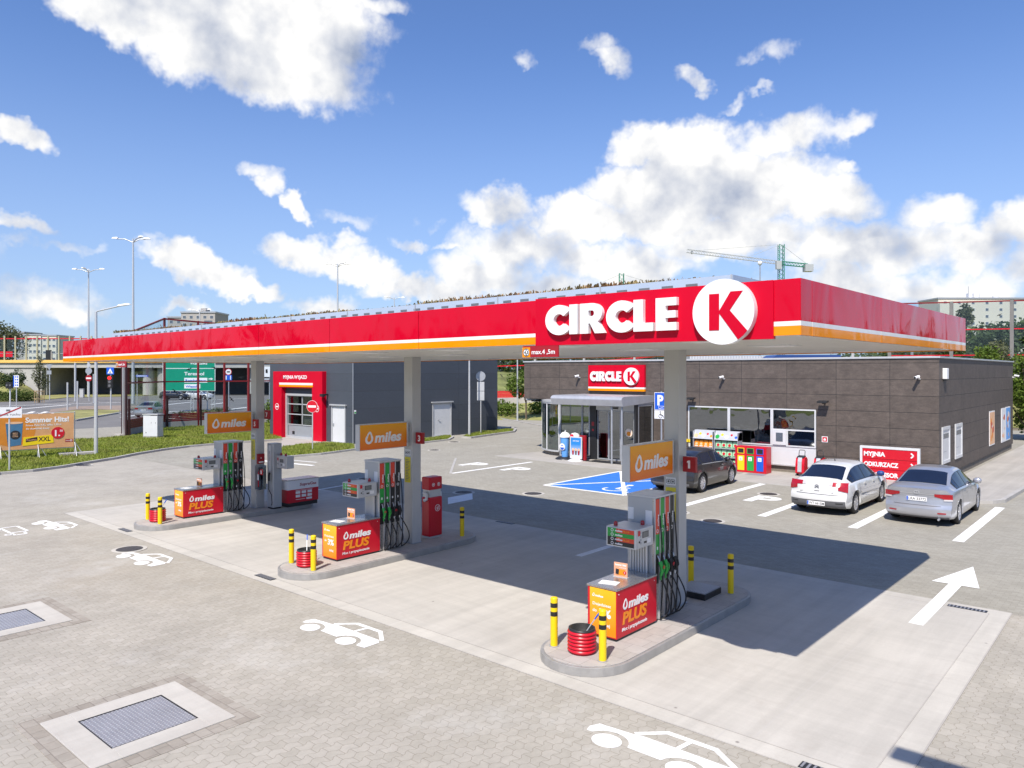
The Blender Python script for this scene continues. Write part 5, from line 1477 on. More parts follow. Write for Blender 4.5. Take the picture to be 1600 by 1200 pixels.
for r_, z in enumerate((.92, .54, .12)):
    for i in range(4):
        if r_ == 0: sack(-16.26 + i * .228, 31.35, z, .215, .30, 'orange_plain', 'peach', 'orange_bag', '%s orange bag %s of the rack' % (nth[i], rows[r_]), 'orange bags on the rack')
        sack(-15.23 + i * .268, 31.35, z, .25, .31, 'pack_green', 'red_plain', 'green_pack', '%s green pack %s of the rack' % (nth[i], rows[r_]), 'green packs on the rack')
t = thing('wiper_rack', 'small rack with yellow items half hidden behind the nearest column', 'rack', (-17.10, 31.3, .01))
mb = MB(); mb.box(0, .7, 0, .4, .0, .04, 'dark_metal'); mb.box(0, .03, 0, .4, .04, 1.3, 'dark_metal'); mb.box(.67, .7, 0, .4, .04, 1.3, 'dark_metal'); mb.box(.03, .67, 0, .4, 1.05, 1.08, 'dark_metal'); mb.box(.03, .67, 0, .4, .65, .68, 'dark_metal'); mb.build('rack_frame', t)
mb = MB()
for i in range(6): mb.box(.06 + i * .1, .13 + i * .1, .05, .3, 1.08, 1.2, 'yellow_plain'); mb.box(.06 + i * .1, .13 + i * .1, .05, .3, .68, .8, 'yellow_plain')
mb.build('yellow_goods', t)
# recycling bins
t = thing('recycling_bin', 'red recycling station with yellow, green and blue doors', 'recycling bin', (-14.10, 30.9, .01))
mb = MB(); mb.box(0, 1.38, 0, .55, 0, 1.10, 'red_plain'); mb.build('bin_body', t, bevel=.015)
f = FRONT(0, 0, 0)
for i, m in enumerate(('yellow_plain', 'green_plain', 'blue_plain')):
    x = .12 + i * .42
    mb = MB(); mb.rect(f, x, .09, x + .30, .72, m, 0, .012); d = mb.build('bin_door', t)
    mb = MB(); mb.rect(f, x + .06, .50, x + .22, .66, 'paper', .012, .015); mb.stroke(f, [(x + .10, .54), (x + .14, .61), (x + .18, .54), (x + .10, .54)], .012, 'green_plain', .015, .017); mb.build('pictogram', d)
    mb = MB(); frame_rect(mb, f, x, .80, x + .30, 1.04, .025, m, 0, .014); mb.build('slot_frame', t)
    mb = MB(); mb.rect(f, x + .025, .825, x + .275, 1.015, 'black_plain', 0, .004); mb.build('slot', t)
mb = MB(); mb.rect(FLAT(-14.4, 30.3, .012), 0, 0, .75, .45, 'grate', 0, .006); mb.rect(FLAT(-13.4, 30.3, .012), 0, 0, .75, .45, 'grate', 0, .006); tag(mb.build('floor_grille'), 'two grey floor grilles in the paving before the recycling station', 'floor grille')
# vacuum/compressor carts
def cart(x, y, label):
    t = thing('air_cart', label, 'cart', (x, y, .01), group='red and grey carts standing by the windows')
    mb = MB(); mb.prism(SIDE(0, 0, 0), [(0, .12), (.30, .05), (.42, .2), (.42, .68), (.30, .78), (.10, .74), (.02, .5)], 0, .36, 'red_plain'); mb.build('cart_body', t, bevel=.03)
    mb = MB(); mb.prism(SIDE(.10, 0, 0), [(-.03, .18), (.03, .15), (.10, .70), (.06, .77), (.0, .6)], 0, .16, 'light_metal'); mb.build('front_cover', t, bevel=.01)
    mb = MB(); mb.prism(SIDE(.04, 0, 0), [(.08, .74), (.32, .785), (.34, .83), (.10, .80)], 0, .28, 'dark_metal'); mb.build('top_tray', t)
    mb = MB(); mb.tube([(.06, .25, .80), (.06, .30, 1.02), (.09, .31, 1.05), (.27, .31, 1.05), (.30, .30, 1.02), (.30, .25, .80)], .014, 'black_plain'); mb.build('handle', t)
    for xx in (-.04, .36):
        mb = MB(); mb.lathe((xx, .33, .12), [(0, 0), (.12, 0), (.12, .05), (0, .05)], 'black_rubber', 18, (1, 0, 0)); mb.build('wheel', t)
cart(-11.62, 31.2, 'red and grey cart with tall handle, the nearer one under the night hatch')
cart(-10.95, 31.4, 'red and grey cart behind the white car, right of its twin')

# interior shelves
for i, (x, l) in enumerate(((-15.9, 'dim display shelf seen through the left shop window'), (-13.6, 'dim display shelf seen through the middle shop window'), (-24.4, 'dim display shelf seen through the curved glass'))):
    t = thing('display_shelf', l, 'shelf', (x, 34.6, .03), group='shelves inside the shop')
    mb = MB(); mb.box(0, 1.6, 0, .5, 0, .12, 'dark_metal'); mb.box(0, 1.6, .22, .28, .12, 1.7, 'grey_metal')
    for z in (.5, .9, 1.3): mb.box(0, 1.6, 0, .22, z, z + .03, 'grey_metal')
    mb.build('shelf_frame', t)
    mb = MB(); rr = random.Random(i)
    for z in (.12, .53, .93, 1.33):
        x_ = .02
        while x_ < 1.45: w_ = rr.uniform(.08, .16); mb.box(x_, x_ + w_, .02, .2, z, z + rr.uniform(.15, .3), rr.choice(['red_plain', 'yellow_plain', 'white_plain', 'green_plain', 'orange_plain', 'blue_plain'])); x_ += w_ + .02
    mb.build('goods', t)

# ================================================================== CAR WASH HALL
wash = thing('wash_hall', 'dark blue-grey car wash hall with red portal and metal doors', 'car wash', (0, 0, 0))
WX0, WX1, WY0, WY1, WH = -45.6, -36.55, 27.7, 40.5, 5.3
mb = MB()
mb.box(WX0, -43.7, WY0, WY0 + .25, 0, WH, 'dark_cladding'); mb.box(-40.3, -38.65, WY0, WY0 + .25, 0, WH - .0, 'dark_cladding'); mb.box(-37.25, WX1 - .0, WY0, WY0 + .25, 0, WH, 'dark_cladding')
mb.box(-43.7, -40.3, WY0, WY0 + .2498, 2.9, WH, 'dark_cladding'); mb.box(-38.65, -37.25, WY0, WY0 + .2498, 2.25, WH, 'dark_cladding'); mb.build('front_wall', wash)
mb = MB(); mb.box(WX1 - .25, WX1 - .001, WY0 + .2502, 34.1, 0, WH, 'dark_cladding'); mb.box(WX1 - .25, WX1 - .001, 35.85, WY1, 0, WH, 'dark_cladding'); mb.box(WX1 - .25, WX1 - .001, 34.1, 35.85, 2.25, WH, 'dark_cladding'); mb.build('side_wall', wash)
mb = MB(); mb.box(WX0, WX0 + .25, WY0 + .26, WY1 - .26, 0, WH, 'dark_cladding'); mb.box(WX0, WX1 - .26, WY1 - .25, WY1, 0, WH, 'dark_cladding'); mb.build('back_wall', wash)
mb = MB(); mb.box(WX0 - .04, WX1 + .04, WY0 - .04, WY1 + .04, WH + .001, WH + .14, 'dark_metal'); mb.build('roof', wash)
mb = MB(); mb.box(WX1 - .02, WX1 + .02, WY0 - .02, WY0 + .02, 0, WH, 'grey_metal'); mb.build('corner_trim', wash)
f = FRONT(0, WY0, 0)
pw = MB(); pw.prism(f, [(-44.72, 0), (-43.72, 0), (-43.72, 3.28), (-40.30, 3.28), (-40.30, 0), (-39.22, 0), (-39.22, 4.33), (-44.72, 4.33)], 0, .30, 'sign_red'); port = pw.build('red_portal', wash, bevel=.015)
mb = MB(); mb.rect(f, -43.95, 3.34, -40.2, 3.46, 'fascia_orange', .30, .33); mb.rect(f, -43.95, 3.465, -40.2, 3.60, 'fascia_white', .30, .33); mb.build('stripe', port)
mb = MB(); mb.text(f, 'MYJNIA WYJAZD', -43.5, 3.86, .22, 'white_plain', .02, width=2.65, depth=.01, z=.30)
for x in (-44.25, -39.76):
    mb.circ(f, x, 2.02, .21, .03, 'white_plain', .30, .31); mb.rect(f, x - .13, 1.975, x + .13, 2.065, 'white_plain', .30, .31)
mb.build('lettering', port)
mb = MB(); frame_rect(mb, f, -43.70, .0, -40.32, 2.90, .14, 'light_metal', -.2, .02); gd = mb.build('gate_frame', wash)
mb = MB(); 
for z in (.05, ): mb.rect(f, -43.5, .03, -40.47, .82, 'grey_metal', -.16, -.12)
for z in (.85, 1.52, 2.18, 2.72): mb.rect(f, -43.55, z, -40.47, z + .06, 'light_metal', -.15, -.09)
mb.rect(f, -42.0, .85, -41.94, 2.75, 'light_metal', -.15, -.09); mb.rect(f, -43.1, .25, -42.85, .45, 'dark_metal', -.12, -.10)
rg = mb.build('roll_gate', wash)
mb = MB(); mb.rect(f, -43.55, .86, -40.47, 2.75, 'green_glass', -.14, -.13); mb.build('pane', rg)
mb = MB(); frame_rect(mb, f, -38.65, 0, -37.25, 2.25, .07, 'light_metal', -.06, .05); mb.rect(f, -38.75, 2.25, -37.15, 2.33, 'light_metal', 0, .12); mb.build('door_frame', wash)
mb = MB(); mb.rect(f, -38.57, .02, -37.33, 2.17, 'white_metal', -.05, -.01); dd = mb.build('metal_door', wash)
mb = MB(); mb.rect(f, -38.5, 1.0, -38.42, 1.16, 'grey_metal', -.01, .03); mb.build('handle', dd)
s = SIDE(WX1, 0, 0)
mb = MB(); frame_rect(mb, s, 34.1, 0, 35.85, 2.25, .09, 'light_metal', -.06, .04); mb.rect(s, 34.0, 2.25, 35.95, 2.33, 'light_metal', 0, .12); mb.build('door_frame', wash)
mb = MB(); mb.rect(s, 34.2, .02, 35.75, 2.15, 'white_metal', -.05, .0); dd = mb.build('metal_door', wash)
mb = MB(); mb.tube([s.p(34.6, 1.15, .0), s.p(34.6, 1.15, .05), s.p(34.75, 1.1, .05)], .02, 'grey_metal'); mb.build('handle', dd)
mb = MB(); mb.rect(s, 27.78, 1.80, 27.92, 2.02, 'white_plain', 0, .01); mb.rect(s, 27.79, 1.82, 27.91, 1.92, 'green_plain', .01, .012); mb.build('exit_plate', wash)
mb = MB(); mb.box(-39.1, -39.0, WY0 - .35, WY0, 2.85, 2.95, 'dark_metal'); mb.box(-39.2, -38.9, WY0 - .5, WY0 - .3, 2.78, 2.95, 'dark_metal'); mb.build('floodlight', wash)
mb = MB(); mb.box(WX0 + .3, WX1 - .3, WY0 + .3, WY1 - .3, 0.01, .03, 'interior_dark'); mb.build('hall_floor', wash)

def road_sign(name, label, base, h, r_post, build, face=None, cat='sign', group=None):
    """post plus plates; plates are drawn facing -Y then turned"""
    t = thing(name, label, cat, (*base, 0), face or 0., group=group)
    mb = MB(); mb.cyl((0, 0, 0), r_post, h, 'light_metal', 12); mb.build('post', t)
    build(t, FRONT(0, -r_post - .01, 0))
    return t
def no_entry(t, f, z=2.1, r=.30):
    mb = MB(); mb.disc(f, 0, z, r, 'white_plain', 0, .012); mb.disc(f, 0, z, r * .96, 'red_plain', .012, .016); mb.rect(f, -r * .72, z - r * .17, r * .72, z + r * .17, 'white_plain', .016, .02); mb.build('plate', t)
def plate_back(t, f, kinds):
    for z, sh, sz in kinds:
        mb = MB()
        if sh == 'disc': mb.disc(f, 0, z, sz, 'grey_metal', 0, .015)
        elif sh == 'tri': mb.prism(f, [(-sz, z + sz * .8), (sz, z + sz * .8), (0, z - sz)], 0, .015, 'grey_metal')
        elif sh == 'dia': mb.prism(f, [(-sz, z), (0, z - sz), (sz, z), (0, z + sz)], 0, .015, 'light_metal')
        else: mb.rect(f, -sz[0] / 2, z - sz[1] / 2, sz[0] / 2, z + sz[1] / 2, 'light_metal', 0, .015)
        mb.build('plate', t)
CAMROT = B
road_sign('no_entry_sign', 'red no-entry sign on a thin post in front of the wash portal', (-35.1, 23.9), 2.75, .03, lambda t, f: no_entry(t, f, 2.42, .33), .45)
road_sign('sign_post_back', 'grey backs of a round and two square plates beside the wash hall wall', (-35.75, 37.9), 4.35, .035, lambda t, f: plate_back(t, f, [(4.0, 'disc', .33), (3.3, 'r', (.5, .62)), (2.65, 'r', (.5, .62))]), .6)
t = thing('lamp_post', 'plain grey lamp post rising beside the wash hall side door', 'lamp post', (-35.2, 36.2, 0), group='tall grey posts round the yard')
mb = MB(); mb.cyl((0, 0, 0), .08, 6.6, 'light_metal', 12, r2=.05); mb.build('post', t)
mb = MB(); mb.box(-.12, .12, -.5, .05, 6.6, 6.68, 'light_metal'); mb.build('lamp_head', t)
dup(t, (*wp(808.5, 66.5), 0), 'plain grey lamp post on the grass bank between wash hall and shop')

# ================================================================== CARS
def interp(x, P):
    if x <= P[0][0]: return P[0][1]
    for (a, u), (b, v) in zip(P, P[1:]):
        if x <= b:
            q = (x - a) / (b - a)
            return u + (v - u) * q
    return P[-1][1]
def sinterp(x, P):
    # light smoothing by averaging neighbours
    return (interp(x - .09, P) + interp(x - .045, P) + 2 * interp(x, P) + interp(x + .045, P) + interp(x + .09, P)) / 6
def make_car(label, cat, loc, rz, S):
    L, W = S['L'], S['W']; hw = W / 2; t = thing('parked_car', label, cat, loc, rz, group=S.get('group'))
    xr, xf = -L / 2, L / 2; wb = S['wb']; ax_r, ax_f = S['axr'], S['axr'] + wb; wr = S['wr']; pm = S['paint']
    top, belt, edge, ew, zl = S['top'], S['belt'], S['edge'], S['ew'], S['zl']
    def plan(x):
        e = max(0, (abs(x - .0) - (L / 2 - .95)) / .95); return 1 - .085 * e ** 2
    def section(x):
        h = hw * plan(x); tp = sinterp(x, top); bl = sinterp(x, belt); ed = min(sinterp(x, edge), tp - .012); yw = sinterp(x, ew) ; z0 = sinterp(x, zl)
        bl = min(bl, ed - .004)
        mid = z0 + (bl - z0) * .55
        p = [(h * .94, z0), (h * .985, z0 + .08), (h * 1.0, mid - .04), (h * .995, mid + .10), (h * .965, bl - .03), (h * .94, bl), (yw, ed), (yw * .93, ed + (tp - ed) * .42), (yw * .70, ed + (tp - ed) * .80), (yw * .36, tp - .006), (0, tp)]
        return p
    def arched(x, p):
        for ax in (ax_r, ax_f):
            dx_ = x - ax; Ra = wr + .065
            if abs(dx_) < Ra:
                za = wr + math.sqrt(Ra * Ra - dx_ * dx_)
                p = [(y, max(z, za) if (k < 5) else z) for k, (y, z) in enumerate(p)]
        return p
    def endx(y, z, rear):
        pr = S['rear'] if rear else S['front']
        base = interp(z, pr)                       # overhang of the surface at this height, metres inwards
        c = .20 * (abs(y) / hw) ** 3.4 + .03 * (abs(y) / hw) ** 2
        return (xr + base + c) if rear else (xf - base - c * 1.35)
    N = 78; xs_ = [xr + .42 + (L - .90) * i / N for i in range(N + 1)]
    for ax in (ax_r, ax_f):
        xs_ += [ax - wr - .0655, ax - wr - .0645, ax + wr + .0645, ax + wr + .0655]
    xs_ = sorted(xs_)
    rings = []
    def endring(rear):
        s = section(xs_[0] if rear else xs_[-1]); x0 = xr + .10 if rear else xf - .10
        s2 = section(x0); out = []
        zt = S['rear_top'] if rear else S['front_top']
        for k, (y, z) in enumerate(s2):
            if k >= 6: z = zt - .02 * (10 - k) / 4 * .6
            elif k == 5: z = min(z, zt - .05)
            out.append((endx(y, min(z, zt), rear), y, min(z, zt)))
        return out
    def R3(pts): return pts
    er, ef = endring(True), endring(False)
    rings.append(er)
    for x in xs_: rings.append([(x, y, z) for y, z in arched(x, section(x))])
    rings.append(ef)
    n = len(rings[0]); V = []; 
    for rg in rings: V += [(x, y, z) for x, y, z in rg] + [(x, -y, z) for x, y, z in rg[-2::-1]]
    m_ = 2 * n - 1; fs = []
    for i in range(len(rings) - 1):
        for j in range(m_ - 1): a = i * m_ + j; fs.append((a, a + m_, a + m_ + 1, a + 1))
    mb = MB(); mb.add(V, fs, pm, True)
    # end caps: rows across
    for rear, ring in ((True, er), (False, ef)):
        K = 12; VV = []
        fine = []
        for (p_, q_) in zip(ring[:-2], ring[1:-1]):
            for e_ in range(4): fine.append(tuple(p_[c_] + (q_[c_] - p_[c_]) * e_ / 4 for c_ in range(3)))
        fine.append(ring[-2])
        for (x, y, z) in fine:
            for k in range(K + 1):
                yy = y * (1 - 2 * k / K); VV.append((endx(yy, z, rear), yy, z))
        F2 = []
        for i in range(len(fine) - 1):
            for k in range(K):
                a = i * (K + 1) + k; q = (a, a + 1, a + K + 2, a + K + 1); F2.append(q if rear else q[::-1])
        mb.add(VV, F2, pm, True)
    body = mb.build('body', t)
    mb = MB(); mb.box(xr + .25, xf - .3, -hw * .86, hw * .86, .20, .34, 'black_plain')
    for ax in (ax_r, ax_f): mb.box(ax - wr - .05, ax + wr + .05, -hw * .93, hw * .93, .30, wr * 2 + .02, 'black_plain')
    mb.build('underbody', t)
    # wheels
    for ax in (ax_r, ax_f):
        for sgn in (1, -1):
            wt = bpy.data.objects.new('wheel', None); COL.objects.link(wt); wt.parent = t; wt.location = (ax, sgn * (hw - .125), wr)
            q = MB(); q.lathe((0, 0, 0), [(wr * .66, .085), (wr * .72, .105), (wr * .93, .105), (wr, .07), (wr, -.09), (wr * .9, -.11), (0, -.11)], 'black_rubber', 32, (0, sgn, 0)); q.build('tyre', wt)
            q = MB(); q.lathe((0, 0, 0), [(wr * .69, .095), (wr * .66, .10), (wr * .62, .06), (wr * .60, .02)], 'rim_alloy', 32, (0, sgn, 0)); q.lathe((0, 0, 0), [(wr * .61, .02), (0, .0)], 'black_plain', 24, (0, sgn, 0))
            nsp = S.get('spokes', 7); fr = Frame((0, 0, 0), (1, 0, 0), (0, 0, 1) if sgn < 0 else (0, 0, -1))
            for k in range(nsp):
                a = 2 * math.pi * k / nsp; c_, s_ = math.cos(a), math.sin(a)
                q.prism(fr, [(c_ * wr * .12 - s_ * .032, s_ * wr * .12 + c_ * .032), (c_ * wr * .64 - s_ * .022, s_ * wr * .64 + c_ * .022), (c_ * wr * .64 + s_ * .022, s_ * wr * .64 - c_ * .022), (c_ * wr * .12 + s_ * .032, s_ * wr * .12 - c_ * .032)], .05, .085, 'rim_alloy')
            q.disc(fr, 0, 0, wr * .2, 'rim_alloy', .04, .092, 14); q.build('rim', wt)
    # glass and trim patches on the body surface
    def sidept(x, k, fz, sgn, off=.006):
        s_ = arched(x, section(x)); (y0, z0), (y1, z1) = s_[k], s_[k + 1]
        y, z = y0 + (y1 - y0) * fz, z0 + (z1 - z0) * fz
        nv = Vector((0, z1 - z0, -(y1 - y0))); nv = nv.normalized() if nv.length else Vector((0, 1, 0))
        return (x, sgn * (y + nv.y * off), z + nv.z * off)
    def side_patch(xa, xb, lo, hi, m, name, par=t, off=.006, k=5, nx=14):
        for sgn in (1, -1):
            q = MB(); VV = []
            for i in range(nx + 1):
                x = xa + (xb - xa) * i / nx
                for fz in (lo, (lo + hi) / 2, hi): VV.append(sidept(x, k, fz, sgn, off))
            fs2 = []
            for i in range(nx):
                for j in range(2):
                    a = i * 3 + j; qd = (a, a + 3, a + 4, a + 1); fs2.append(qd[::-1] if sgn > 0 else qd)
            q.add(VV, fs2, m, True); q.build(name, par)
    for (xa, xb) in S['side_windows']: side_patch(xa, xb, .10, .93, 'car_glass', 'side_window')
    for (xa, xb) in S['side_windows_all']: side_patch(xa, xb, .05, .96, 'black_plain', 'window_surround', off=.003)
    def topz(x, y):
        s_ = section(x)[5:]; y = abs(y)
        for (ya, za), (yb, zb) in zip(s_, s_[1:]):
            if yb <= y <= ya: return zb + (za - zb) * ((y - yb) / (ya - yb) if ya > yb else 0)
        return s_[-1][1]
    def top_patch(xa, xb, wa, wb_, m, name, off=.008, par=t, bow=.0):
        q = MB(); nx, ny = 12, 12; VV = []
        sl = (sinterp(xb, top) - sinterp(xa, top)) / (xb - xa); nn = Vector((-sl, 0, 1)).normalized()
        for i in range(nx + 1):
            for j in range(ny + 1):
                u = -1 + 2 * j / ny; x = xa + (xb - xa) * i / nx + bow * u * u * (1 if xb > xa else 1)
                yw = sinterp(x, ew) * (wa + (wb_ - wa) * i / nx) * u
                VV.append((x + nn.x * off, yw, topz(x, yw) + nn.z * off))
        fs2 = [(i * (ny + 1) + j, (i + 1) * (ny + 1) + j, (i + 1) * (ny + 1) + j + 1, i * (ny + 1) + j + 1) for i in range(nx) for j in range(ny)]
        q.add(VV, fs2, m, True); return q.build(name, par)
    top_patch(*S['rear_glass'], .90, .86, 'car_glass', 'rear_window', bow=.0)
    top_patch(*S['wind'], .88, .92, 'car_glass', 'windscreen')
    # patches on the end surfaces
    def end_patch(ya, yb, za, zb, m, name, par=t, off=.014, rear=True, skew=0., both=True, taper=0.):
        for sgn in ((1, -1) if both else (1,)):
            q = MB(); VV = []; K, J = 8, 5
            for i in range(K + 1):
                for j in range(J + 1):
                    y = ya + (yb - ya) * i / K; z = za + taper * i / K * 0 + (zb - za) * j / J + skew * (i / K)
                    if taper: z = (za + taper * (1 - i / K)) + (zb - za - taper * (1 - i / K)) * j / J + skew * (i / K)
                    x = endx(y, z, rear) - (off if rear else -off); VV.append((x, sgn * y, z))
            fs2 = []
            for i in range(K):
                for j in range(J):
                    a = i * (J + 1) + j; qd = (a, a + 1, a + J + 2, a + J + 1); fs2.append(qd if (sgn > 0) == rear else qd[::-1])
            q.add(VV, fs2, m, True); q.build(name, par)
    S['details'](t, locals())
    # mirrors
    for sgn in (1, -1):
        xm = S['mirror']; bz = interp(xm, belt)
        q = MB(); q.lathe((xm, sgn * (hw * .95), bz + .09), [(0, -.02), (.055, 0), (.085, .05), (.09, .14), (.06, .2), (0, .215)], S.get('mirror_paint', pm), 14, (0, sgn, 0)); q.build('mirror', t)
    return t
def base_details(t, e, S):
    sp, ep = e['side_patch'], e['end_patch']
    # shut lines and handles
    for x in S['seams']:
        sp(x, x + .012, .0, 1., 'black_plain', 'shut_line', off=.003, k=3, nx=2); sp(x, x + .012, .0, 1., 'black_plain', 'shut_line', off=.003, k=2, nx=2)
    for x in S['handles']: sp(x, x + .17, .55, .85, S['paint'], 'door_handle', off=.03, k=3, nx=3)
def plate(t, e, x, z, txt):
    q = MB(); f = Frame((x, .26, z), (0, -1, 0), (0, 0, 1)); q.rect(f, 0, 0, .52, .115, 'white_plain', 0, .008); q.rect(f, .005, .005, .045, .11, 'blue_plain', .008, .010); p = q.build('number_plate', t)
    q = MB(); q.text(f, txt, .06, .022, .072, 'black_plain', .008, width=.44, depth=.002, z=.008); q.build('plate_lettering', p)

def c5_details(t, e):
    S = C5; ep, sp = e['end_patch'], e['side_patch']; base_details(t, e, S)
    ep(.44, .84, .87, .985, 'tail_red', 'tail_light', off=.018); ep(.34, .44, .89, .985, 'lens_clear', 'tail_light_lens', off=.018); ep(.60, .85, .70, .87, 'tail_red', 'tail_light', taper=.06, off=.018)
    ep(.0, .80, .24, .44, 'grey_text', 'bumper_trim', off=.02); ep(0, .62, .605, .625, 'grey_text', 'hatch_gap', off=.006)
    ep(.55, .74, .36, .39, 'black_plain', 'bumper_slot', off=.024)
    plate(t, e, e['endx'](0, .34, True) - .03, .29, 'WT 6615M')
    x = e['endx'](0, .80, True) - .012; f = Frame((x, 0, 0), (0, -1, 0), (0, 0, 1)); q = MB()
    for z in (.80, .86): q.stroke(f, [(-.06, z), (0, z + .045), (.06, z)], .018, 'grey_text', 0, .008)
    q.build('badge', t)
    q = MB(); q.text(f, 'CITROEN', -.50, .655, .03, 'grey_text', .01, width=.26, depth=.004, z=-.02); q.text(f, 'C5', .42, .655, .035, 'grey_text', .01, depth=.004, z=-.02); q.rect(f, -.07, .70, .07, .72, 'grey_text', 0, .006); q.build('rear_lettering', t)
    q = MB(); q.tube([(-.62, 0, 1.44), (-.66, 0, 1.50)], .02, 'black_plain'); q.tube([(-.65, 0, 1.49), (-.80, 0, 1.66)], .006, 'black_plain', 5); q.build('aerial', t)
    f2 = Frame(( -1.90, 0, 1.03), (0, -1, 0), (.55, 0, .42)); q = MB(); q.rect(f2, -.28, .0, -.08, .06, 'red_plain', -.12, -.11); q.rect(f2, .38, .0, .54, .09, 'pack_green', -.12, -.11); q.build('parcel_shelf_items', t)
    sp(-.95, 1.15, .0, .7, S['paint'], 'rub_strip', off=.014, k=2)
C5 = dict(L=4.74, W=1.77, wb=2.75, axr=-1.40, wr=.325, paint='car_white', mirror=.88, mirror_paint='sky_blue_truck', spokes=9,
          top=[(-2.37, .99), (-2.1, 1.03), (-1.95, 1.07), (-1.15, 1.41), (-.75, 1.465), (-.1, 1.475), (.35, 1.44), (.60, 1.36), (1.28, 1.00), (1.7, .93), (2.2, .80), (2.37, .70)],
          belt=[(-2.37, .86), (-2.0, .93), (-1.4, .95), (0, .93), (1.0, .90), (1.5, .84), (2.37, .62)],
          edge=[(-2.37, .93), (-2.1, .97), (-1.75, 1.03), (-1.15, 1.30), (-.7, 1.37), (.1, 1.38), (.45, 1.30), (1.15, .96), (1.5, .90), (2.37, .68)],
          ew=[(-2.37, .66), (-2.0, .70), (-1.4, .62), (-1.0, .585), (.3, .585), (.6, .60), (1.2, .70), (2.37, .62)],
          zl=[(-2.37, .24), (-1.8, .20), (1.8, .19), (2.37, .24)],
          rear=[(.2, .12), (.30, .03), (.45, .0), (.58, .02), (.64, .06), (.85, .09), (1.0, .18)], front=[(.2, .1), (.4, 0), (.6, .04), (.8, .2)],
          rear_top=.985, front_top=.70, side_windows=[(-1.62, -1.38), (-1.34, -.42), (-.34, .80)], side_windows_all=[(-1.68, .95)], rear_glass=(-1.93, -1.20), wind=(.52, 1.22),
          seams=[-1.05, -.38, .92], handles=[-.62, .28], details=c5_details)
def av_details(t, e):
    S = AV; ep, sp = e['end_patch'], e['side_patch']; base_details(t, e, S)
    ep(.44, .86, .72, .90, 'tail_red', 'tail_light', taper=.11, off=.018); ep(.66, .86, .72, .765, 'lens_clear', 'tail_light_lens', off=.024)
    ep(.52, .72, .36, .395, 'tail_red', 'reflector', off=.014); ep(0, .60, .565, .577, 'grey_text', 'boot_gap'); ep(0, .62, .875, .893, 'light_metal', 'boot_strip', off=.010)
    ep(0, .78, .22, .26, 'grey_text', 'lower_trim', off=.004)
    plate(t, e, e['endx'](0, .73, True) - .02, .68, 'LRA 33772')
    x = e['endx'](0, .92, True) - .012; f = Frame((x, 0, 0), (0, -1, 0), (0, 0, 1)); q = MB(); q.ring(f, [(.075 * math.cos(k * .314), .925 + .048 * math.sin(k * .314)) for k in range(20)], [(.055 * math.cos(k * .314), .925 + .03 * math.sin(k * .314)) for k in range(20)], 0, .008, 'light_metal'); q.stroke(f, [(0, .90), (0, .955)], .012, 'light_metal', 0, .007); q.build('badge', t)
    q = MB(); q.tube([(-2.15, -.55, .22), (-2.33, -.55, .21)], .03, 'grey_metal'); q.build('exhaust', t)
    q = MB()
    for y in (-.38, 0, .38): q.box(-1.28, -1.12, y - .14, y + .14, 1.0, 1.16, 'interior_dark')
    q.build('headrests', t)
AV = dict(L=4.70, W=1.81, wb=2.70, axr=-1.33, wr=.325, paint='car_silver', mirror=.80, spokes=10,
          top=[(-2.35, 1.05), (-2.1, 1.09), (-1.72, 1.11), (-1.02, 1.40), (-.6, 1.475), (0, 1.48), (.3, 1.45), (.55, 1.37), (1.35, 1.0), (1.75, .93), (2.2, .80), (2.35, .70)],
          belt=[(-2.35, .92), (-2.0, .98), (-1.4, .98), (0, .94), (1.0, .90), (1.5, .84), (2.35, .62)],
          edge=[(-2.35, .99), (-2.1, 1.03), (-1.70, 1.06), (-1.05, 1.31), (-.6, 1.385), (.1, 1.385), (.45, 1.30), (1.2, .96), (1.6, .90), (2.35, .68)],
          ew=[(-2.35, .70), (-2.0, .74), (-1.6, .68), (-1.0, .60), (.3, .60), (.6, .61), (1.2, .70), (2.35, .62)],
          zl=[(-2.35, .23), (-1.8, .20), (1.8, .19), (2.35, .22)],
          rear=[(.2, .10), (.30, .02), (.50, .0), (.57, .04), (.80, .07), (1.05, .03)], front=[(.2, .1), (.4, 0), (.6, .04), (.8, .2)],
          rear_top=1.03, front_top=.70, side_windows=[(-1.42, -1.22), (-1.17, -.34), (-.26, .74)], side_windows_all=[(-1.5, .92)], rear_glass=(-1.70, -.98), wind=(.48, 1.28),
          seams=[-.98, -.30, .90], handles=[-.55, .30], details=av_details)
def dk_details(t, e):
    S = DK; ep, sp = e['end_patch'], e['side_patch']; base_details(t, e, S)
    ep(.40, .78, .80, .98, 'tail_red', 'tail_light'); ep(0, .7, .25, .36, 'grey_text', 'bumper_trim'); ep(.55, .80, .62, .74, 'lens_clear', 'headlight', rear=False)
    sp(-1.35, .95, .0, .04, 'light_metal', 'chrome_line', off=.008, k=5)
    plate(t, e, e['endx'](0, .60, True) - .02, .58, 'WE 4417')
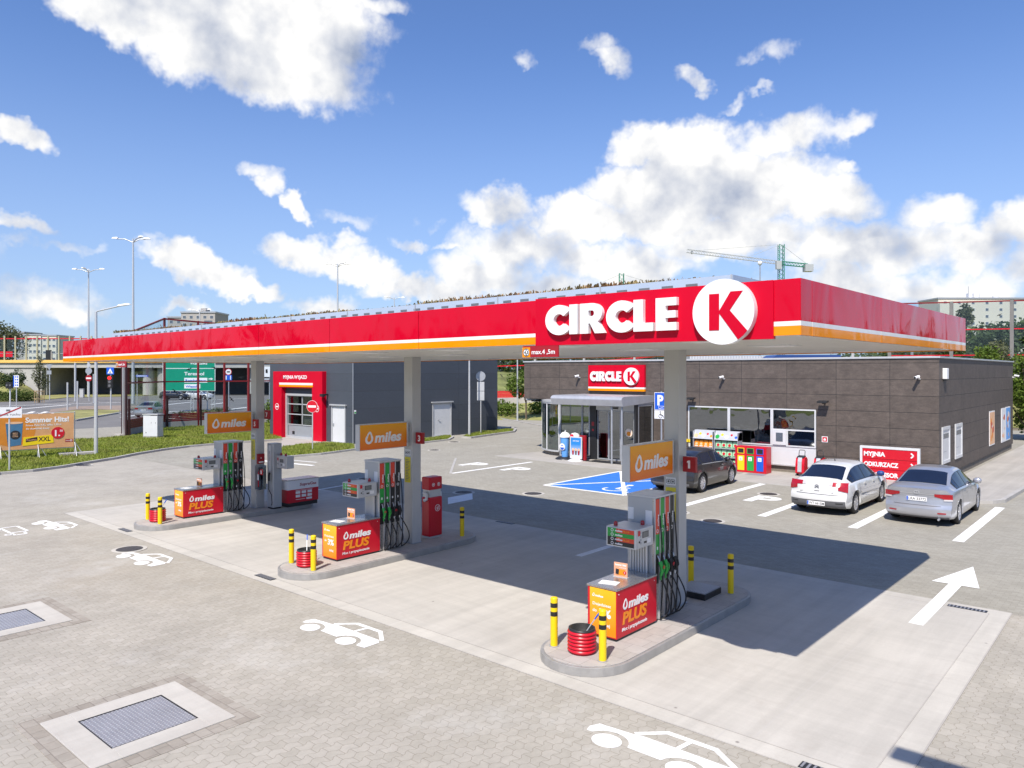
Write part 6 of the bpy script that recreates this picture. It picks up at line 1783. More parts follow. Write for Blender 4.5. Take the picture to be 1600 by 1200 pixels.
DK = dict(L=4.40, W=1.80, wb=2.66, axr=-1.33, wr=.335, paint='car_dark', mirror=.72, spokes=10,
          top=[(-2.2, .98), (-2.05, 1.06), (-1.95, 1.12), (-1.55, 1.38), (-1.1, 1.45), (-.1, 1.485), (.25, 1.45), (.5, 1.38), (1.2, 1.02), (1.6, .94), (2.05, .80), (2.2, .70)],
          belt=[(-2.2, .92), (-2.0, .99), (-1.4, .99), (0, .95), (.95, .91), (1.4, .86), (2.2, .62)],
          edge=[(-2.2, .96), (-2.0, 1.04), (-1.6, 1.25), (-1.1, 1.36), (0, 1.40), (.4, 1.32), (1.1, .97), (1.5, .90), (2.2, .68)],
          ew=[(-2.2, .66), (-2.0, .68), (-1.4, .62), (-1.0, .60), (.3, .60), (.6, .62), (1.2, .70), (2.2, .62)],
          zl=[(-2.2, .25), (-1.8, .20), (1.8, .19), (2.2, .22)],
          rear=[(.2, .10), (.30, .02), (.50, .0), (.6, .04), (1.05, .12)], front=[(.2, .1), (.4, 0), (.6, .03), (.8, .16)],
          rear_top=.98, front_top=.70, side_windows=[(-1.60, -1.30), (-1.22, -.38), (-.28, .70)], side_windows_all=[(-1.70, .86)], rear_glass=(-2.0, -1.58), wind=(.42, 1.14),
          seams=[-1.05, -.33, .86], handles=[-.6, .28], details=dk_details)
make_car('white hatchback with black rear bumper trim parked left of the silver saloon', 'car', (-8.0, 25.52, .01), R(90), C5)
make_car('silver saloon parked before the shop corner, right of the white car', 'car', (-5.33, 25.75, .01), R(90), AV)
make_car('dark grey hatchback parked by the disabled bay behind the nearest column', 'car', (-13.45, 26.05, .01), R(93), DK)
def g_details(t, e):
    ep = e['end_patch']; ep(.45, .80, .78, .92, 'tail_red', 'tail_light'); plate(t, e, e['endx'](0, .7, True) - .02, .66, 'WF 2051')
GR = dict(AV); GR.update(paint='car_grey', details=g_details, spokes=5)
hd_ = math.atan2(FY, FX)
make_car('grey saloon waiting on the street behind the glass noise barrier', 'car', (*wp(238, 73.0), .0), hd_ + .09, GR)
GW = dict(DK); GW.update(paint='car_white', details=g_details, spokes=5)
make_car('white car on the far street under the green road sign', 'car', (*wp(312, 118.0), .05), hd_ - 1.75, GW)
GD = dict(DK); GD.update(details=g_details, spokes=5)
make_car('dark car on the far street left of the white one, below the green sign', 'car', (*wp(273, 116.0), .05), hd_ - 1.6, GD)

# ================================================================== VEGETATION
def leaf_cloud(mb, blobs, n, size, m, rnd):
    tot = sum(b[3] * b[4] * b[5] for b in blobs)
    for (x, y, z, rx, ry, rz) in blobs:
        k = max(20, int(n * rx * ry * rz / tot))
        for _ in range(k):
            u = Vector((rnd.gauss(0, 1), rnd.gauss(0, 1), rnd.gauss(0, 1))).normalized() * (rnd.random() ** .30) * rnd.uniform(.82, 1.08)
            p = Vector((x + u.x * rx, y + u.y * ry, z + u.z * rz))
            a = Vector((rnd.gauss(0, 1), rnd.gauss(0, 1), rnd.gauss(0, .6))).normalized(); b = a.cross(Vector((rnd.gauss(0, 1), rnd.gauss(0, 1), rnd.gauss(0, 1)))).normalized()
            s = size * rnd.uniform(.6, 1.4)
            o = len(mb.v); k_ = mb.mi(m)
            mb.v += [tuple(p - a * s), tuple(p + b * s * .5), tuple(p + a * s), tuple(p - b * s * .5)]; mb.f.append((o, o + 1, o + 2, o + 3)); mb.m.append(k_); mb.sm.append(False)
def make_tree(name, label, loc, h, w_, m, seed, n=2600, leaf=.22, trunk=.28, cat='tree', group=None, shape='round', par_trunk=True):
    rnd = random.Random(seed); t = thing(name, label, cat, loc, rnd.uniform(0, 6), group=group)
    th = h * trunk; blobs = []
    nb = 11 if shape == 'round' else 9
    for i in range(nb):
        a = rnd.uniform(0, 6.28); q = (i + .5) / nb
        if shape == 'round': rr = w_ * .5 * math.sin(math.pi * (.18 + .75 * q)) * rnd.uniform(.4, .8); z = th + (h - th) * (.12 + .78 * q); s = w_ * rnd.uniform(.16, .27)
        else: rr = w_ * .5 * rnd.uniform(.1, .5) * (1.1 - q); z = th + (h - th) * (.08 + .85 * q); s = w_ * .5 * (1.05 - .7 * q) * rnd.uniform(.5, .8)
        blobs.append((rr * math.cos(a), rr * math.sin(a), min(z, h - s * .6), s, s, s * rnd.uniform(.7, 1.0) * (1.5 if shape != 'round' else 1)))
    mb = MB()
    r0 = max(.04, h * .022)
    mb.tube([(0, 0, -.1), (.02 * h * .3, 0, th), (0, .02 * h * .3, h * .75)], r0, 'bark', 8, r2=r0 * .25)
    for b in blobs[::2]: mb.tube([(0, 0, th * rnd.uniform(.7, 1.2)), (b[0] * .5, b[1] * .5, (th + b[2]) / 2), (b[0], b[1], b[2])], r0 * .45, 'bark', 5, r2=r0 * .12)
    mb.build('trunk', t)
    mb = MB(); leaf_cloud(mb, blobs, n, leaf, m, rnd); mb.build('crown', t)
    return t
def bush(name, label, loc, w_, h, m, seed, n=900, leaf=.12, group=None):
    rnd = random.Random(seed); t = thing(name, label, 'bush', loc, rnd.uniform(0, 6), group=group)
    bl = [(rnd.uniform(-.3, .3) * w_, rnd.uniform(-.3, .3) * w_, h * rnd.uniform(.3, .6), w_ * rnd.uniform(.2, .33), w_ * rnd.uniform(.2, .33), h * rnd.uniform(.3, .45)) for _ in range(7)]
    mb = MB(); leaf_cloud(mb, bl, n, leaf, m, rnd); mb.build('foliage', t)
    mb = MB()
    for b in bl[:4]: mb.tube([(0, 0, -.05), (b[0], b[1], b[2])], .03, 'bark', 5, r2=.01)
    mb.build('stems', t)
    return t
# grass blades on the near verge
def point_in(P, x, y):
    c = False; j = len(P) - 1
    for i in range(len(P)):
        if (P[i][1] > y) != (P[j][1] > y) and x < (P[j][0] - P[i][0]) * (y - P[i][1]) / (P[j][1] - P[i][1]) + P[i][0]: c = not c
        j = i
    return c
def grass(polys, n, name, z=.06, hmin=.05, hmax=.16, wd=.03):
    rnd = random.Random(11); mb = MB(); mb.mi('grass_blades')
    for P, k in polys:
        x0, x1 = min(p[0] for p in P), max(p[0] for p in P); y0, y1 = min(p[1] for p in P), max(p[1] for p in P); c = 0; tries = 0
        while c < k and tries < k * 8:
            tries += 1
            x, y = rnd.uniform(x0, x1), rnd.uniform(y0, y1)
            if not point_in(P, x, y): continue
            cl = .5 + .5 * math.sin(x * 1.1 + math.sin(y * 1.7) * 2) * math.cos(y * .9)
            if rnd.random() > .45 + .6 * cl: continue
            c += 1
            h = rnd.uniform(hmin, hmax) * (.6 + .7 * cl); a = rnd.uniform(0, 6.28); l = h * .6
            o = len(mb.v); dx_, dy_ = math.cos(a) * wd, math.sin(a) * wd; lx, ly = rnd.uniform(-l, l), rnd.uniform(-l, l)
            mb.v += [(x - dx_, y - dy_, z), (x + dx_, y + dy_, z), (x + lx, y + ly, z + h)]; mb.f.append((o, o + 1, o + 2)); mb.m.append(0); mb.sm.append(False)
    return tag(mb.build(name), 'short mown green grass on the verge and lawn patches', 'grass', kind='stuff')
VERGE = GP([(-60, 748.5), (0, 740.5), (50, 736), (95, 730), (140, 722.5), (180, 716), (215, 709), (255, 702.5), (295, 697.5), (334, 694), (420, 688), (438, 687), (438, 663), (400, 662), (350, 664.5), (311, 667.5), (257, 670.5), (195, 684), (150, 687), (118, 689), (0, 701), (-60, 712)])
grass([(VERGE, 52000), (GP([(440, 702), (470, 696), (520, 693.2), (551, 696), (555, 702.5), (530, 705.8), (500, 709.8), (440, 715)]), 6000), (GP([(640, 691.5), (700, 682.5), (705, 684), (699, 687), (660, 691.5), (640, 693.5)]), 2500), (GP([(723, 683), (745, 678), (790, 671.2), (801, 672.5), (802, 674.5), (770, 679), (735, 684)]), 3000)], 0, 'verge_grass')

# grass bank rising behind the yard
def bank(name, rows, m):
    mb = MB(); n = len(rows[0]); V = [p for r in rows for p in r]
    fs = [(i * n + j, i * n + j + 1, (i + 1) * n + j + 1, (i + 1) * n + j) for i in range(len(rows) - 1) for j in range(n - 1)]
    mb.add(V, fs, m, True); return mb.build(name, kind='structure')
def off(p, d): return (p[0] + FX * d, p[1] + FY * d)
BL = [(560, 66), (700, 67), (808, 67.5), (860, 66), (1000, 66), (1200, 64), (1450, 60), (1640, 58), (1900, 60)]
bz = [.0, .1, .5, .8, 1.4, 2.2, 2.9, 3.0, 3.0]
bank('grass_bank', [[(*wp(p, d), -.03) for p, d in BL], [(*wp(p, d + 6), .25 + z * .5) for (p, d), z in zip(BL, bz)], [(*wp(p, d + 13), .35 + z) for (p, d), z in zip(BL, bz)], [(*wp(p, d + 60), .45 + z) for (p, d), z in zip(BL, bz)]], 'bank_grass')
# far slope seen through the barrier glass
FL_ = [(500, 105), (700, 104), (808, 104), (1000, 104), (1400, 100), (2000, 110)]
bank('far_bank', [[(*wp(p, d), .3) for p, d in FL_], [(*wp(p, d + 14), 3.9) for p, d in FL_], [(*wp(p, d + 26), 4.4) for p, d in FL_], [(*wp(p, d + 120), 4.4) for p, d in FL_]], 'bank_grass')

# ================================================================== GLASS NOISE BARRIERS
def bird(mb, fr, cx, cy, s, a):
    c, q = math.cos(a), math.sin(a)
    P = [(0, .5), (.12, .15), (.6, .25), (.95, -.05), (.5, .02), (.14, -.12), (.1, -.45), (.0, -.35), (-.1, -.45), (-.14, -.12), (-.5, .02), (-.95, -.05), (-.6, .25), (-.12, .15)]
    mb.prism(fr, [(cx + s * (x * c - y * q), cy + s * (x * q + y * c)) for x, y in P], 0, .006, 'black_plain')
def barrier(label, pts, base, H, rails, panel, post_w=.26, conc=.6, posts='maroon', birds=2, seed=0, glass='barrier_glass', tops=None, group=None, glass_top=None):
    """pts: post positions; rails: heights above base; panel: (z0,z1) of the red louvre"""
    t = thing('noise_barrier', label, 'noise barrier', (*pts[0], 0), group=group)
    o = Vector((*pts[0], 0)); rnd = random.Random(seed)
    for i, p in enumerate(pts):
        b = base[i]; hh = (tops[i] if tops else b + H)
        q = MB(); x, y = p[0] - o.x, p[1] - o.y; a = Vector((x, y, b - .3)); c = Vector((x, y, hh))
        q.beam(a, c, post_w, post_w * .55, ('maroon_frame' if i else 'maroon_dark') if posts == 'maroon' else posts)
        if posts == 'maroon': q.beam(Vector((x + .10, y + .16, b - .3)), Vector((x + .10, y + .16, b + 2.5)), post_w * .8, .12, 'maroon_dark')
        q.build('post', t)
        if i == len(pts) - 1: break
        p2 = pts[i + 1]; d = Vector((p2[0] - p[0], p2[1] - p[1], 0)); L = d.length; u = d.normalized(); b2 = base[i + 1]; h2 = (tops[i + 1] if tops else b2 + H)
        up = Vector((0, 0, 1)); fr = Frame((x, y, 0), u, up)
        g0, g1 = post_w * .5, L - post_w * .5
        if conc: q = MB(); q.prism(fr, [(g0, b - .3), (g1, b2 - .3), (g1, b2 + conc), (g0, b + conc)], -.1, .1, 'plain_concrete'); q.build('concrete_base', t)
        if panel:
            q = MB(); k = 5
            for j in range(k):
                z0 = panel[0] + (panel[1] - panel[0]) * j / k; z1 = panel[0] + (panel[1] - panel[0]) * (j + .86) / k
                q.prism(fr, [(g0, b + z0), (g1, b2 + z0), (g1, b2 + z1), (g0, b + z1)], -.06, .06, 'maroon_frame' if posts == 'maroon' else 'red_plain')
            q.build('louvre_panel', t)
        gb = panel[1] if panel else conc
        q = MB(); q.prism(fr, [(g0, b + gb), (g1, b2 + gb), (g1, h2 - .1), (g0, hh - .1)], -.012, .012, glass); q.build('glass_pane', t)
        q = MB()
        for z in rails: q.prism(fr, [(g0, b + z - .05), (g1, b2 + z - .05), (g1, b2 + z + .05), (g0, b + z + .05)], -.05, .05, 'maroon_frame' if posts == 'maroon' else 'red_plain')
        q.prism(fr, [(g0, hh - .14), (g1, h2 - .14), (g1, h2 - .02), (g0, hh - .02)], -.05, .05, 'maroon_frame')
        q.build('rail', t)
        q = MB()
        for j in range(birds):
            bird(q, Frame((x - u.y * .0, y, 0), u, up), g0 + (j % 2 + .25 + .5 * rnd.random()) * (g1 - g0) * .5, b + gb + .5 + (j + rnd.random()) * (min(hh, h2) - b - gb - 1.0) / max(1, birds), .28, rnd.uniform(-.9, .9))
        for f_ in range(len(q.v)): q.v[f_] = tuple(Vector(q.v[f_]) + fr.n * .02)
        if birds: q.build('bird_stickers', t)
    return t
bp = [G(197, 682), G(257, 669.5), G(309.5, 666.5), G(350.5, 665), G(388, 663.5), G(437, 661)]
barrier('dark red framed glass barrier on the left verge with bird stickers', bp, [0] * 6, 7, [3.55], (.50, 1.12), tops=[6.9, 8.4, 8.3, 8.2, 8.0, 7.8], birds=3, seed=2, post_w=.19, conc=.49)
t = thing('steel_post', 'dark double steel post at the left end of the red framed barrier', 'post', (*G(192, 680.5), 0))
mb = MB(); mb.box(-.14, .0, -.06, .06, 0, 5.8, 'maroon_dark'); mb.box(.06, .16, -.06, .06, 0, 5.8, 'beige_column'); mb.build('post', t)
mb = MB(); mb.box(-.4, .5, -.4, .4, 0, .12, 'plain_concrete'); mb.build('foot', t)
mb = MB(); mb.beam((.1, 0, 5.5), (2.2, 1.4, 7.0), .12, .22, 'maroon_frame'); mb.build('brace', t)
n_ = 9
A_, B_ = Vector(wp(690, 84)), Vector(wp(1425, 73)); bps = [tuple(A_.lerp(B_, i / n_)) for i in range(n_ + 1)]
bb = [.45 + 3.1 * max(0, (i - 1.5) / (n_ - 1.5)) ** 1.2 for i in range(n_ + 1)]
barrier('red railed glass barrier on the grass bank behind the yard', bps, bb, 6.6, [4.45], (1.0, 1.75), posts='beige_column', birds=3, seed=5, conc=1.0, post_w=.24)
rp = [wp(1390, 72.5), wp(1486.5, 71), wp(1581, 69.3), wp(1680, 68), wp(1790, 67)]
barrier('tall glass barrier with red rails behind the right end of the shop', rp, [3.4] * 5, 7.5, [2.45, 4.85], None, posts='grey_post', birds=4, seed=9, conc=.85, post_w=.30)

# ================================================================== LEFT BACKGROUND: BRIDGE
BD = 137.
bx0, bx1 = -60., 64.   # along the bridge, metres from the view axis offset
bo = Vector((*wp(800, BD), 0)); bridge = thing('road_bridge', 'road bridge with yellow edge beam and dark underpass', 'bridge', tuple(bo), B)
def bpx(px): return (px - 800) / F_PX * BD
mb = MB(); mb.box(bpx(-300), bpx(560), 0, 11, 5.95, 6.45, 'bridge_yellow'); mb.build('edge_beam', bridge)
mb = MB(); mb.box(bpx(-300), bpx(560), .3, 10.7, 5.05, 5.95, 'bridge_concrete'); mb.build('deck', bridge)
mb = MB(); mb.prism(Frame((0, .5, 0), (1, 0, 0), (0, 0, 1)), [(bpx(-300), -1), (bpx(63), -1), (bpx(63), 5.05), (bpx(-300), 5.05)], -10.2, 0, 'bridge_concrete'); mb.build('abutment', bridge)
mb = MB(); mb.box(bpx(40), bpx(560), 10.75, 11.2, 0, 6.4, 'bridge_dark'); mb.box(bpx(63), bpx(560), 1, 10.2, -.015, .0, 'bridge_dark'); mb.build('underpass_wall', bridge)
for px in (222, 250, 392, 470):
    mb = MB(); mb.cyl((bpx(px), 2.5, 0), 1.0 if px != 250 else 1.5, 5.05, 'bridge_concrete' if px != 250 else 'grey_plaster', 20); mb.build('pier', bridge)
gfr = thing('noise_barrier', 'glass barrier with pale posts on top of the bridge', 'noise barrier', tuple(bo), B)
i = 0
mb_g = MB(); mb_rl = MB()
px = -300
while px < 420:
    mb = MB(); mb.box(bpx(px) - .12, bpx(px) + .12, .1, .3, 6.45, 10.8, 'pale_post'); mb.build('post', gfr)
    px += 17
mb_g.box(bpx(-300), bpx(420), .35, .38, 6.5, 10.4, 'barrier_glass'); mb_g.build('glass_pane', gfr)
mb_rl.box(bpx(-300), bpx(420), .25, .45, 10.25, 10.42, 'red_plain'); mb_rl.box(bpx(-300), bpx(420), .25, .34, 7.6, 7.7, 'grey_metal'); mb_rl.box(bpx(-300), bpx(18), .25, .33, 7.0, 8.0, 'red_plain'); mb_rl.build('rails', gfr)
# embankment on the left of the bridge
ep_ = [(-320, 118), (-60, 120), (0, 121), (25, 123), (48, 127), (62, 132)]
bank('embankment', [[(*wp(p, d), -.02) for p, d in ep_], [(*wp(p, (d + 137) / 2), z) for (p, d), z in zip(ep_, (2.6, 2.4, 1.9, 1.2, .4, .0))], [(*wp(p, 136.9), z) for (p, d), z in zip(ep_, (5.2, 4.8, 4.3, 2.9, 1.4, .0))]], 'bank_grass')

# shrubs and trees on the left
bush('shrub', 'dense dark green shrub on the embankment left of the bridge', (*wp(14, 122), 1.7), 4.6, 3.3, 'foliage_dark', 3, 2400, .16)
for i, (px, d, w_, l) in enumerate(((-25, 112, 5, 'low hedge shrub at the far left edge, below the dark shrub'), (8, 110, 5, 'low hedge shrub left of the blue parking board, below the dark shrub'), (36, 111, 4, 'low hedge shrub right of the blue parking board'))):
    bush('shrub', l, (*wp(px, d), -.2), w_, 2.2, 'foliage_mid', 20 + i, 1500, .13)
make_tree('young_tree', 'thin young tree tied to a wooden stake frame before the bridge', (*wp(61, 106), 0), 7.2, 2.6, 'foliage_grey', 31, 900, .14, .3, shape='tall')
t = thing('tree_guard', 'wooden stake frame round the thin young tree', 'tree guard', (*wp(61.5, 105.5), 0))
mb = MB()
for x, y in ((-.45, -.45), (.45, -.45), (.45, .45), (-.45, .45)): mb.box(x - .04, x + .04, y - .04, y + .04, 0, 1.7, 'timber')
for z in (.5, 1.55): mb.box(-.5, .5, -.52, -.49, z, z + .1, 'timber'); mb.box(-.5, .5, .49, .52, z, z + .1, 'timber'); mb.box(-.52, -.49, -.49, .49, z, z + .1, 'timber'); mb.box(.49, .52, -.49, .49, z, z + .1, 'timber')
mb.build('stakes', t)
make_tree('broad_tree', 'broad grey-green tree at the far left above the bridge barrier', (*wp(0, 185), 3), 12.5, 15, 'foliage_grey', 41, 4200, .34)
make_tree('broad_tree', 'second broad tree beyond the left edge above the barrier', (*wp(-55, 180), 3), 11, 13, 'foliage_mid', 42, 2000, .34)

# banner
t = thing('advert_banner', 'wide orange banner with coffee cup on a wire frame standing in the grass', 'banner', (0, 0, 0))
p1, p0 = Vector((*G(117, 713), 0)), Vector((*G(-62, 724), 0)); u = (p1 - p0).normalized(); Lb = (p1 - p0).length
fr = Frame(p0, u, (0, 0, 1)); fr.n = u.cross(Vector((0, 0, 1))); Zb0, Zb1 = .50, 2.22
mb = MB(); mb.rect(fr, .05, Zb0, Lb - .05, Zb1, 'banner_orange', -.01, .01); mb.build('banner_sheet', t)
mb = MB()
for x in (0, Lb * .33, Lb * .66, Lb): mb.tube([fr.p(x, 0, -.05), fr.p(x, Zb1 + .08, -.05)], .022, 'light_metal', 6); mb.tube([fr.p(x, .75, -.05), fr.p(x, 0.02, .55)], .018, 'light_metal', 5); mb.tube([fr.p(x, .75, -.05), fr.p(x + .4, 0.02, -.05)], .018, 'light_metal', 5)
for z in (Zb0 - .03, Zb1 + .03): mb.tube([fr.p(0, z, -.03), fr.p(Lb, z, -.03)], .018, 'light_metal', 6)
mb.build('frame', t)
mb = MB()
for x in (0, Lb): mb.prism(fr, [(x - .7, 0.07), (x + .9, .07), (x + .9, .2), (x - .7, .2)], -.3, .3, 'plain_concrete')
mb.build('weights', t)
q0 = Lb - 4.15
mb = MB(); mb.disc(fr, q0 + 1.5, 1.42, .95, 'banner_deep', .0105, .012, 28, ry=.76); mb.build('backdrop_print', t)
mb = MB(); mb.prism(fr, [(q0 + 1.20, 1.78), (q0 + 1.92, 1.84), (q0 + 1.84, .72), (q0 + 1.30, .66)], .0125, .018, 'cup_blue'); mb.disc(fr, q0 + 1.56, 1.81, .36, 'peach', .018, .022, 20, ry=.055); mb.disc(fr, q0 + 1.60, 1.22, .22, 'dark_metal', .018, .022, 20); mb.text(fr, 'SIMPLY', q0 + 1.49, 1.28, .05, 'peach', .01, width=.22, depth=.003, z=.022); mb.text(fr, 'GREAT', q0 + 1.50, 1.20, .05, 'peach', .01, width=.20, depth=.003, z=.022); mb.text(fr, 'COFFEE', q0 + 1.49, 1.12, .05, 'peach', .01, width=.22, depth=.003, z=.022); mb.build('cup_picture', t)
mb = MB(); mb.text(fr, 'Summer Hits!', q0 + 2.02, 1.80, .25, 'white_plain', .03, width=1.86, depth=.006, z=.013); mb.text(fr, 'Prince Polo XXL tylko 1,50 zl', q0 + 2.04, 1.62, .09, 'white_plain', .010, width=1.5, depth=.004, z=.013); mb.text(fr, 'do dowolnej kawy', q0 + 2.04, 1.46, .09, 'white_plain', .010, width=1.0, depth=.004, z=.013); mb.build('lettering', t)
mb = MB(); mb.prism(fr, [(q0 + 1.90, .66), (q0 + 3.22, .76), (q0 + 3.18, 1.16), (q0 + 1.94, 1.08)], .0125, .024, 'yellow_plain'); mb.prism(fr, [(q0 + 2.03, .84), (q0 + 2.52, .90), (q0 + 2.52, 1.08), (q0 + 2.04, 1.0)], .024, .027, 'maroon_dark'); mb.text(fr, 'PrincePolo', q0 + 2.07, .91, .07, 'peach', .01, width=.42, depth=.003, z=.027); mb.text(fr, 'XXL', q0 + 2.56, .86, .22, 'maroon_dark', .02, width=.52, depth=.004, z=.024); mb.build('wafer_picture', t)
mb = MB(); mb.disc(fr, q0 + 3.40, 1.24, .29, 'red_plain', .013, .028, 24); price = mb.build('price_disc', t)
mb = MB(); mb.text(fr, '1.', q0 + 3.27, 1.08, .30, 'white_plain', .03, depth=.004, z=.028); mb.text(fr, '50', q0 + 3.48, 1.29, .10, 'white_plain', .015, depth=.004, z=.028); mb.build('price_lettering', price)
mb = MB(); mb.rect(fr, q0 + 3.72, .76, q0 + 4.06, .90, 'red_deep', .013, .018); lg = mb.build('corner_logo', t)
mb = MB(); mb.circ(fr, q0 + 3.98, .83, .05, .02, 'white_plain', .018, .021, 12); mb.text(fr, 'CIRCLE', q0 + 3.74, .80, .05, 'white_plain', .01, width=.18, depth=.003, z=.018); mb.build('lettering', lg)

# sign "Strefa ruchu" end of zone
bpos = G(13.8, 737)
t = thing('zone_end_sign', 'white zone-end sign crossed by a dark red stripe, at the left edge', 'sign', (*bpos, 0), B + .25)
mb = MB(); mb.cyl((0, .06, 0), .035, 2.8, 'light_metal', 10); mb.build('post', t)
f = FRONT(0, 0, 0); mb = MB(); mb.rect(f, -.48, 2.32, .50, 2.78, 'white_metal', -.01, .01); mb.build('plate', t)
mb = MB(); mb.text(f, 'Strefa ruchu', -.42, 2.42, .10, 'grey_text', .005, width=.86, depth=.004, z=.01); mb.rect(f, -.10, 2.60, .06, 2.68, 'grey_text', .01, .013); mb.build('lettering', t)
mb = MB(); mb.stroke(f, [(-.47, 2.34), (.47, 2.77)], .05, 'red_deep', .014, .018); mb.build('stripe', t)

# utility cabinet
t = thing('utility_cabinet', 'pale grey electric cabinet standing on the grass before the barrier', 'utility cabinet', (*G(236, 687), .05), B - .30)
mb = MB(); mb.box(-.62, .50, 0, .55, 0, .16, 'plain_concrete'); mb.build('plinth', t)
mb = MB(); mb.box(-.62, -.08, 0, .5, .16, 1.52, 'white_metal'); mb.box(-.07, .5, -.02, .5, .16, 1.46, 'white_metal'); mb.build('housing', t, bevel=.01)
mb = MB(); mb.box(-.66, .54, -.04, .54, 1.5201, 1.57, 'beige_column'); mb.build('lid', t)
mb = MB(); mb.rect(FRONT(0, -.02, 0), .02, .98, .05, 1.06, 'grey_text'); mb.rect(FRONT(0, -.02, 0), .35, .98, .38, 1.06, 'grey_text'); mb.rect(FRONT(0, 0, 0), -.42, .35, -.36, .42, 'black_plain'); mb.build('locks', t)

# lamp posts: curved single arm and big masts
t = thing('lamp_post', 'tall grey lamp post with one long arm rising from the grass by the banner', 'lamp post', (*G(150, 712), 0), B, group='tall grey posts round the yard')
d0 = CH * F_PX / (712 - HY); zt = CH + (HY - 487) / F_PX * d0; ax_ = 56 / F_PX * d0
mb = MB(); mb.cyl((0, 0, 0), .10, zt, 'light_metal', 14, r2=.06); mb.build('post', t)
mb = MB(); mb.tube([(0, 0, zt - .02), (.08, 0, zt + .03), (ax_ * .62, 0, zt + .28)], .04, 'light_metal'); mb.build('arm', t)
mb = MB(); mb.add([(ax_ * .6, -.13, zt + .26), (ax_ * .6, .13, zt + .26), (ax_ * .98, .10, zt + .36), (ax_ * .98, -.10, zt + .36), (ax_ * .64, -.09, zt + .36), (ax_ * .64, .09, zt + .36), (ax_ * .9, .06, zt + .44), (ax_ * .9, -.06, zt + .44)], [(0, 1, 2, 3), (4, 7, 6, 5), (0, 4, 5, 1), (1, 5, 6, 2), (2, 6, 7, 3), (3, 7, 4, 0)], 'white_plain'); mb.build('lamp_head', t, bevel=.03)
def mast(label, px, py_base, py_top, heads, span):
    x, y = G(px, py_base); d = CH * F_PX / (py_base - HY); h = CH + (HY - py_top) / F_PX * d; t = thing('lamp_mast', label, 'lamp mast', (x, y, 0), B, group='tall masts with crowns of lamps')
    mb = MB(); mb.cyl((0, 0, 0), .22, h, 'light_metal', 12, r2=.10); mb.build('mast', t)
    sp = span / F_PX * d
    for (a, k) in heads:
        ex, ey = k * sp * math.cos(a), k * sp * math.sin(a) * .8
        mb = MB(); mb.tube([(0, 0, h - .5), (ex * .5, ey * .5, h - .05), (ex, ey, h)], .07, 'light_metal', 6); mb.build('arm', t)
        mb = MB(); c = Vector((ex, ey, h)); u = Vector((math.cos(a), math.sin(a), .04)).normalized(); r = Vector((-u.y, u.x, 0)).normalized()
        ln, wd = sp * .34, sp * .10
        V = [c + u * (ln * a_) + r * (wd * b_) + Vector((0, 0, z_)) for a_, b_, z_ in ((-.3, -1, 0), (-.3, 1, 0), (.8, .8, 0), (.8, -.8, 0), (-.25, -.6, wd * 1.0), (-.25, .6, wd * 1.0), (.6, .5, wd * .8), (.6, -.5, wd * .8))]
        mb.add(V, [(3, 2, 1, 0), (4, 7, 6, 5)[::-1], (0, 1, 5, 4), (1, 2, 6, 5), (2, 3, 7, 6), (3, 0, 4, 7)], 'white_plain'); mb.build('lamp_head', t)
    return t
mast('tall lamp mast with four heads left of the highest mast', 138.3, 620, 421, ((0, 1), (2.0, .7), (3.14, 1), (4.6, .6)), 20)
mast('highest lamp mast with lamp heads, right of the long-arm lamp post', 208, 631, 373, ((0.3, .7), (5.6, .8), (3.14, 1.0)), 26)
mast('lamp mast rising behind the left half of the canopy', 527.5, 622, 412, ((.2, .9), (1.9, .5), (3.14, .95), (5.6, .8)), 19)
mast('small distant lamp mast over the canopy middle', 616, 606, 465, ((0, 1), (2.5, .7), (3.6, 1)), 13)
mast('distant lamp mast in front of the grey block left', 312, 612, 484, ((0, 1), (2.2, .6), (3.14, 1)), 14)

# street furniture on the left
def post_plain(label, px, pyb, pyt, r=.06):
    x, y = G(px, pyb); d = CH * F_PX / (pyb - HY); h = CH + (HY - pyt) / F_PX * d
    t = thing('steel_post', label, 'post', (x, y, 0), group='bare galvanised posts by the crossing'); mb = MB(); mb.cyl((0, 0, 0), r, h, 'light_metal', 10); mb.build('post', t); mb = MB(); mb.cyl((0, 0, -.01), r * 2, .05, 'grey_metal', 10); mb.build('foot', t)
post_plain('bare steel post right of the underpass mouth, left one of the pair', 105.5, 641, 597.5, .09)
post_plain('bare steel post, right one of the pair by the crossing', 121, 639, 595.5, .09)
post_plain('short bare steel post beside the no-entry sign', 146, 630, 584.5, .07)
post_plain('thick grey post between the paired thin posts and the underpass', 117.5, 627, 567, .14)
def at(px, pyb): return G(px, pyb), CH * F_PX / (pyb - HY)
def zz(py, d): return CH + (HY - py) / F_PX * d
(xy, d) = at(172.5, 640)
t = thing('traffic_light', 'traffic light showing red below a blue pedestrian crossing sign', 'traffic light', (*xy, 0), B)
mb = MB(); mb.cyl((0, .1, 0), .08, zz(574, d), 'light_metal', 10); mb.build('post', t)
mb = MB(); mb.box(-.24, .24, -.2, .1, zz(606, d), zz(587, d), 'black_plain'); lb = mb.build('signal_head', t)
mb = MB(); mb.disc(FRONT(0, -.2, 0), 0, zz(590.5, d), .19, 'lamp_glow_red', 0, .03, 16); mb.build('red_lamp', lb)
mb = MB(); mb.disc(FRONT(0, -.2, 0), 0, zz(596.5, d), .15, 'grey_text', 0, .02, 16); mb.disc(FRONT(0, -.2, 0), 0, zz(602.5, d), .15, 'grey_text', 0, .02, 16); mb.build('dark_lenses', lb)
f = FRONT(0, -.02, 0); z0, z1 = zz(585, d), zz(574, d)
mb = MB(); mb.rect(f, -.42, z0, .42, z1, 'blue_plain', 0, .03); pl = mb.build('crossing_sign', t)
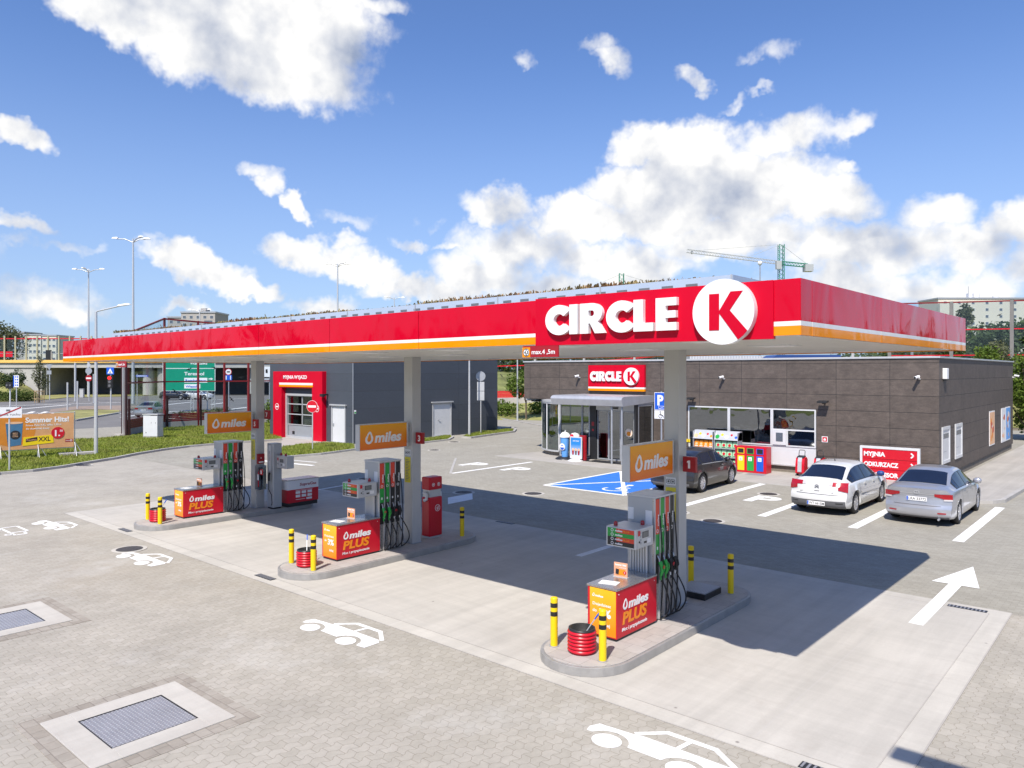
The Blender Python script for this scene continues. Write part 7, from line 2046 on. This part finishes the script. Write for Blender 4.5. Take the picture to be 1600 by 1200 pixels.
mb = MB(); mb.prism(f, [(-.3, z0 + .12), (.3, z0 + .12), (0, z1 - .1)], .03, .04, 'white_plain'); mb.stroke(f, [(-.06, z0 + .16), (0, z0 + .38), (.06, z0 + .16)], .05, 'black_plain', .04, .05); mb.build('pictogram', pl)
(xy, d) = at(138.7, 627)
t = thing('no_entry_sign', 'dark red no-entry sign below a grey disc and a diamond plate by the underpass', 'sign', (*xy, 0), B)
mb = MB(); mb.cyl((0, .1, 0), .06, zz(566, d), 'light_metal', 8); mb.build('post', t)
mb = MB(); f = FRONT(0, 0, 0); mb.disc(f, 0, zz(591, d), .48, 'red_deep', 0, .03, 20); mb.rect(f, -.36, zz(592.2, d), .36, zz(589.8, d), 'white_plain', .03, .04); mb.build('plate', t)
mb = MB(); mb.disc(f, 0, zz(579.5, d), .48, 'grey_metal', 0, .03, 20); zc = zz(570.5, d); mb.prism(f, [(-.34, zc), (0, zc - .36), (.34, zc), (0, zc + .36)], 0, .03, 'light_metal'); mb.build('plate', t)
(xy, d) = at(77, 624.5)
t = thing('yield_sign_back', 'grey triangular sign back on a post left of the underpass', 'sign', (*xy, 0), B)
mb = MB(); mb.cyl((0, .1, 0), .07, zz(569, d), 'light_metal', 8); mb.build('post', t)
mb = MB(); zc = zz(573.5, d); mb.prism(f, [(-.5, zc + .4), (.5, zc + .4), (0, zc - .5)], 0, .03, 'grey_metal'); mb.rect(f, -.33, zz(585, d), .33, zz(579, d), 'grey_metal', 0, .03); mb.build('plate', t)
(xy, d) = at(25, 636)
t = thing('parking_board', 'white and blue lane board on a post by the hedge', 'sign', (*xy, 0), B)
mb = MB(); mb.cyl((0, .1, 0), .06, zz(587, d), 'light_metal', 8); mb.build('post', t)
mb = MB(); mb.rect(f, -.32, zz(605, d), .36, zz(586.5, d), 'white_plain', 0, .03); mb.rect(f, -.32, zz(604.5, d), -.18, zz(587, d), 'blue_plain', .03, .035); mb.build('plate', t)
mb = MB()
for k in range(4):
    for x in (-.08, .14): mb.rect(f, x, zz(603 - k * 4.3, d), x + .13, zz(600.5 - k * 4.3, d), 'blue_plain', .03, .04)
mb.build('symbols', t)
(xy, d) = at(15, 636)
t = thing('traffic_light', 'black traffic light head on a white post left of the lane board', 'traffic light', (*xy, 0), B)
mb = MB(); mb.cyl((0, .1, 0), .08, zz(598, d), 'white_metal', 8); mb.build('post', t)
mb = MB(); mb.box(-.35, .35, -.2, .2, zz(607, d), zz(597, d), 'black_plain'); mb.build('signal_head', t)
mb = MB()
for i in (-.2, .2): mb.disc(FRONT(0, -.2, 0), i, zz(602, d), .12, 'grey_text', 0, .05, 12)
mb.build('dark_lenses', t)
(xy, d) = at(76, 618)
t = thing('traffic_light', 'black hanging traffic light in front of the yellow bridge edge', 'traffic light', (*xy, 0), B)
mb = MB(); mb.cyl((-.4, .1, 0), .06, 2.0, 'light_metal', 6); mb.tube([(-.4, .1, 2.0), (-.4, .1, zz(572, d)), (0, .1, zz(566, d)), (0, .1, zz(556, d))], .05, 'light_metal', 6); mb.build('post', t)
mb = MB(); mb.box(-.42, .42, -.2, .2, zz(563, d), zz(547, d), 'black_plain'); mb.build('signal_head', t)
mb = MB(); mb.box(.43, .6, -.1, .15, zz(562, d), zz(549, d), 'bridge_concrete'); mb.build('backing_board', t)
(xy, d) = at(127, 621)
t = thing('utility_cabinet', 'small pale cabinet on the grass near the underpass', 'utility cabinet', (*xy, 0), B)
mb = MB(); mb.box(-.32, .32, 0, .4, 0, zz(608, d), 'beige_column'); mb.build('housing', t); mb = MB(); mb.box(-.36, .36, -.04, .44, zz(608, d) + .001, zz(607.3, d), 'grey_metal'); mb.build('lid', t)

# green direction sign
(xy, d) = at(298, 643)
t = thing('road_direction_sign', 'large green road sign with white town names on lattice posts', 'sign', (*xy, 0), B)
def sx(px): return (px - 298) / F_PX * d
f = FRONT(0, 0, 0); z0, z1 = zz(611, d), zz(548, d)
mb = MB(); mb.rect(f, sx(254), z0, sx(336.3), z1, 'white_plain', -.04, 0); mb.rect(f, sx(254.8), z0 + .05, sx(335.5), z1 - .05, 'sign_green', 0, .012); mb.build('board', t)
mb = MB(); mb.rect(f, sx(255), zz(576.1, d), sx(335.5), zz(575.2, d), 'white_plain', .012, .02)
mb.text(f, 'Terespol', sx(288), zz(586.3, d), .36, 'white_plain', .02, width=sx(319) - sx(288), depth=.02, z=.012)
mb.text(f, 'Warszawa', sx(297), zz(569.5, d), .30, 'white_plain', .02, width=sx(324) - sx(297), depth=.02, z=.012)
mb.rect(f, sx(288), zz(597.8, d), sx(324), zz(590.4, d), 'white_plain', .012, .02); mb.rect(f, sx(288), zz(607, d), sx(313), zz(600.2, d), 'white_plain', .012, .02)
mb.stroke(f, [(sx(326), zz(592, d)), (sx(330), zz(592, d))], .1, 'white_plain', .012, .02); mb.prism(f, [(sx(329.5), zz(594, d)), (sx(333), zz(592, d)), (sx(329.5), zz(590, d))], .012, .02, 'white_plain'); mb.build('white_lettering', t)
mb = MB(); mb.text(f, 'Rembertow', sx(290), zz(596, d), .24, 'blue_plain', .01, width=sx(322) - sx(290), depth=.02, z=.02); mb.text(f, 'Wesola', sx(290), zz(605.4, d), .24, 'blue_plain', .01, width=sx(311) - sx(290), depth=.02, z=.02); mb.build('town_names', t)
for px in (299, 332):
    mb = MB()
    for q in (-.16, .16): mb.cyl((sx(px) + q, .25, 0), .035, z1 - .5, 'light_metal', 6)
    z = .3
    while z < z0: mb.beam((sx(px) - .16, .25, z), (sx(px) + .16, .25, z + .35), .03, .03, 'light_metal'); z += .45
    mb.build('lattice_post', t)
(xy, d) = at(324, 640); 
t = thing('sign_post_back', 'thin post under the right part of the green road sign', 'post', (*xy, 0)); mb = MB(); mb.cyl((0, 0, 0), .06, 2.9, 'light_metal', 8); mb.build('post', t); mb = MB(); mb.cyl((0, 0, 0), .12, .06, 'grey_metal', 8); mb.build('foot', t)
(xy, d) = at(357, 634)
t = thing('street_sign', 'blue lane sign under a round white sign seen through the barrier', 'sign', (*xy, 0), B)
mb = MB(); mb.cyl((0, .1, 0), .07, zz(577, d), 'grey_metal', 8); mb.build('post', t)
mb = MB(); mb.disc(f, 0, zz(581, d), .42, 'white_plain', 0, .03, 20); mb.circ(f, 0, zz(581, d), .42, .07, 'red_plain', .03, .04, 20); mb.rect(f, -.2, zz(582, d), .2, zz(580, d), 'black_plain', .03, .04); mb.build('round_plate', t)
mb = MB(); mb.rect(f, -.45, zz(594, d), .45, zz(586, d), 'blue_plain', 0, .03); bpn = mb.build('blue_plate', t); mb = MB(); mb.text(f, '1 1', 0, zz(593, d), .5, 'white_plain', .03, depth=.02, z=.03, align='C'); mb.build('lettering', bpn)
(xy, d) = at(421, 636)
t = thing('street_board', 'white and blue roadside board seen left of the wash portal', 'sign', (*xy, 0), B)
mb = MB(); mb.cyl((0, .1, 0), .09, zz(575, d), 'grey_metal', 8); mb.build('post', t)
mb = MB(); mb.rect(f, -.9, zz(589, d), .25, zz(573, d), 'white_plain', 0, .05); mb.rect(f, .25, zz(586, d), .75, zz(573, d), 'blue_plain', 0, .05); mb.build('plate', t)
mb = MB(); mb.rect(f, -.45, zz(583, d), -.2, zz(577, d), 'black_plain', .05, .06); mb.rect(f, -.9, zz(597, d), .0, zz(591, d), 'light_metal', 0, .05); mb.build('symbols', t)
# street name plate on mast line
(xy, d) = at(222, 632)
t = thing('street_name_plate', 'small blue street name plate beside the highest mast', 'sign', (*xy, 0), B)
mb = MB(); mb.cyl((-.7, .1, 0), .05, zz(584, d), 'light_metal', 8); mb.build('post', t)
mb = MB(); mb.rect(f, -.8, zz(589, d), .8, zz(586, d), 'blue_plain', 0, .03); mb.rect(f, -.7, zz(588, d), .7, zz(587, d), 'white_plain', .03, .035); mb.build('plate', t)

# ================================================================== FAR BUILDINGS
def block(label, px0, px1, pyt, d, depth, m, floors, nx, wins=True, extra=None, z_base=0., yaw=0.):
    x, y = wp(px0, d); t = thing('apartment_block', label, 'apartment block', (x, y, 0), B + yaw)
    W_ = (px1 - px0) / F_PX * d; Hh = zz(pyt, d)
    mb = MB(); mb.box(0, W_, 0, depth, z_base, Hh, m); mb.build('wall', t)
    mb = MB(); mb.box(-.3, W_ + .3, -.3, depth + .3, Hh + .01, Hh + .6, 'grey_metal'); mb.build('roof_edge', t)
    f = FRONT(0, 0, 0); fh = 3.0; n = 0
    for k in range(floors):
        z = Hh - 2.2 - k * fh
        for i in range(nx):
            if n >= 90: break
            if (i * 7 + 3) % 5 == 0 and not wins: continue
            x_ = (i + .5) * W_ / nx; mb = MB(); frame_rect(mb, f, x_ - .7, z - .1, x_ + .7, z + 1.15, .07, 'white_metal', 0, .08); wf = mb.build('window', t)
            mb = MB(); mb.rect(f, x_ - .63, z - .03, x_ + .63, z + 1.08, 'window_dark', .01, .03); mb.build('pane', wf); n += 1
    if extra: extra(t, W_, Hh, depth, f)
    return t
def ex_right(t, W_, Hh, dp, f):
    for x in (W_ * .36, W_ * .42, W_ * .6):
        mb = MB(); mb.cyl((x, dp * .4, Hh + .6), 1.3, 2.4 if x < W_ * .5 else 1.2, 'white_plain', 12); mb.build('roof_vent', t)
    mb = MB(); mb.cyl((W_ * .33, dp * .3, Hh), .12, 6, 'grey_metal', 6); mb.build('aerial', t)
    mb = MB(); mb.box(-.4, W_ * .16, -2, 0, 0, Hh - 2.2, 'cream_plaster'); mb.build('wing', t)
    for k in range(5):
        mb = MB(); mb.box(W_ * .16 + .5, W_ * .30, -1.2, 0, Hh - 4.6 - k * 3, Hh - 3.7 - k * 3, 'cream_plaster'); mb.build('balcony', t)
block('cream apartment block behind the barrier at the right edge', 1466, 1640, 467, 330, 16, 'cream_plaster', 6, 8, extra=ex_right)
def ex_grey(t, W_, Hh, dp, f):
    mb = MB(); mb.rect(f, W_ * .68, Hh - 7.0, W_ * .92, Hh - 5.0, 'red_deep', .0, .9); mb.rect(f, W_ * .68, Hh - 5.0, W_ * .92, Hh - 3.0, 'window_dark', 0, .05); mb.build('balcony', t)
    mb = MB(); mb.box(W_ * .45, W_ * .6, dp * .3, dp * .6, Hh + .6, Hh + 2.2, 'grey_plaster'); mb.build('roof_house', t)
block('beige apartment block with red balcony rising over the left canopy', 283, 336, 489, 300, 14, 'grey_plaster', 3, 5, extra=ex_grey)
block('lower grey block left of the beige one over the canopy', 262, 285, 496.5, 305, 12, 'grey_plaster', 2, 2)
block('white apartment block with stepped roof behind the bridge barrier', 38, 64, 524, 360, 14, 'cream_plaster', 7, 4)
block('taller white apartment block behind the bridge barrier, right one', 66, 88, 525, 350, 14, 'cream_plaster', 7, 3)
block('blue-grey block behind the bridge barrier, leftmost of the row', 27, 38, 520, 380, 14, 'grey_plaster', 3, 2)
# truck roofs / big shed behind the shop
t = thing('storage_shed', 'pale ribbed shed roof seen over the shop roof beside the blue tarpaulin', 'shed', (*wp(1078, 60), 0), B)
x1 = (1206 - 1078) / F_PX * 60
mb = MB(); mb.box(0, x1, 0, 4, 0, zz(556, 60), 'light_metal'); mb.build('wall', t)
mb = MB()
k = 0
while k * .22 < x1: mb.box(k * .22, k * .22 + .1, -.04, 0, zz(563, 60) - 1.5, zz(556, 60) - .02, 'white_metal'); k += 1
mb.build('ribs', t)
t = thing('covered_trailer', 'dark blue covered trailer top seen over the shop roof', 'trailer', (*wp(1196, 57), 0), B)
x1 = (1318 - 1196) / F_PX * 57; za, zb_ = zz(565, 57), zz(554.5, 57)
mb = MB(); mb.prism(Frame((0, 0, 0), (1, 0, 0), (0, 0, 1)), [(0, za - 2.6), (x1, za - 2.6), (x1 - .2, zb_), (.9, zb_), (0, za)], -2.5, 0, 'sky_blue_truck'); mb.build('cover', t)
mb = MB(); mb.box(.3, x1 - .3, .2, 2.3, .5, za - 2.6, 'dark_metal'); mb.build('chassis', t)
for xx in (1.0, x1 - 1.2):
    mb = MB(); mb.lathe((xx, .1, .5), [(0, 0), (.5, 0), (.5, .3), (0, .3)], 'black_rubber', 16, (0, 1, 0)); mb.build('wheel', t)

# cranes
def lattice(mb, a, b, w_, n, m, th=.12):
    a, b = Vector(a), Vector(b); d = (b - a).normalized(); u = Vector((0, 0, 1)) if abs(d.z) < .9 else Vector((0, 1, 0)); r = d.cross(u).normalized() * w_ / 2; q = r.cross(d).normalized() * w_ / 2
    cs = [r + q, -r + q, -r - q, r - q]
    for c in cs: mb.beam(a + c, b + c, th, th, m)
    for i in range(n):
        p0, p1 = a.lerp(b, i / n), a.lerp(b, (i + 1) / n)
        for j in range(4): mb.beam(p0 + cs[j], p1 + cs[(j + 1) % 4], th * .6, th * .6, m)
def crane(label, px, d, py_top, jib_px, jib_py0, jib_py1, counter_px, cpy):
    t = thing('tower_crane', label, 'crane', (*wp(px, d), 0), B, group='tower cranes on the skyline')
    X = lambda p: (p - px) / F_PX * d
    zj = zz(jib_py0, d)
    mb = MB(); lattice(mb, (0, 0, 0), (0, 0, zz(py_top, d)), 1.9, 34, 'crane_green', .22); mb.build('tower', t)
    mb = MB(); lattice(mb, (0, 0, zj), (X(jib_px), 0, zz(jib_py1, d)), 1.2, 34, 'crane_grey', .15); mb.build('jib', t)
    mb = MB(); lattice(mb, (0, 0, zj), (X(counter_px), 0, zz(cpy, d)), 1.3, 9, 'crane_green', .2); mb.build('counter_jib', t)
    mb = MB(); mb.box(X(counter_px) - 1.2, X(counter_px) + 2.0, -1.5, 1.5, zz(cpy, d) - 2.4, zz(cpy, d) + .4, 'crane_grey'); mb.build('counterweight', t)
    mb = MB(); mb.box(X(px - 10), X(px - 2), -2.2, -.6, zj - 2.6, zj + .6, 'crane_grey'); mb.build('cab', t)
    mb = MB(); top = (0, 0, zz(py_top, d))
    for e in ((X(px + (jib_px - px) * .35), 0, zj + (zz(jib_py1, d) - zj) * .35 + .6), (X(px + (jib_px - px) * .9), 0, zj + (zz(jib_py1, d) - zj) * .9 + .6), (X(counter_px), 0, zz(cpy, d) + .6)): mb.beam(top, e, .13, .13, 'crane_grey')
    mb.build('stays', t)
    mb = MB(); xh = X(jib_px + 8); mb.beam((xh, 0, zz(jib_py1, d)), (xh, 0, zz(jib_py1 + 5, d)), .5, .5, 'crane_grey'); mb.build('hook', t)
crane('green and grey tower crane above the right end of the canopy', 1220.5, 300, 382, 1073, 411, 392, 1261, 415)
t = thing('tower_crane', 'small distant crane top over the planted canopy roof', 'crane', (*wp(971, 420), 0), B, group='tower cranes on the skyline')
mb = MB(); lattice(mb, (0, 0, 0), (0, 0, zz(427, 420)), 2.4, 26, 'crane_green', .28); mb.build('tower', t)
mb = MB(); mb.beam((0, 0, zz(428, 420)), (-10, 0, zz(440, 420)), .2, .2, 'crane_grey'); mb.beam((0, 0, zz(428, 420)), (14, 0, zz(440, 420)), .2, .2, 'crane_grey'); mb.build('stays', t)
t = thing('lamp_mast', 'thin mast with a white globe left of the big crane', 'lamp mast', (*wp(1187.5, 90), 0), B, group='tall masts with crowns of lamps')
mb = MB(); mb.cyl((0, 0, 0), .12, zz(415, 90), 'grey_metal', 8, r2=.07); mb.build('mast', t)
mb = MB(); mb.lathe((0, 0, zz(415, 90)), [(0, 0), (.2, .1), (.28, .3), (.2, .5), (0, .58)], 'white_plain', 12); mb.build('globe', t)

# trees behind
k = 0
spots = [(770, 132, 9.5, 13, 'foliage_dark'), (812, 128, 10, 12, 'foliage_mid'), (850, 134, 10.5, 13, 'foliage_dark'), (895, 128, 10, 14, 'foliage_dark'), (945, 132, 9.8, 13, 'foliage_mid'), (1000, 126, 9.6, 13, 'foliage_dark'),
         (1350, 120, 8.0, 13, 'foliage_mid'), (1400, 116, 8.4, 13, 'foliage_mid'), (1440, 112, 8.6, 12, 'foliage_mid'), (1478, 105, 9.6, 11, 'foliage_grey'), (1512, 100, 9.8, 11, 'foliage_dark'), (1548, 96, 10.2, 11, 'foliage_mid'), (1588, 92, 10.6, 11, 'foliage_dark'), (1630, 90, 10.6, 11, 'foliage_mid')]
wh = ['over the gap between wash hall and shop, left one', 'over the gap between wash hall and shop, right one', 'just left of the shop roof corner', 'above the shop roof left of the red shop sign', 'above the shop sign', 'above the shop roof by the nearest column', 'above the shop roof right of the blue trailer', 'between the blue trailer and the canopy end', 'below the right end of the canopy', 'behind the barrier, just right of the canopy end', 'behind the barrier in front of the cream block', 'behind the barrier by its tall post', 'at the right edge behind the barrier', 'beyond the right edge behind the barrier']
for (px, d, h, w_, m), l in zip(spots, wh):
    make_tree('leafy_tree', 'green leafy tree ' + l, (*wp(px, d), 1.5 if d < 125 and px > 1300 else 3.5), h - (1.5 if px > 1300 else 3.5), w_, m, 60 + k, 2300, .30, .12, group='trees behind the barriers'); k += 1
make_tree('poplar_tree', 'narrow round-topped tree before the cream block', (*wp(1508, 150), 0), zz(474, 150), 3.6, 'foliage_grey', 91, 900, .26, .74)
make_tree('leafy_tree', 'bright green tree beside the back corner of the shop at the right edge', (*wp(1606, 47.5), 0), 5.6, 4.6, 'foliage_bright', 95, 5200, .13, .1, group='trees behind the barriers')
make_tree('leafy_tree', 'second bright green tree beyond the right edge of the photo', (*wp(1660, 46), 0), 5.4, 5.0, 'foliage_bright', 96, 2500, .13, .1, group='trees behind the barriers')
make_tree('flowering_tree', 'pale flowering treetop just above the shop side wall', (*wp(1563, 62), 2.8), zz(532, 62) - 2.8, 3.0, 'foliage_grey', 97, 1200, .12, .3)
make_tree('leafy_tree', 'small green treetop above the shop roof right of the canopy', (*wp(1540, 60), 2.8), zz(541, 60) - 2.8, 3.2, 'foliage_bright', 98, 1400, .12, .3, group='trees behind the barriers')
make_tree('small_tree', 'small leaning tree on the bank beside the curved glass corner', (*wp(822, 67.5), .2), 4.3, 3.4, 'foliage_bright', 99, 1500, .14, .42)
for i, (px, py, l) in enumerate(((846, 660, 'right of the small leaning tree'), (785, 658, 'beside the wash hall corner'))):
    bush('low_bush', 'low green bush on the grass bank ' + l, (*wp(px, 70 + i), .3), 3.5, 1.5, 'foliage_bright', 110 + i, 900, .13)
bush('low_bush', 'green bush between the farthest column and the red wash portal', (*wp(431, 58.5), 0), 2.8, 2.6, 'foliage_bright', 121, 1600, .12)
for i, (px, pb) in enumerate(((290, 650), (318, 647), (345, 645))):
    bush('low_bush', ['left', 'middle', 'right'][i] + ' low bush at the foot of the green road sign', (*G(px, pb), -.1), 2.0, .7, 'foliage_grey', 130 + i, 350, .09)
# distant wood line closing the horizon
mb = MB(); rnd = random.Random(77)
for i in range(240):
    px = -700 + i * 13.0; d = rnd.uniform(430, 520)
    if 420 < px < 780 or True:
        x, y = wp(px, d); h = rnd.uniform(7, 14); leaf_cloud(mb, [(x, y, h * .45, 9, 9, h * .6)], 60, 1.9, 'foliage_dark', rnd)
tag(mb.build('distant_wood'), 'dark tree line along the horizon', 'wood', kind='stuff')
# unseen woods added beside the yard to darken reflections in glass and fascia
mb = MB()
for i in range(110):
    x = -210 + i * 2.6; y = -46 + rnd.uniform(-6, 6)
    if (i * 5) % 17 in (3, 4, 5, 9): continue
    h = rnd.uniform(6, 12); leaf_cloud(mb, [(x, y, h * .5, 3.5, 3.5, h * .5)], 120, .8, 'foliage_dark', rnd)
tag(mb.build('reflection_wood'), 'unseen dark tree line added for reflections on the near side of the yard', 'wood', kind='stuff')
mb = MB()
for i in range(70):
    x = 34 + rnd.uniform(-5, 5); y = 20 + i * 2.4
    if (i * 7) % 19 in (2, 3, 11): continue
    h = rnd.uniform(7, 13); leaf_cloud(mb, [(x, y, h * .5, 3.5, 3.5, h * .5)], 120, .8, 'foliage_dark', rnd)
tag(mb.build('reflection_wood'), 'unseen dark tree line added for reflections beyond the right side of the yard', 'wood', kind='stuff')
flat_poly([(-70, -14), (60, -14), (60, -60), (-70, -60)], .02, 'lawn', 'near_verge')
# yard lamp off to the right: only its shadow falls into the picture
t = thing('lamp_post', 'lamp post beside the near right edge whose head shades the paving', 'lamp post', (2.65, 3.3, 0), 0, group='tall grey posts round the yard')
mb = MB(); mb.cyl((0, 0, 0), .08, 8.0, 'light_metal', 12, r2=.05); mb.build('post', t)
mb = MB(); mb.tube([(0, 0, 8), (-2.0, .1, 8.1)], .04, 'light_metal'); mb.build('arm', t)
mb = MB(); mb.box(-2.75, -1.95, -.05, .25, 8.05, 8.15, 'white_plain'); mb.build('lamp_head', t, bevel=.03)
